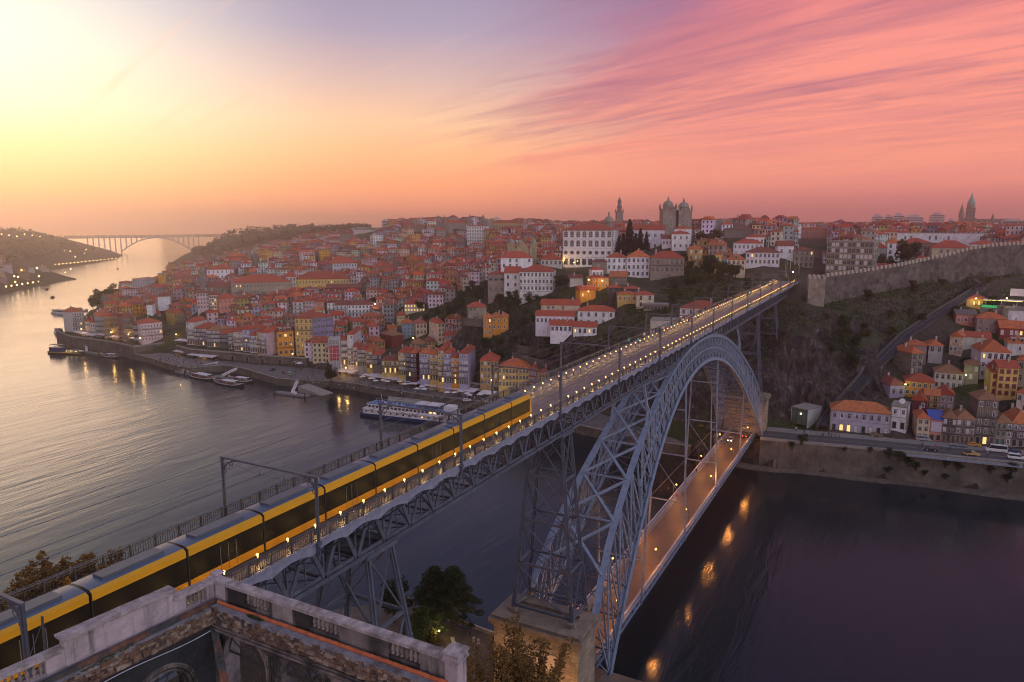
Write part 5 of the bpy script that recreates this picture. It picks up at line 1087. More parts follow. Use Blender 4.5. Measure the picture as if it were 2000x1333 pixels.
    AR = [atz(px, py, 4.2) for px, py in ((1120, 790), (1040, 781), (952, 771), (874, 760), (804, 750), (742, 735), (690, 727), (648, 722))]
    AR2 = [atz(px, py, 4.6) for px, py in ((598, 716), (542, 712), (505, 710), (463, 705), (405, 700), (372, 697), (345, 690))]
    flat('quay', [(bankx(y)+2.0, y) for y in yq]+[(p.x+1, p.y) for p in (AR+AR2)[::-1]], 4.05, pav)
    flat('square', [(AR[-1].x-1, AR[-1].y), (AR2[0].x-1, AR2[0].y), (AR2[0].x+45, AR2[0].y+22), (AR[-1].x+48, AR[-1].y+8)], 4.6, pav)
    def arcade(P, label, z0, z1, glowk, n):
        o = Vector((P[0].x, P[0].y, 0)); r = thing('arcade_wall', label, 'wall', o)
        strip([(p.x-o.x, p.y-o.y) for p in P], 3.0, z0-3, z1, -1).build('wall_face', ret, r); strip([(p.x-o.x-.25, p.y-o.y) for p in P], .6, z1+.003, z1+.9, -1).build('parapet', cop, r)
        seg = [(a, c) for a, c in zip(P, P[1:])]; tot = sum((c-a).length for a, c in seg); k = 0
        for i in range(n):
            d = tot*(i+.5)/n
            for a, c in seg:
                L = (c-a).length
                if d <= L: break
                d -= L
            p = a.lerp(c, d/L); ang = math.atan2(a.y-c.y, a.x-c.x)
            m_ = archmesh(i in glowk); link('archway', m_, r, (p.x-o.x-.02, p.y-o.y, z0), ang)
    def archmesh(g):
        k = ('arch', g)
        if k not in _wc:
            b = MB(); n = 10; out = [(-1.5, 0)]+[(-1.5*math.cos(pi*i/n), 2.0+1.5*math.sin(pi*i/n)) for i in range(n+1)]+[(1.5, 0)]; inn = [(x*.82, z*.94) for x, z in out]; m = len(out)
            b.add([(x, -.22, z) for x, z in out]+[(x, -.22, z) for x, z in inn]+[(x, .05, z) for x, z in out]+[(x, -.03, z) for x, z in inn], [(i, i+1, m+i+1, m+i) for i in range(m-1)]+[(2*m+i, 2*m+i+1, i+1, i) for i in range(m-1)]+[(m+i, m+i+1, 3*m+i+1, 3*m+i) for i in range(m-1)])
            b.add([(x, -.04, z) for x, z in inn], [tuple(range(m-1, -1, -1))], 1)
            _wc[k] = b.mesh('archway', [MATS['cornice_stone'], glow('arch_glow', (1, .42, .08), .9) if g else MATS['shop_dark']])
        return _wc[k]
    arcade(AR, 'stone arcade wall with dark and lit archways below the right row of houses', 4.1, 8.7, (2, 3, 16, 17), 20)
    arcade(AR2, 'stone terrace wall below the middle row of houses', 4.6, 9.3, (), 9)
    # bastion at the left end
    yb = list(np.arange(404, 546, 9.)); q = [(bankx(y)-.5, y) for y in yb]; o = q[0]
    q2 = [(q[0][0]+26, q[0][1]-4)]+q
    r = thing('bastion_wall', 'curved stone river bastion under the left houses', 'wall', (o[0], o[1], 0)); zt = [8.4]+[8.6]*len(q)
    strip([(x-o[0], y-o[1]) for x, y in q2], 2.2, -3, zt, -1).build('wall_face', ret, r); strip([(x-o[0]-.3, y-o[1]) for x, y in q2], .7, 8.603, 9.5, -1).build('parapet', cop, r)
    # landing slips
    for px0, py0, px1, py1, lab in ((592, 752, 640, 770, 'pale stone slipway beside the pontoon'), (758, 778, 850, 787, 'pale stone slipway behind the river cruise ship')):
        a, c = atz(px0, py0, 3.4), atz(px1, py1, .4); v = c-a; n = Vector((-v.y, v.x, 0)).normalized()*4.0
        b = MB(); b.add([a-n, a+n, c+n, c-n]+[p+Vector((0, 0, -4)) for p in (a-n, a+n, c+n, c-n)], [(0,1,2,3), (7,6,5,4), (0,4,5,1), (1,5,6,2), (2,6,7,3), (3,7,4,0)]); tag(b.build('slipway', cop), lab, 'slipway')
    # terrace walls on the green slope
    for k, (pts, h, lab) in enumerate([
        ([(985,588,425),(1040,598,412),(1112,598,404)], 7, 'rough stone terrace wall right under the seminary lawn'), ([(1190,566,396),(1245,566,394),(1306,572,388)], 12, 'tall stone retaining wall with three small lamps'),
        ([(1292,585,372),(1340,588,368)], 9, 'stone retaining wall draped with ivy'), ([(1355,575,400),(1400,568,400),(1445,556,405)], 6, 'low terrace wall with ivy above the bridge'),
        ([(1000,690,366),(1045,702,358),(1100,712,350)], 7, 'curved stone terrace wall above the yellow houses'), ([(1010,676,372),(1075,684,362),(1130,690,352)], 4, 'upper terrace wall beside the stone lift tower'),
        ([(1456,536,425),(1520,536,420)], 8, 'grey wall and shelter below the white dark roofed house'), ([(905,622,398),(940,626,396),(985,628,392)], 4, 'garden wall on the green slope left of the terraced white houses'),
        ([(1636,780,312),(1690,742,326),(1724,716,334)], 7, 'tan retaining wall right of the funicular track'), ([(1912,570,425),(1960,572,425),(2010,576,425)], 5, 'wall above the lit terrace at the right edge')]):
        P = [atd(*p) for p in pts]; o = Vector(P[0]); b = MB()
        for a, c in zip(P, P[1:]):
            a, c = a-o, c-o; n = Vector((-(c-a).y, (c-a).x, 0)).normalized(); n = n if n.x > 0 else -n; q = [a, c, c+n*1.2, a+n*1.2]
            b.add([v+Vector((0, 0, .3)) for v in q]+[v-Vector((0, 0, h)) for v in q], [(0,1,2,3), (0,4,5,1), (2,6,7,3), (1,5,6,2), (3,7,4,0)])
        ob = b.build('terrace_wall', ret); ob.location = o; tag(ob, lab, 'wall', 'terrace walls on the slopes')
    # stone lift tower on the slope
    p, s = spot(1055, 708, 358); r = thing('lift_tower', 'slim framed concrete lift tower on the green slope', 'tower', p, facing(p)); b = MB()
    for x in (-1.3, 1.3):
        for y in (0, 2.6): b.box(x-.22, y-.22, -4, x+.22, y+.22, 17)
    for z in range(0, 18, 3): b.box(-1.5, -.2, z-.15, 1.5, 2.8, z+.15)
    b.box(-1.6, -.3, 14, 1.6, 2.9, 17.4); b.build('frame', ret, r)
    # white hoarding / red screen on the scaffolded corner
    a, s = spot(654, 706, 400); r = thing('scaffold_house', 'corner house wrapped in scaffold with a large plain red hoarding', 'house', a, facing(a)-.1)
    b = MB(); b.box(-2.9, 0, -5, 2.9, 9, 12.6); b.build('wall', MATS['plaster'], r, color=(.36, .33, .33)); b = MB(); b.box(-2.3, -.5, .6, 2.3, -.35, 8.6); b.build('hoarding', mat('red_hoarding', (.42,.035,.05), .6, .08, .5), r)
    b = MB(); b.box(-2.3, -.52, 8.603, 2.3, -.34, 10.4); b.build('banner_top', MATS['frame_stone'], r)
    b = MB()
    for x in (-2.9, -1, 1, 2.9): b.box(x-.06, -.9, -3, x+.06, -.78, 13)
    for z in (2, 4.5, 7, 9.5, 12): b.box(-2.95, -.92, z, 2.95, -.3, z+.08)
    b.build('scaffold', MATS['frame_white'], r)
    # street painting on blank gables (abstract waves)
    m, t = newmat('gable_mural'); tc = nd(t, 'ShaderNodeTexCoord').outputs['Object']; w_ = nd(t, 'ShaderNodeTexWave', {'Vector': tc, 'Scale': .35, 'Distortion': 9., 'Detail': 2.}, wave_type='RINGS').outputs[1]
    nd(t, 'ShaderNodeOutputMaterial', {0: nd(t, 'ShaderNodeBsdfPrincipled', {'Base Color': ramp(t, w_, [(.1, (.25,.04,.05)), (.35, (.5,.5,.5)), (.55, (.12,.35,.45)), (.8, (.4,.08,.07))]), 'Roughness': .8})})
    for px, py, D, w, h, lab in ((730, 552, 622, 9, 8, 'tall blank gable painted with red and blue waves'), (758, 557, 618, 10, 5, 'lower blank gable painted with red and blue waves')):
        p, s = spot(px, py, D); r = thing('painted_house', lab, 'house', p, facing(p)); b = MB(); b.box(-w/2, 0, -8, w/2, 10, h); b.build('wall', m, r); roofmb('hip', w, 10, 2.2).build('roof', MATS['roof_tile'], r, loc=(0, 0, h+.02), color=ROOFC['r'])
# ---------------------------------------------------------------- plants
def leafmat(name, c1, c2, rough=.7):
    if name in MATS: return MATS[name]
    m, t = newmat(name); MATS[name] = m
    g = nd(t, 'ShaderNodeNewGeometry'); oi = nd(t, 'ShaderNodeObjectInfo').outputs['Random']
    n = nd(t, 'ShaderNodeTexNoise', {'Vector': g.outputs['Position'], 'Scale': .55, 'Detail': 2.}).outputs[0]
    f = mth(t, 'ADD', mth(t, 'MULTIPLY', g.outputs['Random Per Island'], .55), mth(t, 'ADD', mth(t, 'MULTIPLY', n, .5), mth(t, 'MULTIPLY', oi, .25)), clamp=True)
    c = mix(t, f, (*c1, 1), (*c2, 1))
    d = nd(t, 'ShaderNodeBsdfPrincipled', {'Base Color': c, 'Roughness': rough, 'Specular IOR Level': .3})
    tr = nd(t, 'ShaderNodeBsdfTranslucent', {0: c})
    nd(t, 'ShaderNodeOutputMaterial', {0: nd(t, 'ShaderNodeMixShader', {0: .25, 1: d, 2: tr})})
    return m
def leaves(b, c, rad, n, size, rng, shell=.55, flat=1.0):
    for _ in range(n):
        while True:
            p = Vector((rng.uniform(-1, 1), rng.uniform(-1, 1), rng.uniform(-1, 1))); l = p.length
            if .05 < l <= 1 and (l > shell or rng.random() < .35): break
        q = Vector((c[0]+p.x*rad[0], c[1]+p.y*rad[1], c[2]+p.z*rad[2])); s = size*rng.uniform(.6, 1.3)
        a = Vector((rng.gauss(0, 1), rng.gauss(0, 1), rng.gauss(0, .6*flat))).normalized(); d = a.cross(Vector((rng.gauss(0, 1), rng.gauss(0, 1), rng.gauss(0, 1)))).normalized()
        b.add([q-a*s, q+d*s*.5, q+a*s, q-d*s*.5], [(0, 1, 2, 3)])
def treemesh(kind, seed, H_, n, size):
    rng = random.Random(seed); cr, tr = MB(), MB()
    if kind == 'round':
        tr.tube((0, 0, -3), (0, 0, H_*.45), H_*.035, H_*.02, 7); cl = []
        for i in range(13):
            a = rng.uniform(0, 2*pi); r = H_*rng.uniform(.05, .30); z = H_*rng.uniform(.38, .92); r *= 1.15-.6*abs(z/H_-.6)*1.6
            cl.append((r*math.cos(a), r*math.sin(a), z, H_*rng.uniform(.12, .2))); tr.tube((0, 0, H_*.3), (r*math.cos(a), r*math.sin(a), z), H_*.014, H_*.005, 4)
        for x, y, z, r in cl: leaves(cr, (x, y, z), (r, r, r*.8), n//13, size, rng)
    elif kind == 'cedar':
        tr.tube((0, 0, -3), (0, 0, H_*.97), H_*.022, H_*.004, 7)
        for i in range(26):
            f = i/25; z = H_*(.14+.84*f); R_ = H_*.20*(1-f)**.8+.25; a0 = rng.uniform(0, 6)
            for k in range(5):
                a = a0+k*1.256+rng.uniform(-.3, .3); rr = R_*rng.uniform(.6, 1.1); tr.tube((0, 0, z), (rr*math.cos(a), rr*math.sin(a), z-rr*.15), .06, .02, 3)
                leaves(cr, (rr*.55*math.cos(a), rr*.55*math.sin(a), z-rr*.1), (rr*.6, rr*.6, H_*.022), max(3, n//130), size, rng, .1, .4)
    elif kind == 'plane':        # tall broad crown tapering to two leaders, drooping edge sprays
        tr.tube((0, 0, -2), (0, 0, H_*.9), H_*.028, H_*.006, 8)
        for i in range(150):
            f = rng.random()**.9; z = H_*(.20+.78*f); R_ = H_*.50*(1-f)**.75*(1 if f > .08 else .7)+.25; a = rng.uniform(0, 2*pi); rr = R_*rng.uniform(.45, 1.0)
            x, y = rr*math.cos(a), rr*math.sin(a); tr.tube((0, 0, z*.82), (x, y, z), .09, .03, 4); q = H_*rng.uniform(.035, .075)
            leaves(cr, (x, y, z), (q*1.4, q*1.4, q*.7), n//110, size, rng, .2)
    elif kind == 'shrub':
        for i in range(12):
            a = rng.uniform(0, 2*pi); r = H_*rng.uniform(0, .55); z = H_*rng.uniform(.25, .85); tr.tube((0, 0, -1), (r*math.cos(a), r*math.sin(a), z), .05*H_/2, .01*H_, 4)
            leaves(cr, (r*math.cos(a), r*math.sin(a), z), (H_*.26, H_*.26, H_*.22), n//12, size, rng, .3)
    elif kind == 'sprig':        # loose autumn shrub of upright twigs
        for i in range(34):
            a = rng.uniform(0, 2*pi); r = H_*.22*rng.random()**.5; top = Vector((r*math.cos(a)*1.25, r*math.sin(a)*1.25, H_*rng.uniform(.72, 1.0)-r*.35)); b0 = Vector((r*.3*math.cos(a), r*.3*math.sin(a), H_*.2)); tr.tube(b0, top, .05, .012, 4)
            for k in range(14):
                f = .35+.65*k/13; p = b0.lerp(top, f); leaves(cr, p, (.42, .42, .34), n//480, size, rng, .1)
        tr.tube((0, 0, -6), (0, 0, H_*.3), .22, .12, 7)
    return cr.mesh('crown', []), tr.mesh('trunk', [])
TREES = {}
def plant(kind, x, y, z, H_, label, group, lm, rot=None, cat='tree', name='tree'):
    base, var = kind
    if (kind, lm) not in TREES:
        spec = dict(round=('round', 10, 1900, .42), cedar=('cedar', 20, 4200, .55), shrub=('shrub', 3, 700, .22), cyp=('cedar', 12, 1500, .5))[base]
        c, t_ = treemesh(spec[0], 100+var, spec[1], spec[2], spec[3]); c.materials.clear(); c.materials.append(MATS[lm]); t_.materials.append(mat('bark', (.07,.05,.035), .9, .3, 2., .4, 4.)); TREES[(kind, lm)] = (c, t_, spec[1])
    c, t_, h0 = TREES[(kind, lm)]; s = H_/h0
    r = thing(name, label, cat, (x, y, z), RNG.uniform(0, 6.28) if rot is None else rot, group); r.scale = (s, s, s)
    link('crown', c, r); link('trunk', t_, r); return r
def project(x, y, z):
    d = Vector((x, y, z))-CAM; w = d.dot(FW); return 1000+FPX*d.dot(RT)/w, 666.5-FPX*d.dot(UP)/w
def inpoly(px, py, P):
    c = False; j = len(P)-1
    for i in range(len(P)):
        if (P[i][1] > py) != (P[j][1] > py) and px < (P[j][0]-P[i][0])*(py-P[i][1])/(P[j][1]-P[i][1])+P[i][0]: c = not c
        j = i
    return c
GREEN = [[(880,560),(1000,570),(1110,585),(1130,600),(1040,612),(1040,690),(950,700),(925,690),(935,640),(880,640)], [(1200,600),(1320,590),(1330,600),(1260,640),(1205,650)],
  [(1290,530),(1390,530),(1480,545),(1470,600),(1330,600),(1290,575)], [(1620,575),(1700,570),(1820,545),(1920,525),(1990,540),(1925,555),(1850,600),(1760,660),(1690,720),(1640,735),(1600,640)], [(1480,600),(1590,606),(1570,640),(1520,655),(1490,720),(1470,680)],
  [(1050,660),(1200,655),(1240,700),(1110,700)], [(805,640),(850,600),(885,585),(900,640),(860,660)]]
def plants():
    leafmat('leaf_dark', (.012,.024,.012), (.038,.065,.024)); leafmat('leaf_mid', (.022,.040,.012), (.07,.095,.028)); leafmat('leaf_olive', (.035,.036,.014), (.085,.075,.026)); leafmat('leaf_autumn', (.075,.05,.015), (.24,.13,.035)); leafmat('leaf_cedar', (.008,.017,.016), (.022,.036,.028))
    def at_(px, py, D): p = atd(px, py, D); return p.x, p.y, gz(p.x, p.y)
    for px, py, D, h, k, lab in [(1229,484,500,25,('cedar',0),'tallest dark cedar beside the bishop palace'), (1217,486,497,17,('cedar',1),'broad dark cedar against the palace wall'), (1250,486,500,17,('cedar',2),'pointed dark conifer right of the tallest cedar'), (1241,488,494,15,('cedar',0),'low dense conifer between the two pointed cedars'),
        (1262,488,492,14,('cedar',1),'rounded dark conifer at the right of the cedar group'), (1208,492,490,16,('cedar',2),'dark conifer at the foot of the palace side wall')]:
        x, y, z = at_(px, py, D); plant(k, x, y, z, h, lab, 'cedars beside the palace', 'leaf_cedar', name='conifer')
    for px, py, D, h, lm, lab in [(1774,515,452,15,'leaf_dark','dense dark tree in front of the stone convent'), (1765,516,455,11,'leaf_dark','smaller dark tree left of the dense convent tree'), (1722,518,450,8,'leaf_mid','low green tree behind the town wall'), (1738,520,448,7,'leaf_mid','second low green tree behind the town wall'),
        (1940,598,404,9,'leaf_dark','round dark tree beside the lit terrace'), (1865,622,392,6,'leaf_mid','low hedge tree left of the yellow restaurant'), (1890,690,352,6,'leaf_dark','dark tree before the red corrugated wall'), (1935,612,398,5,'leaf_mid','hedge under the lit terrace'),
        (1386,540,416,15,'leaf_dark','dark bushy tree below the ochre stacked house'), (1405,552,410,12,'leaf_mid','green tree below the blue house'), (1430,552,410,10,'leaf_dark','dark round tree before the cream house'), (1360,560,408,10,'leaf_mid','ivy covered tree over the retaining wall'),
        (1330,505,440,10,'leaf_dark','dark tree under the cathedral houses'), (1300,500,440,8,'leaf_dark','dark tree right of the cedars'), (1380,480,470,18,'leaf_olive','tall bare brown tree right of the cathedral'), (1402,478,470,16,'leaf_olive','brown leafless looking tree beside the white range'),
        (646,730,400,11,'leaf_dark','big round dark tree on the waterfront square'), (996,574,418,6,'leaf_dark','round clipped tree on the seminary lawn'), (1092,582,402,10,'leaf_dark','dark tree at the right end of the seminary'), (1105,586,400,7,'leaf_mid','green bush tree right of the seminary'),
        (1055,690,358,7,'leaf_dark','dark tree right of the lift tower'), (1082,712,350,10,'leaf_dark','dark tree above the right yellow house'), (975,690,372,9,'leaf_mid','leafy tree left of the lift tower'), (950,680,380,8,'leaf_dark','dark tree under the orange houses'),
        (756,580,560,12,'leaf_mid','green tree above the waterfront roofs'), (735,585,560,10,'leaf_olive','olive tree left of the green one above the roofs'), (605,575,610,11,'leaf_mid','tree before the long yellow building'), (590,578,612,9,'leaf_olive','autumn tree beside the exchange palace'), (820,585,520,9,'leaf_dark','dark tree on the upper green slope')]:
        x, y, z = at_(px, py, D); plant(('round', RNG.randrange(4)), x, y, z, h, lab, 'single trees about the town', lm)
    for i in range(9):      # riverside trees by the far quay
        px = 182+i*8; q_ = atz(px, 607-i*3.6, 5); x, y = q_.x, q_.y; plant(('round', i % 4), x, y, 5, 14+3*(i % 3), f'{["first","second","third","fourth","fifth","sixth","seventh","eighth","ninth"][i]} from the left of the dark riverside trees behind the left houses', 'riverside trees', 'leaf_dark')
    # scattered trees and shrubs on the green slopes
    k = 0; tries = 0
    while k < 105 and tries < 20000:
        tries += 1; x, y = RNG.uniform(95, 300), RNG.uniform(-115, 330); z = gz(x, y); px, py = project(x, y, z)
        zi = next((i for i, P in enumerate(GREEN) if inpoly(px, py, P)), None)
        if zi is None or any((x-f[0])**2+(y-f[1])**2 < (f[2]*.8+2)**2 for f in FOOT): continue
        k += 1; sh = RNG.random() < .45
        where = ['on the terraced slope under the seminary', 'on the dark bank above the flat roofed house', 'on the wooded bank under the brown stone house', 'on the bank between town wall and funicular', 'on top of the cliff beside the bridge', 'around the lift tower', 'on the grass bank right of the cream houses'][zi]
        if sh: plant(('shrub', k % 3), x, y, z-.3, RNG.uniform(2.5, 5), f'dark leafy shrub growing {where}', f'shrubs {where}', RNG.choice(['leaf_dark', 'leaf_mid', 'leaf_olive']), cat='shrub', name='shrub')
        else: plant(('round', k % 4), x, y, z-.5, RNG.uniform(4, 8.5), f'small bushy tree growing {where}', f'trees {where}', RNG.choice(['leaf_dark', 'leaf_mid', 'leaf_mid', 'leaf_olive']))
    # undergrowth as one mass
    rng = random.Random(5); b = MB(); n = 0; xs = []
    while len(xs) < 90000: xs.append((rng.uniform(95, 300), rng.uniform(-115, 330)))
    A_ = np.array(xs); Z = ground(A_[:, 0], A_[:, 1])
    for (x, y), z in zip(xs, Z):
        px, py = project(x, y, z)
        if any(inpoly(px, py, P) for P in GREEN) and mnoise.noise((x*.06, y*.06, 3)) > -.32:
            q = Vector((x, y, z+rng.uniform(0, .9))); s = rng.uniform(.35, .85); a = Vector((rng.gauss(0, 1), rng.gauss(0, 1), rng.gauss(0, .7))).normalized(); d = a.cross(Vector((rng.gauss(0, 1), rng.gauss(0, 1), 1))).normalized()
            b.add([q-a*s, q+d*s*.6, q+a*s, q-d*s*.6], [(0, 1, 2, 3)])
    tag(b.build('undergrowth', MATS['leaf_mid']), 'low dark undergrowth covering the terraced green slopes', 'undergrowth', None, 'stuff')
    # hanging growth on the river wall
    for i, (px, py, w) in enumerate([(1566,860,3),(1548,872,2.2),(1738,886,3.2),(1758,892,3),(1775,904,2.6),(1735,918,2),(1790,912,2.4),(1846,908,2.2),(1873,912,2.4),(1935,918,2),(1975,918,3.4),(1968,934,2.4),(1848,932,1.6),(1700,880,1.6),(1650,878,1.3),(1806,925,1.8)]):
        z = 6.5-(py-885)*.03; p = atz(px, py, 6); x = bankx(p.y)-.4; p = atz(px, py, 5.5 if py > 900 else 8); z_ = CAM.z+(p-CAM).z*((x-CAM.x)/(p.x-CAM.x)); y_ = CAM.y+(p-CAM).y*((x-CAM.x)/(p.x-CAM.x))
        plant(('shrub', i % 3), x, y_, z_-w*.3, w*1.1, f'{"large" if w > 2.3 else "small"} dark plant number hanging on the stained river wall'.replace(' number', ''), 'plants hanging on the river wall', 'leaf_dark', cat='plant', name='wall_plant')
    # foreground
    def big(kind, seed, H_, n, size, loc, label, lm, cat='tree', name='tree'):
        c, t_ = treemesh(kind, seed, H_, n, size); c.materials.append(MATS[lm]); t_.materials.append(mat('bark', (.07,.05,.035), .9, .3, 2., .4, 4.)); r = thing(name, label, cat, loc); link('crown', c, r); link('trunk', t_, r)
    p = atz(886, 1232, 10); big('plane', 4, 13.2, 15000, .20, (p.x, p.y, 10), 'tall dark green tree on the near quay beside the iron pier', 'leaf_dark')
    p = atz(846, 1226, 10); big('plane', 14, 12.0, 9000, .21, (p.x+1.5, p.y+.5, 10), 'second dark green tree leaning left behind the tall quay tree', 'leaf_dark')
    p = atz(822, 1250, 10); big('round', 9, 9.0, 8000, .19, (p.x-3, p.y-2, 9.5), 'rounded olive green tree between the quay trees and the iron pier', 'leaf_mid')
    p = atz(842, 1256, 10); big('shrub', 21, 3.6, 2600, .16, (p.x-1, p.y-1, 9.8), 'low yellow green shrub lit by the quay lamp', 'leaf_olive', 'shrub', 'shrub')
    p = atz(770, 1215, 10); big('round', 33, 10.5, 6000, .2, (p.x, p.y, 9), 'dark tree half hidden behind the iron pier legs', 'leaf_dark')
    p = atd(1022, 1338, 46); big('sprig', 7, 13.5, 11000, .16, (p.x, p.y, p.z-9.0), 'loose autumn coloured tree in front of the masonry pier', 'leaf_autumn')
    p = atd(963, 1345, 45); big('sprig', 17, 11.0, 6000, .16, (p.x, p.y, p.z-8.2), 'smaller autumn coloured sapling left of the larger one by the pier', 'leaf_autumn')
    p = atd(150, 1150, 63); big('sprig', 8, 15, 22000, .17, (p.x, p.y, p.z-11.6), 'brown autumn treetop showing behind the left railing', 'leaf_autumn')
    p = atd(110, 1150, 66); big('sprig', 28, 15, 20000, .17, (p.x, p.y, p.z-12.6), 'brown treetop between the other two behind the left railing', 'leaf_autumn')
    p = atd(70, 1165, 62); big('sprig', 18, 14, 18000, .17, (p.x, p.y, p.z-11.6), 'lower brown treetop at the left end of the railing', 'leaf_autumn')
    # wooded far banks
    wood = leafmat('leaf_far', (.02,.026,.022), (.045,.05,.035)); rng = random.Random(3)
    for nm, boxes, lab in (('far_wood', [(300, 900, 820, 1500, 1200), (560, 1150, 1380, 2000, 1500)], 'dark woods along the hills of the left bank downstream'), ('far_wood', [(800, 1500, 900, 1750, 1500)], 'dark wood on the far hill behind the left town')):
        b = MB()
        for (x0, x1, y0, y1, n) in boxes:
            for _ in range(n):
                x, y = rng.uniform(x0-500 if lab.startswith('dark woods') else x0, x1), rng.uniform(y0, y1)
                if lab.startswith('dark woods'):
                    e = np.interp(y, GB_Y, GB_X); d = e-x
                    if d < 60: continue
                    z = 4+min(d/260, 1)*74
                else:
                    z = gz(x, y); px, py = project(x, y, z)
                    if not (380 < px < 720 and 430 < py < 500): continue
                h = rng.uniform(7, 15); leaves(b, (x, y, z+h*.4), (h*.75, h*.75, h*.6), 9, h*.36, rng, .3)
        tag(b.build(nm, wood), lab, 'wood', None, 'stuff')

# ---------------------------------------------------------------- the crowd of hillside houses
def townfill():
    rng = random.Random(42); pal = [('white', .20), ('pale', .17), ('cream', .12), ('grey', .11), ('pink', .08), ('yellow', .07), ('ochre', .04), ('stone', .10), ('rose', .04), ('lav', .03), ('mauve', .06), ('orange', .015)]
    names = [p[0] for p in pal]; wts = [p[1] for p in pal]; got = []; cell = {}
    def free(x, y, r):
        for (fx, fy, fr) in FOOT:
            if (x-fx)**2+(y-fy)**2 < (fr+r*.8)**2: return False
        i, j = int(x//20), int(y//20)
        for a in (-1, 0, 1):
            for c in (-1, 0, 1):
                for (fx, fy, fr) in cell.get((i+a, j+c), ()):
                    if (x-fx)**2+(y-fy)**2 < ((fr+r)*.62)**2: return False
        return True
    N = 110000; X = []
    for _ in range(N): D = 400+1500*rng.random()**1.5; a = rng.uniform(-.16, 1.13); X.append((CAM.x+D*math.cos(a), CAM.y+D*math.sin(a)))
    A_ = np.array(X); Z = ground(A_[:, 0], A_[:, 1])
    for (x, y), z in zip(X, Z):
        if x < bankx(y)+34 or z < 4: continue
        D = math.hypot(x-CAM.x, y-CAM.y); px, py = project(x, y, z+4)
        if not (120 < px < 2060): continue
        if any(inpoly(px, py+6, P) for P in GREEN) or (px > 1470 and py > 545) or (930 < px < 1700 and py > 540): continue
        if 1480 < px < 1620 and py > 470: continue
        if px > 1590 and (D < 452 or py > 538-(px-1612)*.165): continue
        if D > 1150 and rng.random() < .35: continue
        if px < 760 and py < max(470, 530-max(0, px-300)*.19): continue
        s_ = D/FPX*.93
        if any(pl-7/s_ < px < pr+7/s_ and py-8/s_ < pb-fr_*(pb-pe) and py+3 > pe-8 and D < dl+4 for pl, pr, pe, pb, dl, fr_ in KEEP): continue
        r = rng.uniform(4.5, 7.5)*(1 if D < 800 else 1.35)
        if not free(x, y, r): continue
        cell.setdefault((int(x//20), int(y//20)), []).append((x, y, r)); got.append((D, x, y, z, r, px, py))
    # gaps on the right-hand slope
    got.sort(); near, rest = got[:128], got[128:]
    info = []
    for D, x, y, z, r, px, py in near:
        wc = rng.choices(names, wts)[0]; rc = rng.choice('rrrodp'); nf = rng.choice((2, 3, 3, 4)); zone = ('by the left river bend' if px < 330 else 'above the middle row' if px < 440 else 'around the exchange palace' if px < 580 else 'behind the tall yellow block' if px < 700 else 'below the painted gables' if px < 810 else 'left of the seminary' if px < 1000 else 'on cathedral hill' if px < 1480 else 'above the town wall')
        info.append((px, x, y, z, r, wc, rc, nf, zone))
    info.sort(); cnt = {}; tot = {}
    for i in info: tot[(i[5], i[8])] = tot.get((i[5], i[8]), 0)+1
    OR = 'leftmost second third fourth fifth sixth seventh eighth ninth tenth eleventh twelfth thirteenth fourteenth fifteenth sixteenth seventeenth eighteenth nineteenth twentieth'.split()
    def shell(b, w, d, h, nf, nc, wi, gi, sink=5.0):
        """walls with window cells let into the same surface"""
        for (ax, ay, ux, uy, L, n) in ((-w/2, 0, 1, 0, w, nc), (w/2, 0, 0, 1, d, max(1, round(d/3.5))), (w/2, d, -1, 0, w, nc), (-w/2, d, 0, -1, d, max(1, round(d/3.5)))):
            us = [0]; zs = [-sink]
            for i in range(n): c = (i+.5)*L/n; us += [c-min(.55, L/n*.25), c+min(.55, L/n*.25)]
            us.append(L)
            for k in range(nf): zc = (k+.52)*h/nf; zs += [zc-h/nf*.27, zc+h/nf*.27]
            zs.append(h); nu, nz = len(us), len(zs); vs = [(ax+ux*u, ay+uy*u, z) for z in zs for u in us]
            b0 = len(b.v); b.v += vs
            for j in range(nz-1):
                for i in range(nu-1): b.f.append((b0+j*nu+i, b0+j*nu+i+1, b0+(j+1)*nu+i+1, b0+(j+1)*nu+i)); b.m.append(gi if i % 2 and j % 2 else wi)
        b.add([(-w/2, 0, h), (w/2, 0, h), (w/2, d, h), (-w/2, d, h)], [(0, 1, 2, 3)], wi)
    for px, x, y, z, r, wc, rc, nf, zone in info:
        k = (wc, zone); cnt[k] = cnt.get(k, 0)+1; o = OR[cnt[k]-1] if cnt[k] <= len(OR) else 'far right'
        lab = f'only small {CNAME[wc]} house {zone}' if tot[k] == 1 else (f'{o} of the small {CNAME[wc]} houses {zone}' if o == 'leftmost' else f'{o} from the left of the small {CNAME[wc]} houses {zone}')
        w, d = r*rng.uniform(1.1, 1.6), r*rng.uniform(1.3, 2.0); h = nf*3.1; th = thing('house', lab, 'house', (x, y, z), facing(Vector((x, y, 0)))+rng.choice((-.35, -.2, .15, .3, .9)), 'small houses filling the old town hillside')
        col = tuple(v*rng.uniform(.85, 1.12) for v in COL[wc]); rcol = tuple(v*rng.uniform(.7, 1.2) for v in ROOFC[rc])
        b = MB(); shell(b, w, d, h, nf, max(2, round(w/2.8)), 0, 1); b.build('wall', [MATS['plaster'], MATS['window_glass']], th, color=col)
        rh_ = rng.uniform(1.6, 2.8); ro = roofmb(rng.choice(('hip', 'hip', 'gable', 'gablef', 'hip')), w, d, rh_).build('roof', MATS['roof_tile'], th, loc=(0, 0, h+.03), color=rcol)
        for _ in range(rng.randrange(1, 3)): cx, cy = rng.uniform(-.4, .4)*w, rng.uniform(.2, .8)*d; c = MB(); c.box(cx-.4, cy-.3, .1, cx+.4, cy+.3, rh_+rng.uniform(.3, 1)); c.build('chimney', MATS['chimney_plaster'], ro)
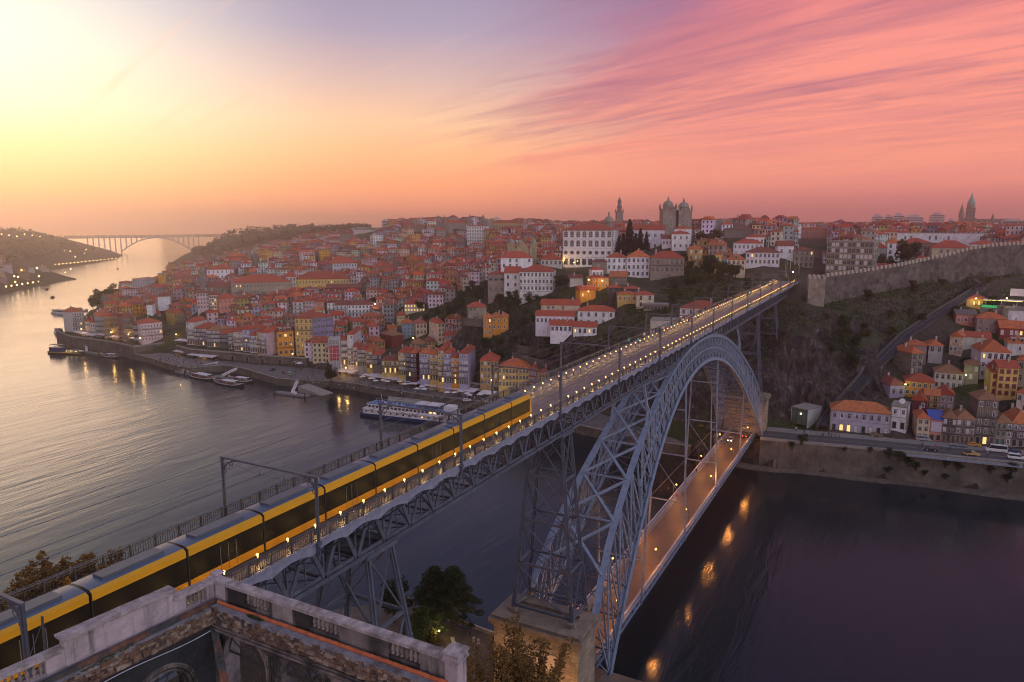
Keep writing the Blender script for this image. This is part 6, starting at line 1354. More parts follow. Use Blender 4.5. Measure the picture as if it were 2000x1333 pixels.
        if rng.random() < .5:
            aw, ad, ah = w*rng.uniform(.4, .65), d*rng.uniform(.4, .7), h*rng.uniform(.45, .75); ax = rng.choice((-1, 1))*(w+aw)*.48; c = MB(); shell(c, aw, ad, ah, max(1, nf-1), 2, 0, 1); wg = c.build('side_wing', [MATS['plaster'], MATS['window_glass']], th, loc=(ax, rng.uniform(-1.5, 1.5), 0), color=tuple(v*rng.uniform(.8, 1.1) for v in col)); roofmb('mono', aw, ad, 1.2, .3).build('roof', MATS['roof_tile'], wg, loc=(0, 0, ah+.03), color=rcol)
        if rng.random() < .35: cx = rng.uniform(-.2, .2)*w; c = MB(); c.box(cx-.9, .6, .1, cx+.9, d*.45, 1.8); c.box(cx-.55, .5, .6, cx+.55, .59, 1.5, 1); c.build('dormer', [MATS['chimney_plaster'], MATS['window_glass']], ro)
        FOOT.append((x, y, r))
    # everything farther: one mass
    m, t = newmat('far_town'); at = nd(t, 'ShaderNodeAttribute', attribute_name='tint').outputs[0]; g = nd(t, 'ShaderNodeNewGeometry')
    n = nd(t, 'ShaderNodeTexNoise', {'Vector': g.outputs['Position'], 'Scale': .35, 'Detail': 4.}).outputs[0]
    nd(t, 'ShaderNodeOutputMaterial', {0: nd(t, 'ShaderNodeBsdfPrincipled', {'Base Color': mix(t, mth(t, 'MULTIPLY', smooth(t, n, .4, .7), .35), at, (.09, .06, .05, 1)), 'Roughness': .85})})
    b = MB(); tint = []; k = 0
    while k < 70:
        y = rng.uniform(820, 1230); d = rng.uniform(14, 130); x = np.interp(y, GB_Y, GB_X)-d; k += 1; rest.append((900, x, y, 4+d/260*74, rng.uniform(4.5, 7), 0, 0))
    for D, x, y, z, r, px, py in rest:
        w, d = r*rng.uniform(1.1, 1.7), r*rng.uniform(1.2, 2.0); nf = rng.choice((2, 2, 3, 3, 4, 5) if D > 700 else (2, 3, 3, 4)); h = nf*3.1; an = facing(Vector((x, y, 0)))+rng.choice((-.4, -.2, .1, .3, .8)); q = MB(); shell(q, w, d, h, nf, max(2, round(w/3)), 0, 1)
        def put_roof(rf, ox, oy, oz):
            b0 = len(q.v); q.v += [(vx+ox, vy+oy, vz+oz) for vx, vy, vz in rf.v]; q.f += [tuple(b0+i for i in f) for f in rf.f]; q.m += [2]*len(rf.f)
        if rng.random() < .55:
            aw, ad, ah = w*rng.uniform(.4, .7), d*rng.uniform(.4, .8), h*rng.uniform(.5, .8); ax, ay = rng.choice((-1, 1))*(w+aw)*.46, rng.uniform(-2.5, 2); n0 = len(q.v); shell(q, aw, ad, ah, max(1, nf-1), 2, 0, 1); q.v[n0:] = [(vx+ax, vy+ay, vz) for vx, vy, vz in q.v[n0:]]; put_roof(roofmb(rng.choice(('hip', 'mono', 'gable')), aw, ad, rng.uniform(1, 2), .3), ax, ay, ah+.03)
        for _ in range(rng.randrange(3)): cx, cy = rng.uniform(-.4, .4)*w, rng.uniform(.2, .8)*d; q.box(cx-.4, cy-.3, h, cx+.4, cy+.3, h+rng.uniform(2, 3.4), 0)
        if rng.random() < .3: cx = rng.uniform(-.25, .25)*w; q.box(cx-.9, .6, h, cx+.9, d*.45, h+1.7, 0); q.box(cx-.55, .52, h+.5, cx+.55, .59, h+1.4, 1)
        rf = roofmb(rng.choice(('hip', 'hip', 'gable', 'gablef', 'flat') if D > 800 else ('hip', 'gable', 'gablef')), w, d, rng.uniform(1.5, 2.8)); put_roof(rf, 0, 0, h+.03)
        ca, sa = math.cos(an), math.sin(an); o = len(b.v); b.v += [(x+vx*ca-vy*sa, y+vx*sa+vy*ca, z+vz) for vx, vy, vz in q.v]; b.f += [tuple(o+i for i in f) for f in q.f]
        wcol = tuple(v*rng.uniform(.8, 1.1) for v in COL[rng.choices(names, wts)[0]]); rcol = tuple(v*rng.uniform(.65, 1.15) for v in ROOFC[rng.choice('rrrodpd')]); lit = rng.random() < .03
        for mi, f in zip(q.m, q.f): tint += [(*(wcol if mi == 0 else (.045, .045, .05) if mi == 1 else rcol), 1)]*len(f)
        b.m += [0]*len(q.f)
    me = b.mesh('town_houses', m); ca_ = me.color_attributes.new('tint', 'FLOAT_COLOR', 'CORNER'); ca_.data.foreach_set('color', np.array(tint, np.float32).ravel())
    tag(link('town_houses', me), 'mass of distant red roofed houses covering the hills behind the town', 'houses', None, 'stuff')
# ---------------------------------------------------------------- burnt out house in the foreground
def ruin():
    pl = mat('parapet_plaster', (.37,.305,.33), .85, .25, .9, .45, 5., streak=.8, second=(.30,.25,.24), sfrac=.36)
    sc = mat('scorched_plaster', (.15,.13,.12), .9, .35, .9, .35, 5., streak=.85, second=(.03,.026,.025), sfrac=.52)
    pr = mat('grimy_plaster', (.26,.225,.215), .88, .3, .9, .4, 5., streak=.8, second=(.10,.085,.08), sfrac=.42)
    cp_ = mat('weathered_coping', (.31,.27,.27), .9, .45, 2.2, .5, 9., second=(.16,.14,.12), sfrac=.42)
    bal = mat('baluster_stone', (.22,.18,.16), .9, .3, 2., .3, 8., second=(.06,.05,.045), sfrac=.42)
    terr = mat('terracotta', (.42,.11,.04), .8, .3, 3., .3, 8., second=(.16,.06,.035), sfrac=.35)
    led = mat('cement_ledge', (.20,.19,.21), .9, .3, 2., .5, 6., second=(.07,.065,.065), sfrac=.4)
    rub = mat('broken_brick', (.15,.085,.055), .95, .5, 2.2, 1., 6., second=(.045,.034,.03), sfrac=.45, island=(.27,.20,.15))
    soot = mat('sooty_wall', (.022,.022,.025), .9, .4, .8, .6, 4., second=(.10,.085,.08), sfrac=.30)
    ash_ = mat('bared_plaster', (.20,.17,.18), .9, .3, 1., .4, 5., second=(.03,.028,.03), sfrac=.45, streak=.5)
    rust = mat('rusted_steel', (.16,.06,.03), .8, .4, 2.5, .4, 8., second=(.035,.04,.042), sfrac=.55)
    frm = mat('charred_frame', (.05,.042,.04), .8, .3, 3.); trim = mat('charred_moulding', (.19,.15,.13), .9, .4, 2., .5, 6., second=(.04,.035,.033), sfrac=.5)
    C0 = Vector((-168.6, -21.45, 0)); r = thing('ruined_house', 'roofless burnt out house with balustraded parapet beside the bridge', 'ruined house', (C0.x, C0.y, 60)); o = Vector((C0.x, C0.y, 60))
    def fr(u, w): 
        M = Matrix.Identity(4); u = Vector(u).normalized(); w = Vector(w).normalized()
        for i in range(3): M[i][0], M[i][1], M[i][2] = u[i], w[i], (0, 0, 1)[i]
        return M
    MR = fr((0, -1, 0), (-1, 0, 0)); ML = fr((-.995, .1005, 0), (-.1005, -.995, 0)); Z = 60     # local: x along the wall, y inwards, z up from 60
    rng = random.Random(8)
    bm_ = MB(); bm_.lathe([(.075, 0), (.075, .05), (.045, .07), (.05, .10), (.085, .20), (.08, .26), (.04, .40), (.035, .46), (.055, .49), (.07, .51), (.07, .56)], 10); BAL = bm_.mesh('baluster', bal, True)
    def M3(M): return M
    def part(name, fn, m, parent, M, bev=False):
        b = MB(); fn(b); b.v = [tuple(M @ Vector(p)) for p in b.v]; return b.build(name, m, parent)
    for M, segs, nm in ((MR, [('s', 0, 1.05, pl), ('s', 1.05, 2.1, sc), ('b', 2.1, 3.75, sc), ('s', 3.75, 5.1, pr), ('s', 5.1, 5.95, sc), ('b', 5.95, 7.55, sc), ('s', 7.55, 10.0, sc), ('b', 10.0, 11.5, sc), ('s', 11.5, 12.7, pr)], 'R'),
                        (ML, [('s', .40, .75, pl), ('b', .75, 1.75, pl), ('s', 1.75, 2.3, pl), ('h', 2.3, 6.65, pl), ('s', 6.65, 7.3, pl), ('b', 7.3, 8.9, pl), ('s', 8.9, 11.0, pl)], 'L')):
        par = link('parapet', None, r); y0, y1 = .02, .36
        for kind, a, c, m in segs:
            a_ = a+.002; c_ = c-.002
            if kind == 's': part('parapet_panel', lambda b: b.box(a_, y0, 11.9, c_, y1, 12.86), m, par, M); part('coping', lambda b: b.box(a_, y0-.07, 12.863, c_, y1+.07, 13.0), cp_, par, M)
            elif kind == 'h':
                part('parapet_panel', lambda b: (b.box(a_, y0, 11.9, c_, y1, 13.26), b.box(a_-.0, y0-.03, 12.2, c_, y1+.04, 12.28)), m, par, M); part('coping', lambda b: (b.box(a_-.06, y0-.1, 13.263, c_+.06, y1+.1, 13.33), b.box(a_-.1, y0-.14, 13.333, c_+.1, y1+.14, 13.42)), cp_, par, M)
            else:
                part('base_course', lambda b: b.box(a_, y0+.02, 11.9, c_, y1-.02, 12.26), m, par, M); part('coping', lambda b: (b.box(a_, y0-.07, 12.863, c_, y1+.07, 13.0), b.box(a_, y0+.03, 12.80, c_, y1-.03, 12.862)), cp_, par, M)
                n = max(4, round((c-a)/.215))
                for k in range(n): link('baluster', BAL, par, M @ Vector((a+(k+.5)*(c-a)/n, .19, 12.255)))
        # end and corner piers
        if nm == 'R':
            part('pier', lambda b: (b.box(12.7, -.12, 11.3, 13.25, .5, 12.95), b.box(12.62, -.2, 12.953, 13.33, .58, 13.02), b.box(12.66, -.16, 13.023, 13.29, .54, 13.2)), pl, par, M); part('pier_cap', lambda b: b.box(12.6, -.22, 13.203, 13.35, .6, 13.28), cp_, par, M)
            for x in (1.05, 3.75, 5.1): part('pilaster_strip', lambda b: b.box(x-.06, .365, 11.95, x+.06, .40, 12.855), sc, par, M)
    part('corner_pier', lambda b: (b.box(-.25, -.25, 11.9, .02, .36, 12.98), b.box(-.33, -.33, 12.983, .1, .1, 13.06)), pl, r, MR)
    # inner ledges, gutters, rubble courses and burnt faces
    def ledge(M, L, nm, x_start):
        part('ledge', lambda b: (b.box(-.1 if nm == 'R' else .93, .365, 11.6, L, .92, 12.06 if nm == 'R' else 12.05)), led, r, M)
        if nm == 'R':
            def gut(b):
                x = x_start
                while x < L-.6:
                    l = rng.uniform(.32, .42); b.tube((x, .56+rng.uniform(-.015, .015), 12.12), (x+l*.97, .56+rng.uniform(-.015, .015), 12.12), .085, .075, 8); x += l
            part('terracotta_gutter', gut, terr, r, M)
        else: part('flashing', lambda b: (b.box(.5, .62, 12.07, L, .72, 12.28), b.box(.5, .50, 12.063, L, .617, 12.12)), rust, r, M)
        def rubble(b):
            x = -.05
            while x < L-.2:
                for lay in range(4):
                    w = rng.uniform(.16, .42); z = 12.03-lay*.135; dy = .80+lay*.055+rng.uniform(-.06, .06)
                    if lay == 0 and rng.random() < .25: continue
                    h = .13+rng.uniform(-.02, .03); q = MB(); q.box(-w/2, -.16, -h/2, w/2, .16, h/2); T = Matrix.Translation((x+rng.uniform(0, .2), dy, z-h/2)) @ Matrix.Rotation(rng.gauss(0, .12), 4, 'Z') @ Matrix.Rotation(rng.gauss(0, .08), 4, 'X')
                    b.add([T @ (Vector(p)+Vector((rng.uniform(-.025, .025),)*3)) for p in q.v], q.f)
                x += rng.uniform(.16, .26)
        part('rubble_course', rubble, rub, r, M)
        part('rubble_core', lambda b: b.box(-.2 if M is MR else .97, .70, 11.35, L, .96, 11.86 if M is MR else 11.853), rub, r, M)
    ledge(MR, 13.2, 'R', .35); ledge(ML, 11, 'L', 0)
    # right wall: arched bays, outer and inner skins with reveals
    def arches(M, centers, L, zt, zsp, R_, y_in, y_out, ma):
        def f(b):
            n = 16; prev = -.2
            for cx in centers:
                b.quad((prev, y_in, 3), (cx-R_, y_in, 3), (cx-R_, y_in, zt), (prev, y_in, zt)); b.quad((cx-R_, y_out, 3), (prev, y_out, 3), (prev, y_out, zt), (cx-R_, y_out, zt))
                P = [(cx-R_*math.cos(pi*i/n), zsp+R_*math.sin(pi*i/n)) for i in range(n+1)]
                for (x0, z0), (x1, z1) in zip(P, P[1:]):
                    b.quad((x0, y_in, z0), (x1, y_in, z1), (x1, y_in, zt), (x0, y_in, zt)); b.quad((x1, y_out, z1), (x0, y_out, z0), (x0, y_out, zt), (x1, y_out, zt)); b.quad((x0, y_out, z0), (x1, y_out, z1), (x1, y_in, z1), (x0, y_in, z0))
                for s in (-1, 1): b.quad((cx+s*R_, y_out, 8.1), (cx+s*R_, y_in, 8.1), (cx+s*R_, y_in, zsp), (cx+s*R_, y_out, zsp))
                b.box(cx-R_, y_out, 3, cx+R_, y_in, 8.1); prev = cx+R_
            b.quad((prev, y_in, 3), (L, y_in, 3), (L, y_in, zt), (prev, y_in, zt)); b.quad((L, y_out, 3), (prev, y_out, 3), (prev, y_out, zt), (L, y_out, zt))
            b.quad((-.2, y_in, zt), (L, y_in, zt), (L, y_out, zt), (-.2, y_out, zt)); b.quad((L, y_in, 3), (L, y_out, 3), (L, y_out, zt), (L, y_in, zt))
        w = part('burnt_wall', f, ma, r, M)
        for cx in centers:
            a = link('arched_window', None, r)
            def mould(b):
                n = 18
                for rr, wd in ((R_+.06, .09), (R_+.2, .06), (R_+.30, .05)):
                    P = [Vector((cx-rr*math.cos(pi*i/n), y_in+.03, zsp+rr*math.sin(pi*i/n))) for i in range(n+1)]; P = [Vector((cx-rr, y_in+.03, 7))]+P+[Vector((cx+rr, y_in+.03, 7))]
                    for p, q in zip(P, P[1:]): b.beam(p, q, .09, wd, up=(0, 1, 0), ext=.01)
            part('moulding', mould, trim, a, M)
            def trac(b):
                y = y_in-.30; n = 16; r2 = R_*.46
                for rr in (R_*.98, r2):
                    P = [Vector((cx-rr*math.cos(pi*i/n), y, zsp+rr*math.sin(pi*i/n))) for i in range(n+1)]
                    for p, q in zip(P, P[1:]): b.beam(p, q, .05, .05, up=(0, 1, 0))
                for k in range(1, 6): an = pi*k/6; b.beam((cx-r2*.0*math.cos(an), y, zsp), (cx-R_*math.cos(an), y, zsp+R_*math.sin(an)), .04, .04, up=(0, 1, 0))
                b.beam((cx-R_, y, zsp), (cx+R_, y, zsp), .07, .07, up=(0, 1, 0))
                for k in (-.5, 0, .5): b.beam((cx+k*R_, y, zsp), (cx+k*R_, y, 8.1), .04, .04, up=(0, 1, 0))
            part('fanlight_tracery', trac, frm, a, M)
    arches(MR, (2.65, 6.15, 9.75), 13.2, 11.5, 10.0, 1.30, .95, .10, ash_)
    for cx in (.75, 4.4, 7.95, 11.5):
        def pil(b):
            for d in (-.16, 0, .16): b.box(cx+d-.055, .955, 5, cx+d+.055, 1.06, 11.0)
            b.box(cx-.34, .953, 11.0, cx+.34, 1.16, 11.10); b.box(cx-.28, .953, 10.9, cx+.28, 1.1, 10.997); b.box(cx-.4, .952, 4.5, cx+.4, .99, 10.9)
        part('pilaster', pil, trim, r, MR)
    part('cornice_moulding', lambda b: (b.box(-.1, .953, 11.12, 13.2, 1.12, 11.2), b.box(-.1, .953, 11.25, 13.2, 1.05, 11.32)), trim, r, MR)
    arches(ML, (3.4, 7.4), 11, 11.5, 9.1, 1.2, .95, .10, soot)
    part('floor_debris', lambda b: b.box(-.3, .9, 2, 13, 9, 7.2), soot, r, MR)
    def deb(b):
        for _ in range(260):
            s = rng.uniform(.08, .4); T = Matrix.Translation((rng.uniform(.5, 12), rng.uniform(1., 5), 7.2+rng.uniform(0, .7)*max(0, 1-.3))) @ Matrix.Rotation(rng.uniform(0, 6), 4, 'Z') @ Matrix.Rotation(rng.uniform(-.6, .6), 4, 'X'); q = MB(); q.box(-s, -s*.5, -s*.25, s, s*.5, s*.25); b.add([T @ Vector(p) for p in q.v], q.f)
    part('debris', deb, rub, r, MR)
    # leaning steel joist and burnt rafter at the corner, loose cable
    def I(b, p, q, h=.34, w=.30): p, q = Vector(p), Vector(q); b.beam(p, q, w, .03, up=(0, .4, 1)); u = Vector((0, .2, 1)).normalized()*h; b.beam(p-u, q-u, w, .03, up=(0, .4, 1)); b.beam(p-u*.5, q-u*.5, .03, h, up=(0, .4, 1))
    w2l = lambda p: Vector(p)-o
    a = atd(409, 1180, 33.0); c = atd(441, 1345, 29.2); b = MB(); I(b, a-o, c-o); b.build('leaning_joist', rust, r)
    a = atd(403, 1192, 33.6); c = atd(421, 1157, 33.3); b = MB(); I(b, a-o, c-o, .2, .15); b.build('burnt_rafter', rust, r)
    def cab(b):
        P = [Vector((x, 1.0, 11.25-.02*x-.12*math.sin(x*.9))) for x in np.arange(1.0, 9.5, .5)]; b.pipe(P, .022, 5)
    part('loose_cable', cab, mat('pale_cable', (.45,.43,.5), .6, .2, 2.), r, ML)
    # tufts on the ledge
    b = MB(); leaves(b, (MR @ Vector((3.1, .62, 12.1))), (.18, .55, .07), 400, .05, rng, .1); leaves(b, (ML @ Vector((5., .8, 12.05))), (1.6, .12, .05), 300, .05, rng, .1); b.build('grass_tuft', leafmat('leaf_tuft', (.03,.05,.015), (.08,.10,.03)), r)
    # broken rubble heap at the far end of the wall
    def heap(b):
        for _ in range(120):
            s = rng.uniform(.06, .2); T = Matrix.Translation((13.45+rng.gauss(0, .35), .55+rng.gauss(0, .3), 11.5+rng.uniform(-.4, .15))) @ Matrix.Rotation(rng.uniform(0, 6), 4, 'Z') @ Matrix.Rotation(rng.uniform(-.6, .6), 4, 'X'); q = MB(); q.box(-s, -s*.7, -s*.5, s, s*.7, s*.5); b.add([T @ Vector(p) for p in q.v], q.f)
    part('wall_stub', lambda b: b.box(13.2, -.1, 3, 14.6, 1.0, 11.3), rub, r, MR); part('rubble_heap', heap, rub, r, MR)
    # dark mast with a stay behind the parapet
    p = atd(84, 1283, 42); q = atd(82, 1204, 42); m_ = thing('dark_mast', 'short dark mast with a diagonal stay behind the left parapet', 'mast', p); b = MB(); b.tube((0, 0, -9), q-p, .07, .06, 6); b.build('post', MATS['balcony_iron'], m_); b = MB(); b.tube(q-p-Vector((0, 0, .3)), (-1.1, .2, -.9), .025, .025, 4); b.build('stay', MATS['balcony_iron'], m_)

def near_quay():
    pav = mat('near_paving', (.125,.092,.072), .8, .3, .4, .2, 2., second=(.095,.075,.06), sfrac=.5); kerb = mat('pale_kerb', (.42,.37,.32), .8, .25, .8)
    flat('near_quay', [(-110, -24), (-77.6, -24), (-77.4, 26.5), (-75.5, 41), (-93, 58), (-125, 60)], 10.02, pav)
    r = thing('quay_parapet', 'low pale stone parapet along the near quay edge', 'parapet', (-77.5, 16, 10)); strip([(.0, -6), (.3, 0), (1.1, 9.5), (1.4, 12), (3.4, 25)], .45, -.0, .75, 1).build('parapet_stone', kerb, r)
    b = MB(); P = [atz(px, py, 10.1) for px, py in ((868, 1268), (900, 1262), (927, 1278), (882, 1312))]; b.prism([(p.x, p.y) for p in P], 10.023, 10.10); tag(b.build('glass_panel', mat('panel_glass', (.11,.125,.115), .25, .2, .8)), 'grey green glazed panel set in the near quay paving', 'panel')
    p = atz(886, 1258, 10); th = thing('stone_bench', 'pale stone slab bench on the near quay', 'bench', (p.x, p.y, 10.02), .75); b = MB(); b.box(-1.5, -.35, .32, 1.5, .35, .48); b.build('seat', kerb, th)
    for x in (-1., 1.): b = MB(); b.box(x-.15, -.3, 0, x+.15, .3, .317); b.build('leg', kerb, th)
    for px, py, lab in ((925, 1254, 'stone bollard nearest the standing person on the quay'), (934, 1258, 'stone bollard farther right of the standing person')):
        p = atz(px, py, 10); th = thing('stone_bollard', lab, 'bollard', (p.x, p.y, 10.02)); b = MB(); b.lathe([(.32, 0), (.32, .15), (.26, .2), (.24, .75), (.3, .8), (.22, .98), (.05, 1.02)], 12); b.build('shaft', kerb, th, smooth=True)
    p = atz(858, 1262, 10); th = thing('park_lamp', 'short yellow lit garden lamp under the quay trees', 'lamp', (p.x, p.y, 10)); b = MB(); b.tube((0, 0, 0), (0, 0, 3.0), .06, .05, 6); b.build('pole', MATS['balcony_iron'], th); b = MB(); b.ball((0, 0, 3.1), .16, 8); b.build('lamp_globe', glow('park_glow', (1, .72, .12), 10), th)
    l = bpy.data.lights.new('park_light', 'POINT'); l.energy = 260; l.color = (1, .75, .15); l.shadow_soft_size = .2; link('park_light', l, th, (0, 0, 3.4))
    # warm lamps washing the masonry pier
    for x, y, lab in ((-98.5, -6.0, 'orange street lamp at the right foot of the near masonry pier'), (-99.0, 5.5, 'orange street lamp at the left foot of the near masonry pier')):
        th = thing('street_lamp', lab, 'street lamp', (x, y, 10), 0, 'orange street lamps at the near masonry pier'); b = MB(); b.tube((0, 0, 0), (0, 0, 5.2), .08, .06, 6); b.build('pole', MATS['balcony_iron'], th); b = MB(); b.ball((0, 0, 5.3), .2, 8); b.build('lamp_globe', glow('street_glow', (1, .42, .07), 14), th)
        l = bpy.data.lights.new('street_light', 'POINT'); l.energy = 1100; l.color = (1, .5, .16); l.shadow_soft_size = .25; link('street_light', l, th, (0, 0, 5.8))
# ---------------------------------------------------------------- things on the bridge
def bridge_things():
    iron = MATS['dark_painted_iron']; gi = mat('gantry_iron', (.075,.08,.11), .5, .2, 1., .1, 4., streak=.25)
    # metro train
    yel = mat('tram_yellow', (.58,.29,.012), .35, .06, .4); amb = mat('tram_amber', (.52,.22,.01), .35, .08, .4); blk = mat('tram_glass_black', (.010,.008,.006), .5, .2, .3, spec=.15); rf = mat('tram_roof', (.075,.10,.155), .4, .15, .3); grey = mat('tram_grey', (.09,.10,.12), .5, .15, .5)
    x1, x0, ya, yb, z0 = -99.0, -229.0, -3.30, -.68, ZD+.02
    r = thing('metro_train', 'long yellow and black metro train with blue grey roof crossing the upper deck', 'train', (-110, -1.98, ZD))
    o = Vector((-110, -1.98, ZD)); N = 18; L = (x1-x0)/N
    for k in range(N):
        a, c = x0+k*L-o.x+.12, x0+(k+1)*L-o.x-.12; y0, y1 = ya-o.y, yb-o.y; s = link('car_section', None, r)
        if k == N-1: c -= 1.6
        b = MB(); b.box(a, y0+.05, .32, c, y1-.05, 3.2); b.build('body', grey, s)
        b = MB(); b.box(a, y0, .22, c, y0+.049, .88); b.box(a, y1-.049, .22, c, y1, .88); b.build('lower_panel', amb, s)
        b = MB(); b.box(a, y0+.012, .883, c, y0+.049, 2.74); b.box(a, y1-.049, .883, c, y1-.012, 2.74); b.build('window_band', blk, s)
        b = MB(); b.box(a, y0, 2.743, c, y0+.049, 3.22); b.box(a, y1-.049, 2.743, c, y1, 3.22); b.add([(a, y0, 3.22), (c, y0, 3.22), (c, y0+.28, 3.40), (a, y0+.28, 3.40)], [(0,1,2,3)]); b.build('upper_panel', yel, s)
        b = MB(); m = 7; pts = [(y0+.28+(y1-y0-.56)*i/m, 3.40+.10*math.sin(pi*i/m)) for i in range(m+1)]
        b.add([(a, y, z) for y, z in pts]+[(c, y, z) for y, z in pts], [(i, i+1, m+2+i, m+1+i) for i in range(m)]); b.build('roof', rf, s)
        b = MB(); b.box(a+1.2, y0+.75, 3.44, c-1.2, y1-.75, 3.66); b.build('roof_unit', grey, s)
        if k % 2 == 0:
            b = MB(); xm = (a+c)/2
            for d in (-.75, 0, .75): b.box(xm+d-.025, y0-.01, .35, xm+d+.025, y0+.011, 2.43)
            b.build('door', grey, s)
        if k < N-1: b = MB(); b.box(c, y0+.2, .4, c+.24, y1-.2, 3.2); b.build('bellows', blk, s)
        else:
            e = c+1.6; b = MB(); ym = .0
            b.add([(c, y0+.02, .3), (c, y1-.02, .3), (c, y1-.02, 3.25), (c, y0+.02, 3.25), (e, y0+.45, .35), (e, y1-.45, .35), (e-.1, y1-.5, 1.2), (e-.1, y0+.5, 1.2), (e-.9, y1-.4, 3.1), (e-.9, y0+.4, 3.1)], [(0,4,7,3), (7,9,3), (1,2,6,5), (6,2,8), (0,1,5,4), (4,5,6,7), (2,3,9,8)], 0)
            b.add([(e-.1, y0+.5, 1.21), (e-.1, y1-.5, 1.21), (e-.88, y1-.42, 3.08), (e-.88, y0+.42, 3.08)], [(0,1,2,3)], 1); b.build('nose', [yel, blk], s)
    # catenary portals
    X = [-169.2, -145.9, -122.9, -95.6, -70.1, -45.1, -19.1, 4.3, 29, 54, 79, 104, 129, 154, 178]; hp = 5.75; gp = None
    OR = 'first nearest second third fourth fifth sixth seventh eighth ninth tenth eleventh twelfth thirteenth last'.split()
    for k, x in enumerate(X):
        lab = ('cut catenary portal at the left picture edge' if k == 0 else 'complete iron catenary portal nearest the viewer' if k == 1 else 'farthest catenary portal at the city end' if k == len(X)-1 else f'iron catenary portal, {OR[k]} counting away from the viewer')
        if gp is None:
            gp = thing('catenary_portal', lab, 'portal', (x, 0, ZD), 0, 'catenary portals along the deck')
            for s in (-1, 1):
                b = MB(); y = s*5.72
                b.box(-.16, y-.05, -1.2, .16, y+.05, hp); b.box(-.05, y-.17, -1.2, .05, y-.053, hp); b.box(-.05, y+.053, -1.2, .05, y+.17, hp); b.box(-.22, y-.22, -.25, .22, y+.22, .02); b.build('post', gi, gp)
                b = MB(); n = 9; R_ = 1.75; P = [Vector((0, s*(5.72-R_+R_*math.cos(pi/2*i/n)), hp-.05-R_+R_*math.sin(pi/2*i/n))) for i in range(n+1)]
                for p, q in zip(P, P[1:]): b.beam(p, q, .09, .12, up=(1, 0, 0), ext=.02)
                for (cy, cz, rr) in ((5.1, hp-.62, .34), (4.55, hp-.36, .17), (5.44, hp-1.25, .16)):
                    Q = [Vector((0, s*cy+rr*math.cos(2*pi*i/10), cz+rr*math.sin(2*pi*i/10))) for i in range(11)]
                    for p, q in zip(Q, Q[1:]): b.beam(p, q, .06, .05, up=(1, 0, 0))
                b.build('bracket', gi, gp)
            b = MB(); b.box(-.12, -5.9, hp, .12, 5.9, hp+.16); b.build('crossbeam', gi, gp)
            b = MB()
            b.pipe([(0, -4.0, hp-.35), (0, -2, hp-.85), (0, -1.4, hp-.8), (0, .4, hp-.8), (0, 1.2, hp-.85), (0, 4.0, hp-.35)], .02, 4); b.tube((0, -2, hp-.85), (0, -2, hp-.5), .05, .05, 5); b.tube((0, .95, hp-.85), (0, .95, hp-.5), .05, .05, 5); b.build('span_wire', iron, gp)
        else:
            c = copytree(gp); c.location = (x, 0, ZD); c['label'] = lab
    for y, z, lab in ((-1.98, hp-.85, 'overhead contact wire above the train'), (.95, hp-.85, 'overhead contact wire above the empty track'), (.95, hp-.02, 'upper carrier wire over the empty track')):
        b = MB(); b.tube((-225, y, ZD+z), (195, y, ZD+z), .028, .028, 5); tag(b.build('overhead_wire', iron), lab, 'wire')
    b = MB(); b.tube((-225, 6.6, ZD+hp-.6), (-60, 6.0, ZD+hp-.4), .028, .028, 5); tag(b.build('overhead_wire', iron), 'feeder wire hung outside the left railing', 'wire')
    # walkway lights
    post = mat('bollard_black', (.035,.035,.04), .5, .2, 2.); gl = glow('bollard_glow', (1, .50, .13), 5.5); b = MB(); b.lathe([(.11, 0), (.11, .06), (.075, .08), (.075, .72), (.10, .73), (.10, .78)], 8); pm = b.mesh('post', post); b = MB(); b.lathe([(.07, .78), (.105, .85), (.095, .93), (.04, .97)], 8); lm = b.mesh('lamp_head', gl)
    ld_ = bpy.data.lights.new('bollard_light', 'POINT'); ld_.energy = 38; ld_.color = (1, .60, .16); ld_.shadow_soft_size = .12; ld_.use_custom_distance = False
    n = 0
    for y, side in ((-4.52, 'right'), (2.98, 'left')):
        x = -226.0
        while x < 186:
            if x > -182:
                r = thing('bollard_light', f'glowing bollard light on the {side} walkway edge of the bridge', 'bollard light', (x, y, ZD+.10), 0, f'bollard lights along the {side} walkway'); link('post', pm, r); link('lamp_head', lm, r); link('bollard_light', ld_, r, (0, 0, .84) if False else (0, (.17 if y > 0 else -.17), .70))
            x += 3.24
    # lower deck lamps
    gl2 = glow('sodium_glow', (1, .40, .06), 9); l2 = bpy.data.lights.new('sodium_light', 'POINT'); l2.energy = 1000; l2.color = (1, .36, .07); l2.shadow_soft_size = .25
    for k, (x, s) in enumerate([(-68, 1), (-62, -1), (-45, 1), (-36, -1), (-21, 1), (-9, -1), (8, 1), (20, -1), (38, 1), (50, -1), (66, 1), (80, -1), (93, 1)]):
        y = s*(4.4+.05); r = thing('deck_lamp', f'orange road lamp on the {"left" if s > 0 else "right"} side of the lower deck', 'street lamp', (x, y, 10.2), 0, f'lamps on the {"left" if s > 0 else "right"} side of the lower deck')
        b = MB(); b.tube((0, 0, 0), (0, 0, 4.6), .07, .05, 6); b.tube((0, 0, 4.6), (0, -s*.8, 4.9), .04, .04, 5); b.build('pole', MATS['balcony_iron'], r); b = MB(); b.ball((0, -s*.85, 4.82), .20, 8); b.build('lamp_globe', gl2, r); link('sodium_light', l2, r, (0, -s*1.0, 4.4))

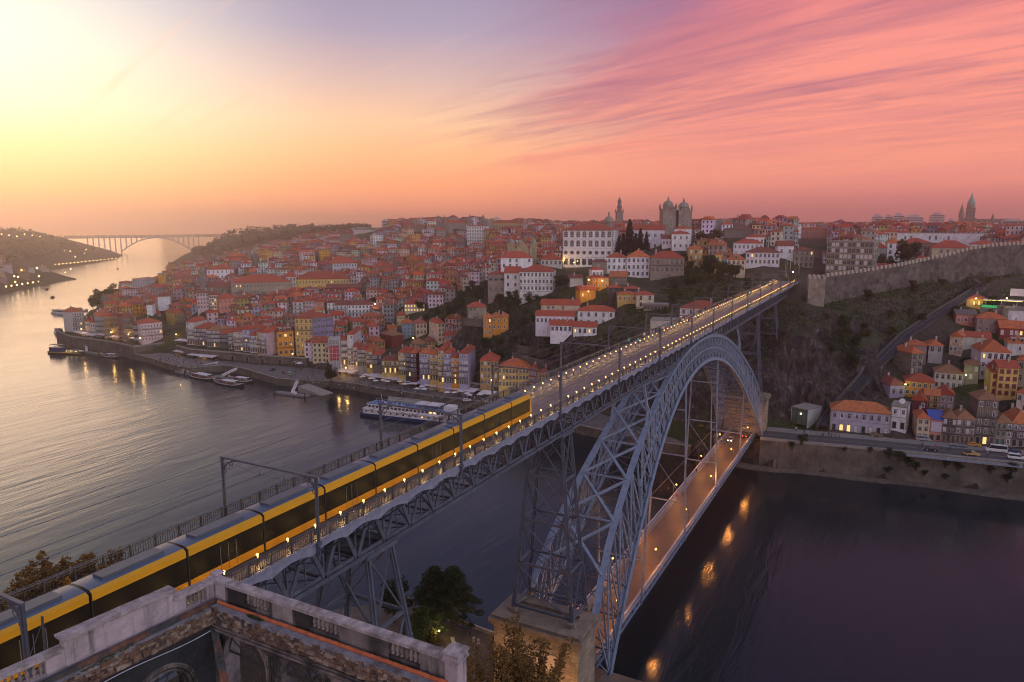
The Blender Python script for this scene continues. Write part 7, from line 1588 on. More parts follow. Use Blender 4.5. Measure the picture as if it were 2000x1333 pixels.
# ---------------------------------------------------------------- people
def skinbody(name, joints, edges, mats, assign):
    me = bpy.data.meshes.new(name); me.from_pydata([j[0] for j in joints], edges, []); ob = bpy.data.objects.new(name, me); S.collection.objects.link(ob)
    ob.modifiers.new('skin', 'SKIN'); sv = me.skin_vertices[0].data if me.skin_vertices else None
    if sv is None:
        bpy.context.view_layer.objects.active = ob; bpy.ops.mesh.customdata_skin_add(); sv = me.skin_vertices[0].data
    for v, j in zip(sv, joints): v.radius = (j[1], j[1]) if not isinstance(j[1], tuple) else j[1]
    sv[0].use_root = True; sb = ob.modifiers.new('sub', 'SUBSURF'); sb.levels = 1; sb.render_levels = 1
    dg = bpy.context.evaluated_depsgraph_get(); out = bpy.data.meshes.new_from_object(ob.evaluated_get(dg)); out.name = name; bpy.data.objects.remove(ob)
    out.materials.clear()
    for m in mats: out.materials.append(m)
    for p in out.polygons: p.material_index = assign(p.center); p.use_smooth = True
    return out
def people():
    skin = mat('skin', (.42,.25,.18), .6, .1, 3.); hair = mat('dark_hair', (.03,.02,.015), .6, .2, 4.); P = []
    cols = [('black', (.015,.015,.02)), ('dark blue', (.03,.045,.10)), ('red', (.35,.03,.03)), ('turquoise', (.03,.35,.42)), ('grey', (.16,.16,.17)), ('brown', (.11,.06,.04)), ('pale', (.5,.47,.44))]; legs = mat('dark_trousers', (.02,.022,.03), .8, .2, 3.)
    poses = []
    for st, arm in ((.0, .05), (.24, .2), (.16, -.12)):
        J = [((0, 0, .96), .15), ((0, .0, 1.18), (.17, .12)), ((0, 0, 1.40), (.20, .12)), ((0, 0, 1.50), .06), ((0, .02, 1.60), .09), ((0, .02, 1.69), .10), ((0, .02, 1.76), .06),
             ((.10, 0, .90), .10), ((.11, st*.45+.03, .50), .07), ((.11, st*.3-st*.1, .09), .05), ((.11, st*.3+.12, .04), .045), ((-.10, 0, .90), .10), ((-.11, -st*.4+.03, .50), .07), ((-.11, -st, .09), .05), ((-.11, -st+.13, .04), .045),
             ((.21, 0, 1.40), .065), ((.27, -arm*.5, 1.13), .05), ((.26, .06-arm, .88), .04), ((.26, .08-arm, .78), .035), ((-.21, 0, 1.40), .065), ((-.27, arm*.5, 1.13), .05), ((-.26, .06+arm, .88), .04), ((-.26, .08+arm, .78), .035)]
        poses.append((J, [(0,1),(1,2),(2,3),(3,4),(4,5),(5,6),(0,7),(7,8),(8,9),(9,10),(0,11),(11,12),(12,13),(13,14),(2,15),(15,16),(16,17),(17,18),(2,19),(19,20),(20,21),(21,22)]))
    def asg(c):
        if c.z > 1.68 or (c.z > 1.58 and c.y < -.0): return 3
        if c.z > 1.49: return 2
        if abs(c.x) > .19 and c.z < .84: return 2
        return 0 if c.z > .90 else 1
    for cn, cc in cols:
        for k, (J, E_) in enumerate(poses[:2]): P.append((cn, ['standing', 'walking'][k], skinbody('person', J, E_, [mat(f'coat_{cn.replace(" ", "_")}', cc, .8, .2, 3.), legs, skin, hair], asg)))
    def put(x, y, z, where, grp, rot=None, i=None):
        cn, ps, me = P[RNG.randrange(len(P))] if i is None else P[i]
        return tag(link('person', me, None, (x, y, z), RNG.uniform(0, 6.28) if rot is None else rot), f'{ps} person in a {cn} coat {where}', 'person', grp)
    for _ in range(64):      # left walkway, denser towards the city
        x = -38+225*RNG.random()**.9; put(x, 2.75+2.4*RNG.random(), ZD+.11, 'on the left walkway of the bridge', 'people on the left walkway', RNG.choice((-pi/2, pi/2))+RNG.gauss(0, .3))
    for _ in range(9): put(RNG.uniform(60, 180), -RNG.uniform(4.7, 5.2), ZD+.11, 'on the right walkway of the bridge', 'people on the right walkway', RNG.choice((-pi/2, pi/2)))
    for x in (10, 34, 72): put(x, RNG.uniform(3.7, 4.1), 10.27, 'on the lower deck pavement', 'people on the lower deck')
    def crowd(n, poly, z, where, grp):
        k = 0; xs = [p[0] for p in poly]; ys = [p[1] for p in poly]
        while k < n:
            px, py = RNG.uniform(min(xs), max(xs)), RNG.uniform(min(ys), max(ys))
            if inpoly(px, py, poly): p = atz(px, py, z); put(p.x, p.y, z, where, grp); k += 1
    crowd(64, [(585,705),(650,730),(700,745),(700,765),(640,758),(560,745)], 4.07, 'on the waterfront square', 'people on the waterfront square')
    crowd(50, [(275,700),(350,695),(410,710),(420,722),(360,722),(300,712)], 4.07, 'on the left quay', 'people on the left quay')
    crowd(70, [(700,745),(960,782),(950,795),(860,785),(710,762)], 4.07, 'on the quay below the right row of houses', 'people on the right quay')
    crowd(12, [(1530,838),(1620,850),(1680,862),(1600,858)], 10.63, 'on the footway of the right bank road', 'people on the right bank road')
    crowd(5, [(1750,868),(1800,872),(1960,895),(1900,888)], 10.63, 'beside the right bank road', 'people on the right bank road')
    p = atz(918, 1246, 10.02); q = put(p.x, p.y, 10.02, 'alone on the near quay', None, .4, 0); q['label'] = 'lone standing person in a black coat on the near quay'
    p = atz(966, 1247, 10.02); q = put(p.x-.8, p.y-.3, 10.02, 'x', None, 1.4, 8); q['label'] = 'person in a grey coat by the corner of the masonry pier'

# ---------------------------------------------------------------- vehicles
def vehicles():
    tyre = mat('tyre', (.02,.02,.02), .9, .2, 3.); gls = MATS['window_glass']; red = glow('tail_light', (1, .05, .02), 1.2); hd = mat('headlamp', (.6,.6,.55), .2, .1, 1.); on = glow('headlamp_on', (1, .85, .6), 14); ton = glow('tail_on', (1, .06, .02), 9)
    def wheel(r_): 
        b = MB(); b.tube((0, -.11, 0), (0, .11, 0), r_, r_, 14, 0); return b.mesh('wheel', tyre), (lambda c: (c.tube((0, -.125, 0), (0, .125, 0), r_*.58, r_*.58, 10), c.mesh('rim', hd))[1])(MB())
    WH = {}
    def car(label, p, rot, kind, col, name, cat, lights=False, group=None):
        L, w, hb, hr, prof, cab = dict(car=(4.2, 1.72, .85, 1.45, [(-2.1,.35),(-2.1,.8),(-1.9,.95),(1.0,.95),(1.95,.75),(2.1,.6),(2.1,.35)], [(-1.75,.95),(-1.35,1.45),(.35,1.47),(1.15,.95)]),
            van=(4.9, 1.9, 1.0, 2.0, [(-2.45,.38),(-2.45,1.1),(1.5,1.1),(2.35,.95),(2.45,.6),(2.45,.38)], [(-2.43,1.1),(-2.3,1.95),(.9,1.98),(1.75,1.1)]),
            bus=(6.6, 2.0, 1.2, 2.7, [(-3.3,.4),(-3.3,1.35),(2.5,1.35),(3.15,1.1),(3.3,.7),(3.3,.4)], [(-3.28,1.35),(-3.2,2.65),(1.7,2.68),(2.7,1.35)]),
            pick=(4.8, 1.75, .95, 1.6, [(-2.4,.45),(-2.4,.95),(.2,.95),(1.3,.98),(2.25,.85),(2.4,.6),(2.4,.45)], [(-.35,.95),(-.25,1.6),(.7,1.62),(1.3,.98)]))[kind]
        r = thing(name, label, cat, p, rot, group); m = mat('car_paint_'+'_'.join(str(int(v*100)) for v in col), col, .3, .08, .5, spec=.6)
        def loft(b, pr, w0, w1, mi=0):
            n = len(pr); zs = [z for _, z in pr]; z0, z1 = min(zs), max(zs); ww = [w0+(w1-w0)*(z-z0)/(z1-z0) for z in zs]
            b.add([(x, -q/2, z) for (x, z), q in zip(pr, ww)]+[(x, q/2, z) for (x, z), q in zip(pr, ww)], [tuple(range(n)), tuple(range(2*n-1, n-1, -1))]+[(i, n+i, n+(i+1) % n, (i+1) % n) for i in range(n)], mi)
        b = MB(); loft(b, prof, w, w*.97); b.build('body', m, r)
        b = MB(); loft(b, cab, w*.94, w*.78); b.build('cabin', m, r)
        b = MB(); zb, zt = cab[0][1]+.08, cab[1][1]-.12
        def edge(z, A, B): f = (z-A[1])/(B[1]-A[1]); return A[0]+(B[0]-A[0])*f
        for s in (-1, 1):
            yb_, yt_ = s*(w*.94*.5-.01+.02), s*(w*.80*.5+.02); b.add([(edge(zb, cab[0], cab[1])+.15, yb_, zb), (edge(zb, cab[3], cab[2])-.15, yb_, zb), (edge(zt, cab[3], cab[2])-.1, yt_, zt), (edge(zt, cab[0], cab[1])+.1, yt_, zt)], [(0,1,2,3)])
        b.add([(edge(zb, cab[3], cab[2])+.02, -w*.42, zb), (edge(zb, cab[3], cab[2])+.02, w*.42, zb), (edge(zt, cab[3], cab[2])+.02, w*.36, zt), (edge(zt, cab[3], cab[2])+.02, -w*.36, zt)], [(0,1,2,3)])
        b.add([(edge(zb, cab[0], cab[1])-.02, -w*.42, zb), (edge(zb, cab[0], cab[1])-.02, w*.42, zb), (edge(zt, cab[0], cab[1])-.02, w*.36, zt), (edge(zt, cab[0], cab[1])-.02, -w*.36, zt)], [(0,1,2,3)]); b.build('windows', gls, r)
        if kind == 'pick': b = MB(); b.box(-2.3, -.8, .95, -.45, .8, 1.2); b.build('load_bed', tyre, r)
        r_ = .36 if kind == 'bus' else .32; WH.setdefault(r_, wheel(r_))
        for x in (-L*.30, L*.30):
            for s in (-1, 1): wv = link('wheel', WH[r_][0], r, (x, s*(w/2-.08), r_)); link('rim', WH[r_][1], wv)
        for s in (-1, 1):
            b = MB(); b.box(L/2-.06, s*w*.36-.15, .62, L/2+.02, s*w*.36+.15, .78); b.build('headlight', on if lights else hd, r); b = MB(); b.box(-L/2-.02, s*w*.4-.1, .68, -L/2+.05, s*w*.4+.1, .88); b.build('tail_light', ton if lights else red, r)
        return r
    def road(px, py, z=10.5): p = atz(px, py, z); return (p.x, p.y, z)
    A = math.radians(-85); g = 'vehicles on the right bank road'
    for lab, px, py, kind, col, nm, cat, da in [('brown estate car parked before the lavender house', 1711, 853, 'car', (.16,.09,.035), 'parked_car', 'car', 0), ('silver people carrier parked by the cream house', 1803, 861, 'van', (.32,.31,.32), 'parked_van', 'van', 0),
        ('dark hatchback driving on the near lane', 1818, 880, 'car', (.03,.035,.05), 'car', 'car', pi), ('yellow pickup with a dark loaded bed', 1898, 890, 'pick', (.55,.36,.10), 'pickup', 'pickup', 0), ('white minibus with a red edged roof', 1945, 883, 'bus', (.68,.66,.66), 'minibus', 'minibus', pi),
        ('white van at the right edge of the picture', 1984, 897, 'van', (.70,.68,.66), 'van', 'van', 0), ('dark blue car behind the white minibus', 1980, 884, 'car', (.03,.03,.08), 'car', 'car', pi), ('small orange car parked by the shops', 1903, 872, 'car', (.6,.25,.02), 'parked_car', 'car', 0)]:
        car(lab, road(px, py), A+da, kind, col, nm, cat, False, g)
    car('car with tail lights on driving off the lower deck', (84, -2.2, 10.16), 0.0, 'car', (.05,.05,.06), 'car', 'car', True, 'cars on the lower deck'); car('car with headlights on entering the lower deck', (76, 1.6, 10.11), pi, 'car', (.2,.2,.22), 'car', 'car', True, 'cars on the lower deck')
    g = 'vehicles on the old town quay'; q = lambda px, py: road(px, py, 4.07)
    for lab, px, py, kind, col, rot in [('green van on the waterfront square', 566, 733, 'van', (.02,.35,.22), .9), ('dark car parked left of the green van', 554, 729, 'car', (.03,.04,.05), .9), ('dark car parked on the quay near the gangways', 533, 724, 'car', (.04,.05,.06), .2), ('white car on the lane beside the pale pink corner house', 325, 671, 'car', (.6,.58,.58), .4),
        ('dark car on the lane by the bastion', 308, 679, 'car', (.03,.03,.04), 1.8), ('white car parked behind the cruise ship', 912, 784, 'car', (.6,.6,.6), -.9), ('white car at the quay end near the bridge', 955, 787, 'car', (.55,.53,.52), -1.2), ('blue kiosk van on the square', 566, 711, 'van', (.03,.06,.22), 1.2)]:
        car(lab, q(px, py), rot, kind, col, 'parked_car' if kind == 'car' else 'parked_van', 'car' if kind == 'car' else 'van', False, g)
    # scooters by the shops
    sc_ = None
    for k in range(6):
        p = atz(1857+k*6, 871+k*.7, 10.62); lab = ['leftmost parked scooter before the brown houses', 'second parked scooter from the left', 'third parked scooter from the left', 'fourth parked scooter from the left', 'fifth parked scooter from the left', 'rightmost parked scooter of the row'][k]
        if sc_ is None:
            sc_ = thing('scooter', lab, 'scooter', (p.x, p.y, 10.62), .4, 'scooters parked in a row'); b = MB(); b.beam((-.55, 0, .55), (.1, 0, .45), .25, .25); b.beam((.1, 0, .3), (.5, 0, .95), .2, .12, up=(0, 1, 0)); b.box(-.75, -.14, .62, -.05, .14, .8); b.build('body', mat('scooter_paint', (.35,.42,.42), .4, .3, .5), sc_)
            for x in (-.6, .6): b = MB(); b.tube((x, -.06, .24), (x, .06, .24), .24, .24, 10); b.build('wheel', tyre, sc_)
            b = MB(); b.beam((.5, -.32, .98), (.5, .32, .98), .04, .04); b.build('handlebar', tyre, sc_)
        else: c = copytree(sc_); c.location = (p.x, p.y, 10.62); c['label'] = lab

# ---------------------------------------------------------------- boats
def boats():
    wht = mat('boat_white', (.66,.64,.63), .45, .12, .4, streak=.15); navy = mat('boat_navy', (.02,.045,.13), .4, .15, .5); blk = mat('boat_black', (.02,.018,.018), .5, .2, .6); yel = mat('boat_yellow', (.55,.33,.04), .5, .15, 1.); red = mat('boat_red', (.40,.05,.05), .5, .15, 1.); wood = mat('boat_wood', (.20,.12,.07), .7, .3, 1.); can = mat('boat_canvas', (.60,.56,.58), .8, .12, .6); gls = MATS['window_glass']; glw = MATS['window_glow']
    def hull(b, L, B, dr, free, bow=.35, sheer=.8, sheer2=.4, mi=0, top=None, stern=.75):
        n = 14; sec = []
        for i in range(n+1):
            u = i/n; f = (stern+(1-stern)*min(1, u/.2)) if u < .2 else 1.0; f *= 1-max(0, (u-(1-bow))/bow)**2.0; f = max(.02, f); x = -L/2+L*u; z = free+sheer*max(0, (u-.55)/.45)**2+sheer2*max(0, (.3-u)/.3)**2; w = B/2*f
            sec.append([(x, -w*.55, -dr), (x, -w*.95, .1), (x, -w, z), (x, w, z), (x, w*.95, .1), (x, w*.55, -dr)])
        vs = [p for s_ in sec for p in s_]; fs = [(i*6+k, i*6+(k+1) % 6, (i+1)*6+(k+1) % 6, (i+1)*6+k) for i in range(n) for k in range(6)]; fs += [(0,1,2,3,4,5), tuple(n*6+k for k in range(5, -1, -1))]
        b.add(vs, fs, mi); return sec
    def place(px0, py0, px1, py1): a, c = atz(px0, py0, 0), atz(px1, py1, 0); return (a+c)/2, math.atan2(c.y-a.y, c.x-a.x), (c-a).length
    # river cruise ship
    c, an, L = place(701, 811, 905, 838); L = 56; a = atz(701, 812, 0); d = atz(880, 833, 0); an = math.atan2(d.y-a.y, d.x-a.x); cen = Vector((a.x+math.cos(an)*L/2, a.y+math.sin(an)*L/2, 0)); nv = Vector((-math.sin(an), math.cos(an), 0)); nv = nv if nv.x > 0 else -nv; cen += nv*4.0
    r = thing('cruise_ship', 'white and navy blue river cruise ship moored below the bridge', 'ship', cen, an)
    b = MB(); hull(b, L, 8.4, 1.2, 1.5, .14, .5, .3); b.build('hull', navy, r)
    for nm, x0, x1, z0, z1, w, m in (('lower_cabin', -L/2+2.5, L/2-3, 1.45, 3.9, 7.9, wht), ('upper_cabin', -L/2+5, L/2-6, 3.903, 6.2, 7.4, wht)):
        b = MB(); b.box(x0, -w/2, z0, x1, w/2, z1); b.box(x0-.5, -w/2-.35, z1-.14, x1+.5, w/2+.35, z1+.02); k_ = b.build(nm, m, r)
        n = 22 if nm == 'upper_cabin' else 15
        for i in range(n):
            x = x0+(i+.5)*(x1-x0)/n
            for s in (-1, 1): q = MB(); ww = 1.3 if nm == 'upper_cabin' else .9; q.box(x-ww/2, s*w/2-.02 if s > 0 else -w/2-.03, z0+.8, x+ww/2, w/2+.03 if s > 0 else -w/2+.02, z0+1.75); q.build('window', glw if RNG.random() < .12 else gls, k_)
    for s in (-1, 1): b = MB(); b.box(-L/2+3, s*3.97-.02, 3.0, L/2-4, s*3.97+.02, 3.12); b.build('red_stripe', red, r)
    b = MB(); b.box(-L/2+5, -3.6, 6.223, L/2-6, 3.6, 6.3); dk = b.build('sun_deck', mat('blue_deck', (.05,.13,.32), .7, .2, .6), r)
    b = MB(); b.box(2, -3.2, 8.2, 15, 3.2, 8.35); 
    for x in (2.2, 6.4, 10.6, 14.8):
        for s in (-3.1, 3.1): b.box(x-.05, s-.05, 6.303, x+.05, s+.05, 8.2)
    b.build('awning', can, r)
    for i in range(26): b = MB(); x, y = RNG.uniform(-L/2+7, 0), RNG.uniform(-3, 3); b.box(x-.3, y-.25, 6.303, x+.3, y+.25, 6.75); b.box(x-.3, y-.25, 6.75, x-.24, y+.25, 7.2); b.build('deck_chair', navy if i % 3 else wht, dk)
    b = MB(); b.tube((-L/2+11, 0, 6.2), (-L/2+10.2, 0, 10.5), .12, .08, 6); b.tube((16, 0, 6.2), (15.2, 0, 9.8), .1, .06, 6); b.build('mast', wht, r); b = MB(); b.box(17, -2.6, 6.303, 21.5, 2.6, 8.4); b.build('wheelhouse', wht, r)
    b = MB(); b.beam((10, -4.1, 5.8), (14, -8.5, 3.9) if nv.dot(Vector((math.sin(an), -math.cos(an), 0))) > 0 else (14, 8.5, 3.9), 1.4, .2); b.build('gangway', wht, r)
    b = MB(); x = -L/2+5
    for s in (-1, 1): b.box(-L/2+5, s*3.6-.03, 7.2, L/2-6, s*3.6+.03, 7.26)
    while x < L/2-6:
        for s in (-1, 1): b.box(x-.03, s*3.6-.03, 6.3, x+.03, s*3.6+.03, 7.2)
        x += 1.6
    b.build('railing', wht, dk)
    # flat bottomed wine boats turned excursion boats
    def rabelo(label, px0, py0, px1, py1, grp='wooden excursion boats at the quay'):
        c, an, L = place(px0, py0, px1, py1); an += pi; r = thing('excursion_boat', label, 'boat', c, an, grp); B = L*.24
        b = MB(); sec = hull(b, L, B, .6, .75, .42, 1.5, 1.0, stern=.35); b.build('hull', blk, r)
        b = MB()
        for s_, t_ in zip(sec, sec[1:]):
            for k in (2, 3): b.beam(Vector(s_[k])+Vector((0, 0, .05)), Vector(t_[k])+Vector((0, 0, .05)), .12, .22, ext=.02)
        b.build('gunwale', wht, r); b = MB(); e = L/2; b.beam((e-.9, 0, 1.4), (e+.5, 0, 2.9), .3, .7, up=(0, 1, 0)); b.build('prow', yel, r)
        b = MB(); b.box(-L*.28, -B*.34, 2.55, L*.16, B*.34, 2.68)
        for x in (-L*.34, -L*.08, L*.2):
            for s in (-1, 1): b.box(x-.05, s*B*.37-.05, .6, x+.05, s*B*.37+.05, 2.55)
        b.build('canopy', can, r); b = MB(); b.box(L*.27, -.7, .9, L*.33, .7, 2.0); b.build('red_board', red, r); b = MB(); b.tube((L*.02, 0, 2.6), (L*.02, 0, 7.5), .09, .05, 6); b.build('mast', wood, r); b = MB(); b.box(-L*.33, -B*.38, .5, L*.24, B*.38, .85); b.build('benches', wood, r)
    rabelo('wooden excursion boat with white canopy and yellow prow, left of the three', 367, 733, 420, 744); rabelo('wooden excursion boat with white canopy and yellow prow, middle of the three', 417, 747, 474, 756); rabelo('wooden excursion boat partly behind the middle one', 448, 742, 494, 749); rabelo('small red hulled excursion boat beside the bastion', 198, 697, 233, 700)
    c, an, L = place(98, 690, 166, 693); r = thing('dinner_boat', 'dark two deck dinner boat with lit tables off the bastion', 'boat', c, an); b = MB(); hull(b, L, 6, .6, 1.2, .3, .9, .5); b.build('hull', blk, r); b = MB(); b.box(-L*.46, -3.02, 1.0, L*.40, 3.02, 1.25); b.build('yellow_stripe', yel, r)
    b = MB(); b.box(-L*.44, -2.4, 1.25, -L*.12, 2.4, 4.6); b.build('cabin', navy, r); b = MB(); b.box(-L*.42, -2.6, 6.4, -L*.10, 2.6, 6.55)
    for x in (-L*.41, -L*.11): b.box(x-.06, -2.5, 4.6, x+.06, -2.4, 6.4); b.box(x-.06, 2.4, 4.6, x+.06, 2.5, 6.4)
    b.build('canopy', blk, r)
    for i in range(14): b = MB(); b.ball((RNG.uniform(-L*.08, L*.36), RNG.uniform(-2, 2), 2.3), .25, 6); b.build('table_lamp', glow('table_glow', (1, .75, .4), 1.6), r)
    for px0, py0, px1, py1, lab in ((104, 612, 140, 615, 'left of the white tour boats far off by the trees'), (128, 611, 172, 608, 'right of the white tour boats far off by the trees'), (107, 651, 126, 652, 'small white motor yacht left of the bastion')):
        c, an, L = place(px0, py0, px1, py1); r = thing('tour_boat', lab, 'boat', c, an, 'white tour boats'); b = MB(); hull(b, L, L*.22, .8, 1.6, .3, .8, .2); b.build('hull', wht, r); b = MB(); b.box(-L*.4, -L*.09, 1.6, L*.25, L*.09, 4.0); b.build('cabin', wht, r); b = MB(); b.box(-L*.38, -L*.092, 2.3, L*.23, L*.092, 3.3); b.build('windows', gls, r); b = MB(); b.box(-L*.42, -L*.1, 4.003, L*.2, L*.1, 4.25); b.build('roof_deck', navy, r)
    for px, py, lab in ((103, 582, 'tiny dark launch alone in mid river'), (92, 566, 'tiny launch near the left bank'), (230, 526, 'tiny boat far down the river')):
        p = atz(px, py, 0); r = thing('launch', lab, 'boat', p, .6, 'tiny launches on the river'); b = MB(); hull(b, 9, 2.6, .4, .8, .35, .5, .1); b.build('hull', blk, r); b = MB(); b.box(-2.5, -1, .8, 1, 1, 2.4); b.build('cabin', red, r)
    # landing pontoons with gangways
    for px0, py0, px1, py1, gx, gy, lab in ((540, 768, 602, 776, 581, 745, 'grey landing pontoon with white and blue gangway'), (345, 727, 368, 732, 425, 710, 'small pontoon with long gangway left of the excursion boats'), (420, 737, 448, 741, 462, 722, 'pontoon with gangway between the excursion boats'), (140, 685, 200, 694, 168, 672, 'long landing stage under the bastion')):
        c, an, L = place(px0, py0, px1, py1); r = thing('pontoon', lab, 'pontoon', c, an, 'landing pontoons'); b = MB(); b.box(-L/2, -1.9, -.5, L/2, 1.9, .9); b.build('float', mat('pontoon_deck', (.20,.18,.17), .85, .25, .8), r)
        for x in (-L/2+.4, L/2-.4): b = MB(); b.tube((x, -2.1, -3), (x, -2.1, 2.6), .35, .35, 10); b.build('pile', blk, r)
        g = Vector(atz(gx, gy, 4.2))-c; g = Matrix.Rotation(-an, 3, 'Z') @ g; b = MB(); b.beam((0, 0, 1.1), g, 1.6, .15)
        for s in (-.75, .75): b.beam(Vector((0, 0, 2.0))+Vector((0, s, 0)), g+Vector((0, s, .9)), .08, .5)
        b.build('gangway', can, r)
        if 'blue' in lab: b = MB(); b.box(1, -1, .9, 3, .6, 2.0); b.build('equipment_box', wht, r)

# ---------------------------------------------------------------- awnings, lamps and small fittings along the quay
def quayside():
    can = mat('awning_canvas', (.64,.58,.60), .8, .12, .5); lit = glow('strip_glow', (1, .58, .2), 2.2)
    AW = [(715, 742, 800, 755, 4.1, 6, 'pale pink long awning over the arcade tables', 0), (803, 756, 824, 758, 4.1, 5, 'short pink awning right of the long one', 0), (834, 762, 925, 776, 4.1, 6, 'long white awning over rows of tables', 0), (934, 777, 962, 781, 4.1, 5, 'white awning nearest the bridge', 0), (640, 731, 690, 737, 4.1, 5, 'lit white awnings under the hoarding corner', 1), (600, 712, 641, 718, 4.7, 11, 'large white marquee on the square', 1),
        (745, 726, 778, 731, 8.8, 4, 'dark terrace awning with a lit edge on the arcade wall', 1), (340, 672, 366, 674, 9, 5, 'white parasols awning at the left wall end', 0), (144, 655, 166, 660, 8.7, 4, 'white awnings on the bastion tip', 1), (167, 661, 183, 662, 8.7, 3, 'narrow white awning on the bastion', 0), (187, 660, 204, 662, 8.7, 3, 'grey white awning before the windowless house', 0), (213, 665, 231, 667, 8.7, 3, 'yellowish lit awning on the bastion', 1), (248, 667, 276, 671, 8.7, 3, 'row of white parasols on the bastion', 0), (338, 693, 358, 696, 4.1, 4, 'small lit awning of the quay cafe', 1), (366, 700, 416, 706, 4.1, 6, 'long cafe pavilion roof with warm lamps on the left quay', 1), (880, 747, 896, 749, 8.9, 4, 'small white awning before the amber house', 0)]
    for px0, py0, px1, py1, z, dp, lab, l_ in AW:
        a, c = atz(px0, py0, z), atz(px1, py1, z); m = (a+c)/2; L = (c-a).length; an = math.atan2(c.y-a.y, c.x-a.x); r = thing('awning', lab, 'awning', m, an, 'awnings along the waterfront')
        n = max(1, round(L/4.5))
        for k in range(n):
            x0, x1 = -L/2+k*L/n, -L/2+(k+1)*L/n-.12; b = MB(); b.add([(x0, 0, 2.5), (x1, 0, 2.5), (x1, dp, 3.1), (x0, dp, 3.1), (x0, 0, 2.2), (x1, 0, 2.2)], [(0,1,2,3), (4,5,1,0)]); b.add([(x0, 0, 2.42), (x1, 0, 2.42), (x1, dp, 3.02), (x0, dp, 3.02)], [(3,2,1,0)]); b.build('canvas', MATS['shop_dark'] if 'dark' in lab else can, r)
            for x in (x0+.1, x1-.1): b = MB(); b.box(x-.04, .05, 0, x+.04, .13, 2.45); b.build('post', MATS['balcony_iron'], r)
        for k in range(n*2): b = MB(); x, y = RNG.uniform(-L/2+.5, L/2-.5), RNG.uniform(.8, dp-.8); b.box(x-.45, y-.45, .7, x+.45, y+.45, .75); b.box(x-.05, y-.05, 0, x+.05, y+.05, .7); b.build('table', MATS['curtain'], r)
        if l_: b = MB(); b.box(-L*.4, dp-.3, 2.7, L*.4, dp-.2, 2.85); b.build('light_strip', lit, r)
        if l_: q = bpy.data.lights.new('awning_light', 'POINT'); q.energy = 260; q.color = (1, .55, .16); q.shadow_soft_size = .8; link('awning_light', q, r, (0, dp*.5, 2.2))
    gl = glow('town_lamp_glow', (1, .55, .13), 22)
    def lamp(px, py, z, h, lab, e=420, col=(1, .55, .16), rad=.26, D=None):
        p = atz(px, py, z) if D is None else atd(px, py, D); r = thing('street_lamp', lab, 'street lamp', p, 0, 'lit street lamps of the old town'); b = MB(); b.tube((0, 0, 0), (0, 0, h), .07, .05, 6); b.build('pole', MATS['balcony_iron'], r); b = MB(); b.ball((0, 0, h+rad*.8), rad, 8); b.build('lamp_globe', gl if col[2] < .5 else glow('white_lamp_glow', (1, .95, .85), 22), r)
        l = bpy.data.lights.new('lamp_light', 'POINT'); l.energy = e; l.color = col; l.shadow_soft_size = .3; link('lamp_light', l, r, (0, -.3, h+.6))
    for px, py, lab in ((572, 708, 'left street lamp of the pair on the square'), (597, 710, 'right street lamp of the pair on the square'), (275, 676, 'street lamp before the pale pink corner house'), (660, 734, 'bright restaurant lamp under the hoarding corner'), (676, 737, 'second restaurant lamp under the hoarding corner'), (520, 700, 'lamp at the foot of the orange corner house'), (345, 668, 'street lamp in the side street'), (252, 668, 'bastion street lamp by the brown house'), (218, 664, 'bastion street lamp by the ochre house'), (160, 657, 'bastion street lamp at the tip')):
        lamp(px, py, 4.6 if py > 690 else 8.9, 5.2, lab, 500)
    lamp(976, 764, 7, 6, 'orange lamp before the yellow house near the bridge', 300); lamp(960, 768, 7, 6.5, 'white lamp left of the orange one near the bridge', 200, (1, .95, .85))
    for px, py, D, lab, col in ((340, 566, 895, 'brilliant lamp at the riverside customs block', (1, .6, .2)), (545, 590, 630, 'left of the twin lamps by the exchange palace', (1, .7, .3)), (556, 590, 630, 'right of the twin lamps by the exchange palace', (1, .7, .3)), (733, 604, 536, 'white lamp at the lit gable mid slope', (1, .9, .6)), (807, 672, 430, 'lamp in the lane under the pale blue house', (1, .5, .12)), (1100, 520, 478, 'lamp at the left foot of the palace', (1, .5, .1)), (1121, 524, 472, 'lamp washing the palace wall', (1, .62, .15)), (1150, 560, 384, 'lamp in front of the orange lit house', (1, .6, .12)), (1176, 562, 382, 'lamp at the corner of the orange lit house', (1, .62, .15)), (1149, 583, 372, 'lamp on the steps below the orange lit house', (1, .62, .15)), (1885, 750, 334, 'green tinted lamp in the lane of the right slope', (.6, 1, .2)), (1767, 768, 322, 'yellow green lamp by the orange ochre house', (.75, 1, .1)), (1905, 598, 403, 'lamp at the yellow restaurant house', (1, .8, .2)), (1965, 598, 400, 'lamp over the lit terrace', (1, .85, .4)), (1548, 545, 395, 'white lamp at the city end of the deck', (1, .95, .85))):
        lamp(px, py, 0, 3.4, lab, (110 if col[1] >= 1 else 420) if D < 500 else 900, col, .24 if D < 500 else .5, D)
    # parasols over the cafe tables
    can2 = mat('parasol_canvas', (.66,.61,.60), .8, .1, .5); b = MB(); b.add([(-1.5, -1.5, 2.3), (1.5, -1.5, 2.3), (1.5, 1.5, 2.3), (-1.5, 1.5, 2.3), (0, 0, 2.95)], [(0,1,4), (1,2,4), (2,3,4), (3,0,4), (3,2,1,0)]); cm = b.mesh('canopy', can2); b = MB(); b.tube((0, 0, 0), (0, 0, 2.9), .05, .04, 5); pm_ = b.mesh('pole', MATS['balcony_iron'])
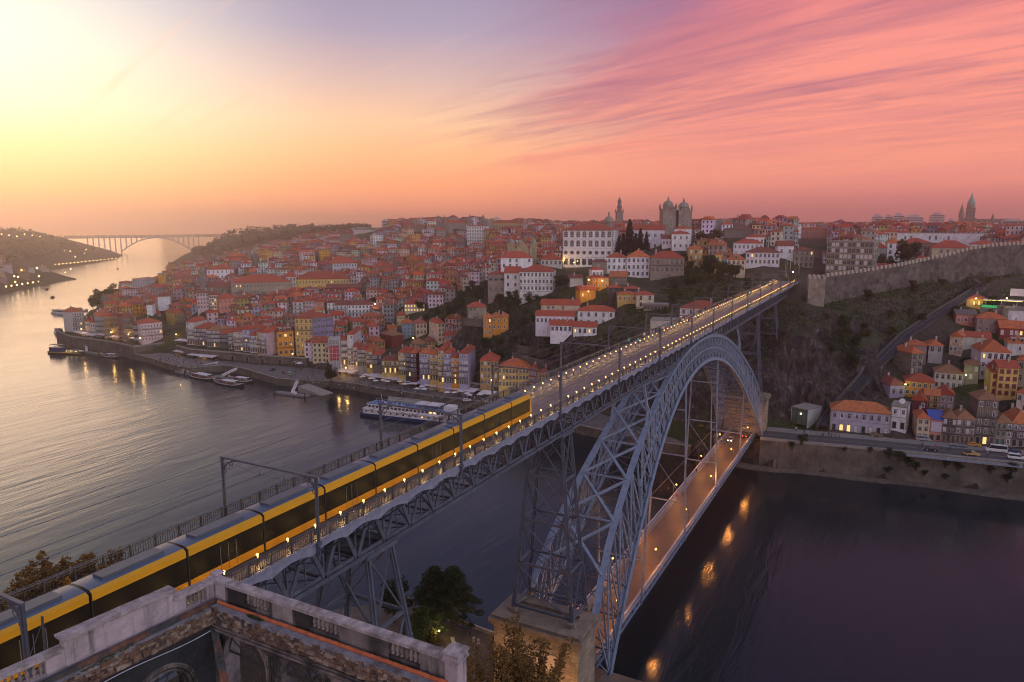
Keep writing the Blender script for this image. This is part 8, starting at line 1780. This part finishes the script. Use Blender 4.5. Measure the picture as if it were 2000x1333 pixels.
    for poly, n, z, wh in (([(705,738),(830,757),(945,780),(930,784),(800,766),(700,748)], 26, 4.07, 'on the quay below the right row of houses'), ([(655,704),(690,711),(690,716),(655,709)], 6, 8.9, 'on the arcade terrace by the red hoarding'), ([(345,684),(412,702),(405,708),(340,692)], 9, 4.07, 'beside the left quay cafe'), ([(560,706),(600,713),(596,720),(556,712)], 6, 4.6, 'on the waterfront square')):
        k = 0
        while k < n:
            px, py = RNG.uniform(min(p[0] for p in poly), max(p[0] for p in poly)), RNG.uniform(min(p[1] for p in poly), max(p[1] for p in poly))
            if not inpoly(px, py, poly): continue
            k += 1; p = atz(px, py, z); r = thing('parasol', f'square white cafe parasol {wh}', 'parasol', (p.x, p.y, z), RNG.uniform(0, 1), f'parasols {wh}'); link('canopy', cm, r); link('pole', pm_, r)
    # lit terrace with white shade
    p, s = spot(1965, 600, 402); r = thing('terrace_canopy', 'white shade sails over a lit restaurant terrace on the right slope', 'canopy', p, facing(p)); b = MB(); b.box(-9, 0, 3.0, 8, 5, 3.12); b.build('shade', can, r); b = MB(); b.box(1, 6, 4.8, 9, 6.2, 8.2); b.build('screen', can, r); b = MB()
    for x in (-8, -2, 4, 8): b.box(x-.08, .2, -2, x+.08, .36, 3.0)
    b.build('post', MATS['frame_white'], r); b = MB(); b.box(-9, .1, 2.7, 6, .2, 2.85); b.build('light_strip', glow('terrace_glow', (1, .85, .25), 2), r); b = MB(); b.box(-10, -.6, -4, 9, -.3, .6); b.build('terrace_wall', MATS['cornice_stone'], r); b = MB(); b.box(-9.5, -.75, -.6, -3.5, -.62, .5); b.build('green_sign', glow('green_sign', (.05, .7, .2), .5), r)
    # blank advertising panel, hanging tarpaulin edge
    a = atz(1814.5, 859, 10.5); c = atz(1837, 861, 10.5); an = math.atan2(c.y-a.y, c.x-a.x); n = Vector((math.sin(an), -math.cos(an), 0)); m = (a+c)/2+n*.25; L = (c-a).length*.92; s = (m-CAM).dot(FW)/FPX; r = thing('blank_panel', 'large blank pale lavender panel on the blue roofed house front', 'panel', (m.x, m.y, 10.5), an); b = MB(); b.box(-L/2, 0, 17*s, L/2, .12, 37*s); b.build('board', mat('panel_board', (.46,.40,.48), .6, .05, .5), r); b = MB(); b.box(-L/2-.1, .02, 16.5*s, L/2+.1, .10, 17*s-.003); b.build('rail', MATS['frame_dark'], r)
    # satellite dish, letters on the flat roofed house
    p, s = spot(1762, 790, 304); r = thing('satellite_dish', 'white round satellite dish on the flat roof', 'dish', p, facing(p)); b = MB(); b.lathe([(.05, 0), (.7, .12), (1.05, .32)], 14); d = b.build('bowl', MATS['frame_white'], r, loc=(0, 0, 1.2), rot=(pi/2.4, 0, 0)); b = MB(); b.tube((0, 0, 0), (0, 0, 1.2), .06, .06, 6); b.build('mast', MATS['balcony_iron'], r)
    def text(parent, s, size, loc, rot, m):
        cu = bpy.data.curves.new('letters', 'FONT'); cu.body = s; cu.size = size; cu.extrude = .02; cu.align_x = 'CENTER'; o = bpy.data.objects.new('letters', cu); S.collection.objects.link(o); dg = bpy.context.evaluated_depsgraph_get(); me = bpy.data.meshes.new_from_object(o.evaluated_get(dg)); bpy.data.objects.remove(o); me.materials.clear(); me.materials.append(m); return link('letters', me, parent, loc, rot)
    p, s = spot(1292, 640, 317.0); r = thing('painted_letters', 'yellow and black painted writing on the white flat roofed house', 'graffiti', p, facing(p)+.12); b = MB()
    ym, km = mat('paint_yellow', (.65,.45,.03), .7, .1, 2.), mat('paint_black', (.03,.03,.03), .7, .1, 2.)
    rg = random.Random(4)
    for k in range(11):
        m_ = ym if k < 6 else km; q = MB(); x = -5.2+k*.95
        for _ in range(3): q.beam((x+rg.uniform(0, .7), 0, rg.uniform(0, 1.3)), (x+rg.uniform(0, .7), 0, rg.uniform(0, 1.3)), .06, .24, up=(0, 1, 0))
        q.build('painted_mark', m_, r)
    # far bank lamps
    b = MB(); b.ball((0, 0, 5), 1.0, 6); lm = b.mesh('lamp_globe', glow('far_lamp_glow', (1, .62, .22), 7)); b = MB(); b.tube((0, 0, 0), (0, 0, 4.6), .15, .1, 5); pm = b.mesh('pole', MATS['balcony_iron'])
    k = 0
    def far(px, py, D, grp):
        p = atd(px, py, D); r = thing('shore_lamp', f'distant street lamp {grp}', 'street lamp', (p.x, p.y, p.z-5), 0, f'street lamps {grp}'); link('lamp_globe', lm, r); link('pole', pm, r)
    for i in range(13): far(12+i*10.5, 560-i*1.6-max(0, i-9)*5, 1180+i*28, 'along the near left embankment')
    for i in range(17): far(108+i*7.4, 517-i*.75, 1700+i*20, 'along the far left embankment')
    for i in range(11): far(3+i*15, 458+(i % 3)*2, 1500+i*60, 'on the road crowning the left hill')
    for i in range(15): far(166+i*15, 460, 2935, 'on the distant concrete bridge')
    for px, py, D in ((72, 524, 1250), (42, 528, 1200), (28, 540, 1180), (76, 540, 1230), (35, 541, 1150), (168, 488, 1900), (165, 495, 1880), (126, 490, 1700), (147, 502, 1650), (137, 491, 1750), (30, 551, 1120)): far(px, py, D, 'among the houses of the left bank')
    # deck end barrier lamps and shelter poles
    for k, (px, py) in enumerate(((1533, 500), (1543, 492), (1551, 480), (1560, 500), (1536, 505))):
        p = atd(px, py+38, 400); r = thing('mast_pole', f'{["first","second","third","fourth","fifth"][k]} from the left of the slim poles at the bridge head', 'pole', p, 0, 'slim poles at the bridge head'); b = MB(); b.tube((0, 0, 0), (0, 0, 11), .1, .06, 6); b.build('pole', MATS['frame_stone'], r)

# ---------------------------------------------------------------- air
def haze():
    m, t = newmat('haze_air'); v = nd(t, 'ShaderNodeVolumePrincipled', {'Color': (1, .88, .84), 'Density': HAZE, 'Anisotropy': .84}); o = nd(t, 'ShaderNodeOutputMaterial'); t.links.new(v.outputs[0], o.inputs['Volume'])
    b = MB(); b.box(-420, -1400, -6.5, 3600, 3300, 170); ob = b.build('haze', m); tag(ob, 'pale evening haze over river and town', 'haze', None, 'stuff')
HAZE = .00030
kit(); tables(); tables2(); build_land(); build_bridge()
for s_ in SPECS: house(**s_)
landmarks(); waterfront(); townfill(); plants(); near_quay(); ruin(); bridge_things(); people(); vehicles(); boats(); quayside(); haze()
